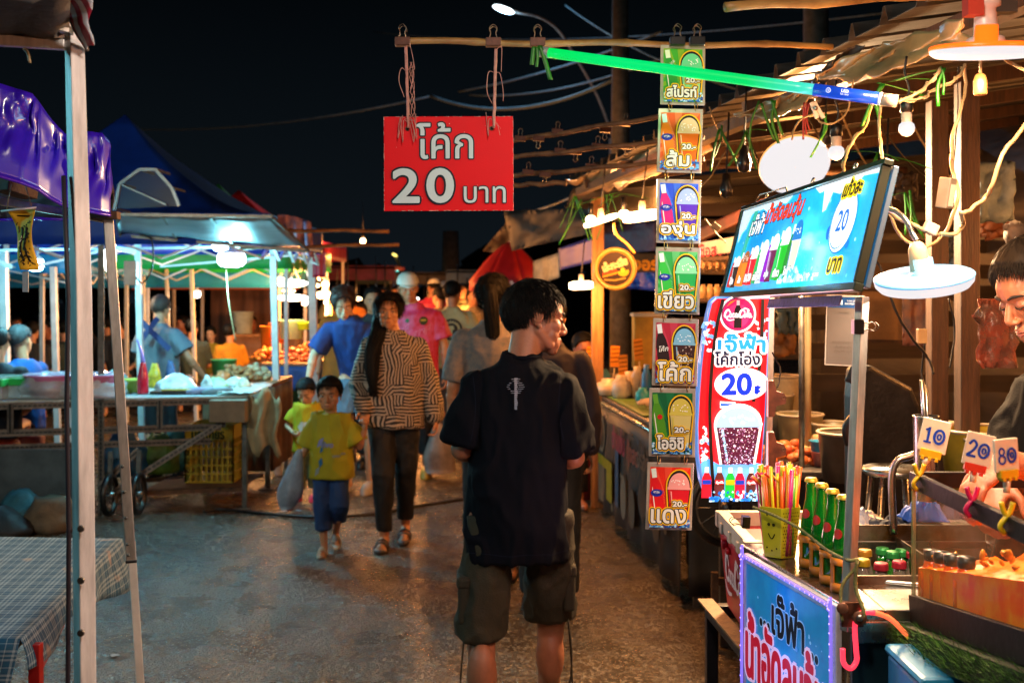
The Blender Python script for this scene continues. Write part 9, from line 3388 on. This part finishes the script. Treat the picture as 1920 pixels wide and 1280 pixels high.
def fillbulb(loc, W_, col, glow, lab):  # bulbs added as fill light for stalls and street, mostly out of view
 t = thing('fill_bulb', lab, 'bulb', loc)
 c = V(loc)
 mb = MB()
 mb.ell(c, (.035, .035, .040), glow, n=16, k=10)
 mb.build('globe', t)
 mb = MB()
 mb.cyl(c + V((0, 0, .035)), c + V((0, 0, .10)), .018, M_BLACK, n=12)
 mb.tube([c + V((0, 0, .1)), c + V((0, 0, .5))], .003, M_WIREB, 6)
 mb.build('socket', t)
 lamp('bulb_light', c - V((0, 0, .06)), W_, col, .08, t)
fillbulb((1.9, .3, 2.15), 70, 'ffb080', M_GLOWW, 'added warm fill bulb, unseen, on the right near the viewer')
fillbulb((2.05, 3.6, 1.85), 34, WARM, M_GLOWW, 'added warm fill bulb, unseen, deep inside the right stall beyond the top right lamp')
fillbulb((2.95, 5.2, 1.9), 42, WARM, M_GLOWW, 'added warm fill bulb, unseen, over the back counter on the right')
fillbulb((-3.1, 2.3, 2.3), 75, COOL, M_GLOWC, 'added cool fill bulb, unseen, left of the plaid table')
fillbulb((-3.4, 5.2, 2.2), 28, COOL, M_GLOWC, 'added cool fill bulb, unseen, behind the purple canopy')
fillbulb((1.93, 7.3, 2.05), 70, WARM, M_GLOWW, 'added warm fill bulb over the bannered counter')
fillbulb((1.62, 11.5, 2.25), 100, WARM, M_GLOWW, 'added warm fill bulb in the stall behind the seated man')
fillbulb((-1.9, 14.5, 2.2), 110, WARM, M_GLOWW, 'added warm fill bulb over the far pink skirted stall')
fillbulb((.15, 1.15, 2.6), 66, 'ffe8d4', M_GLOWN, 'added plain fill bulb, unseen, high above near the viewer')  # added to light the red sign and drink cards from the front
rn = random.Random(300)
for i in range(9):
 y = 5.2 + .35 * i
 mb = MB()
 mb.box((2.2 + .05 * i, y + 1.4, 1.05 + .17 * i), (2.6, .02, .10), mat('slat_%d' % (i % 3), ('2e241c', '382c22', '261e18')[i % 3], .7, var=.4, vs=6, stretch=(.5, 4, 4)), (0, R(rn.uniform(-1.5, 1.5)), 0))
 mb.single('wall_slat', ['lowest', 'second lowest', 'third lowest', 'fourth lowest', 'middle', 'fourth highest', 'third highest', 'second highest', 'highest'][min(8, i)] + ' brown horizontal slat on the back wall of the stalls', 'slat', 'slats on the back wall')
for i, (px, py, Y, w_, h_, cc, lab) in enumerate(((1345, 590, 5.4, 30, 60, '8a8470', 'folded pale cloth behind the cola panel'), (1478, 590, 5.2, 40, 70, '4a5a58', 'grey green garment hung behind the menu light box'), (1460, 640, 5.6, 60, 50, '8a6038', 'brown crate wall behind the cola panel'), (1570, 600, 5.0, 26, 90, '6a4a30', 'brown hanging sack left of the pin board'), (1780, 470, 4.8, 22, 60, '3a4a5a', 'blue grey cloth between the brown posts'), (1865, 360, 4.2, 70, 110, '5a6a74', 'blue grey sheet at the right edge'), (1870, 430, 4.6, 70, 30, '7a4a30', 'rusty board behind the vendor'), (1510, 420, 5.5, 60, 26, '6a3a28', 'rusty strip behind the menu light box'), (1700, 350, 5.0, 40, 50, '3c322a', 'dark carton on the rafters'), (1900, 480, 3.4, 30, 120, '7a6a5c', 'pale pipe bundle at the right edge'))):
 mb = MB()
 c = P(px, py, Y)
 s_ = Y / F
 Gd = [[c + V((w_ * s_ * (j / 8 - .5), .03 * nz((i, j * .7, q * .5)) * 2, h_ * s_ * (.5 - q / 8))) for j in range(9)] for q in range(9)]
 mb.sheet(Gd, mat('clutter_%d' % i, cc, .7, var=.4, vs=9), .015)
 mb.single('hung_cloth', lab, 'cloth')
for i in range(7):
 mb = MB()
 px = 1330 + i * 62
 a, b_ = P(px, 205 + rn.uniform(-15, 15), 4.6), P(px + rn.uniform(60, 150), 300 + rn.uniform(-20, 60), 5.4)
 mb.tube(sag(a, b_, rn.uniform(.05, .2), 14), .004, M_WIREB if i % 2 else M_WIRE, 5)
 mb.single('sagging_wire', ('black' if i % 2 else 'pale') + ' thin wire sagging among the rafters of the right stalls', 'wire', 'wires among the rafters')
for i, (px, py, Y) in enumerate(((1395, 300, 4.2), (1362, 350, 4.6), (1660, 390, 3.8), (1548, 250, 4.4))):
 c = P(px, py, Y)
 mb = MB()
 mb.lathe([(.001, -.05), (.022, -.04), (.028, -.01), (.018, .02), (.016, .05), (.001, .055)], c, mat('dark_bulb', '1c1816', .3, coat=.4), 14)
 mb.tube([c + V((0, 0, .05)), c + V((.01, 0, .3))], .004, M_WIREB, 5)
 mb.single('dead_bulb', ['unlit dark bulb left of the big round lamp', 'unlit dark bulb beside the grape card', 'unlit dark bulb above the gooseneck', 'unlit dark bulb above the big round lamp'][i], 'bulb')
rn = random.Random(5)
vs, fs = [], []
for i in range(700):
 x = rn.uniform(-45, 45)
 y = 62 + rn.uniform(-3, 3)
 h_ = 3.5 + 1.6 * math.sin(x * .21) + 1.2 * math.sin(x * .57 + 1)
 z = rn.uniform(0, max(1, h_))
 s_ = rn.uniform(.5, 1.3)
 k = len(vs)
 for a in range(5):
  vs.append((x + s_ * math.cos(a * 1.257 + i), y + rn.uniform(-.3, .3), z + s_ * math.sin(a * 1.257 + i)))
 fs.append(tuple(range(k, k + 5)))
mb = MB()
mb.add(vs, fs, mat('dark_far_foliage', '0c140c', .9))
mb.single('far_treeline', 'dark line of trees closing the far end of the street', 'trees', kind='stuff')
for i, (px, Y, w_, h_, cc, lab) in enumerate(((665, 22, 1.6, 2.0, '6a2434', 'far maroon stall roof in the middle of the street end'), (800, 28, 1.8, 1.95, '3a3430', 'far brown stall front behind the walkers'), (900, 24, 1.4, 1.95, '243c58', 'far blue stall front left of the red umbrella'), (735, 30, 1.8, 1.95, '2a3a30', 'far dark green stall between the brown and maroon ones'))):
 c = V(((px - 960) * Y / F, Y, 0))
 t = thing('far_stall', lab, 'stall', c)
 mb = MB()
 mb.box(c + V((0, .8, h_)), (w_, 2, .06), mat('far_roof_%d' % i, cc, .7, var=.3))
 mb.box(c + V((0, -.18, h_ - .12)), (w_, .04, .26), MATS['far_roof_%d' % i])
 mb.build('roof', t)
 mb = MB()
 mb.box(c + V((0, .6, .45)), (w_ * .9, .9, .9), mat('far_counter', '3a2c24', .7, var=.4))
 mb.build('counter', t)
 for s_ in (-1, 1):
  mb = MB()
  mb.cyl(c + V((s_ * w_ * .48, -.1, 0)), c + V((s_ * w_ * .48, -.1, h_)), .03, M_STEELD, n=6)
  mb.build('post', t)
for i, (px, py, Y) in enumerate(((802, 567, 24), (812, 585, 20), (876, 574, 22), (893, 581, 18), (905, 568, 21), (842, 552, 26), (690, 556, 27), (760, 580, 25))):
 c = P(px, py, Y)
 mb = MB()
 r = 5 * Y / F
 mb.ell(c, (r, r, r * .8), M_GLOWW, n=10, k=6)
 mb.cyl(c + V((0, 0, r)), c + V((0, 0, r + .5)), .012, M_BLACK, n=5)
 o = mb.single('far_bulb', 'tiny warm bulb glowing at the far end of the street', 'bulb', 'far bulbs at the end of the street')
 if i % 3 == 0:
  lamp('bulb_light', c - V((0, .3, .2)), 80, WARM, .1)
fillbulb((-2.75, 4.5, 2.35), 85, 'ffd2a0', M_GLOWN, 'added neutral fill bulb, unseen, behind the purple canopy')  # added to brighten the children and the ground on the left
src = {}
for o in COL.objects:
 l_ = str(o.get('label', ''))
 for key in ('pale yellow t-shirt with', 'an orange shirt almost', 'dark hair showing', 'white cap and a red', 'short haired person glimpsed'):
  if o.parent is None and key in l_:
   src.setdefault(key, o)
ks = list(src)
for i, (px, Y, yw, lab) in enumerate(((655, 15.5, 170, 'distant walker left of the street centre'), (718, 17, 185, 'distant walker above the shoulder of the woman in blue'), (806, 16, 5, 'distant walker beyond the white cap'), (866, 18, 190, 'distant walker right of the pale yellow t-shirt'), (888, 14, 175, 'distant walker just left of the ponytail'), (742, 20, 0, 'small far walker at the street end'), (690, 21, 180, 'small far walker near the maroon stall'), (838, 22, 175, 'small far walker near the blue stall'), (630, 18, 200, 'distant walker beside the cream lit post'))):
 k_ = ks[i % len(ks)]
 dup(src[k_], foot(px, Y), lab, R(yw), 'distant walkers')
for i, (px, py, Y) in enumerate(((652, 545, 17), (668, 560, 19), (705, 548, 21), (722, 566, 18), (775, 560, 23), (858, 570, 19), (918, 582, 17))):
 c = P(px, py, Y)
 mb = MB()
 r = 6 * Y / F
 mb.ell(c, (r * 1.8, r, r * .6), M_GLOWW if i % 2 else M_GLOWN, n=12, k=6)
 mb.cyl(c + V((0, 0, r * .5)), c + V((0, 0, r + .6)), .012, M_BLACK, n=5)
 mb.single('far_lamp', 'small flat lamp glowing over the stalls at the far street end', 'lamp', 'far flat lamps')
 if i % 3 == 1:
  lamp('bulb_light', c - V((0, .3, .25)), 90, WARM, .1)
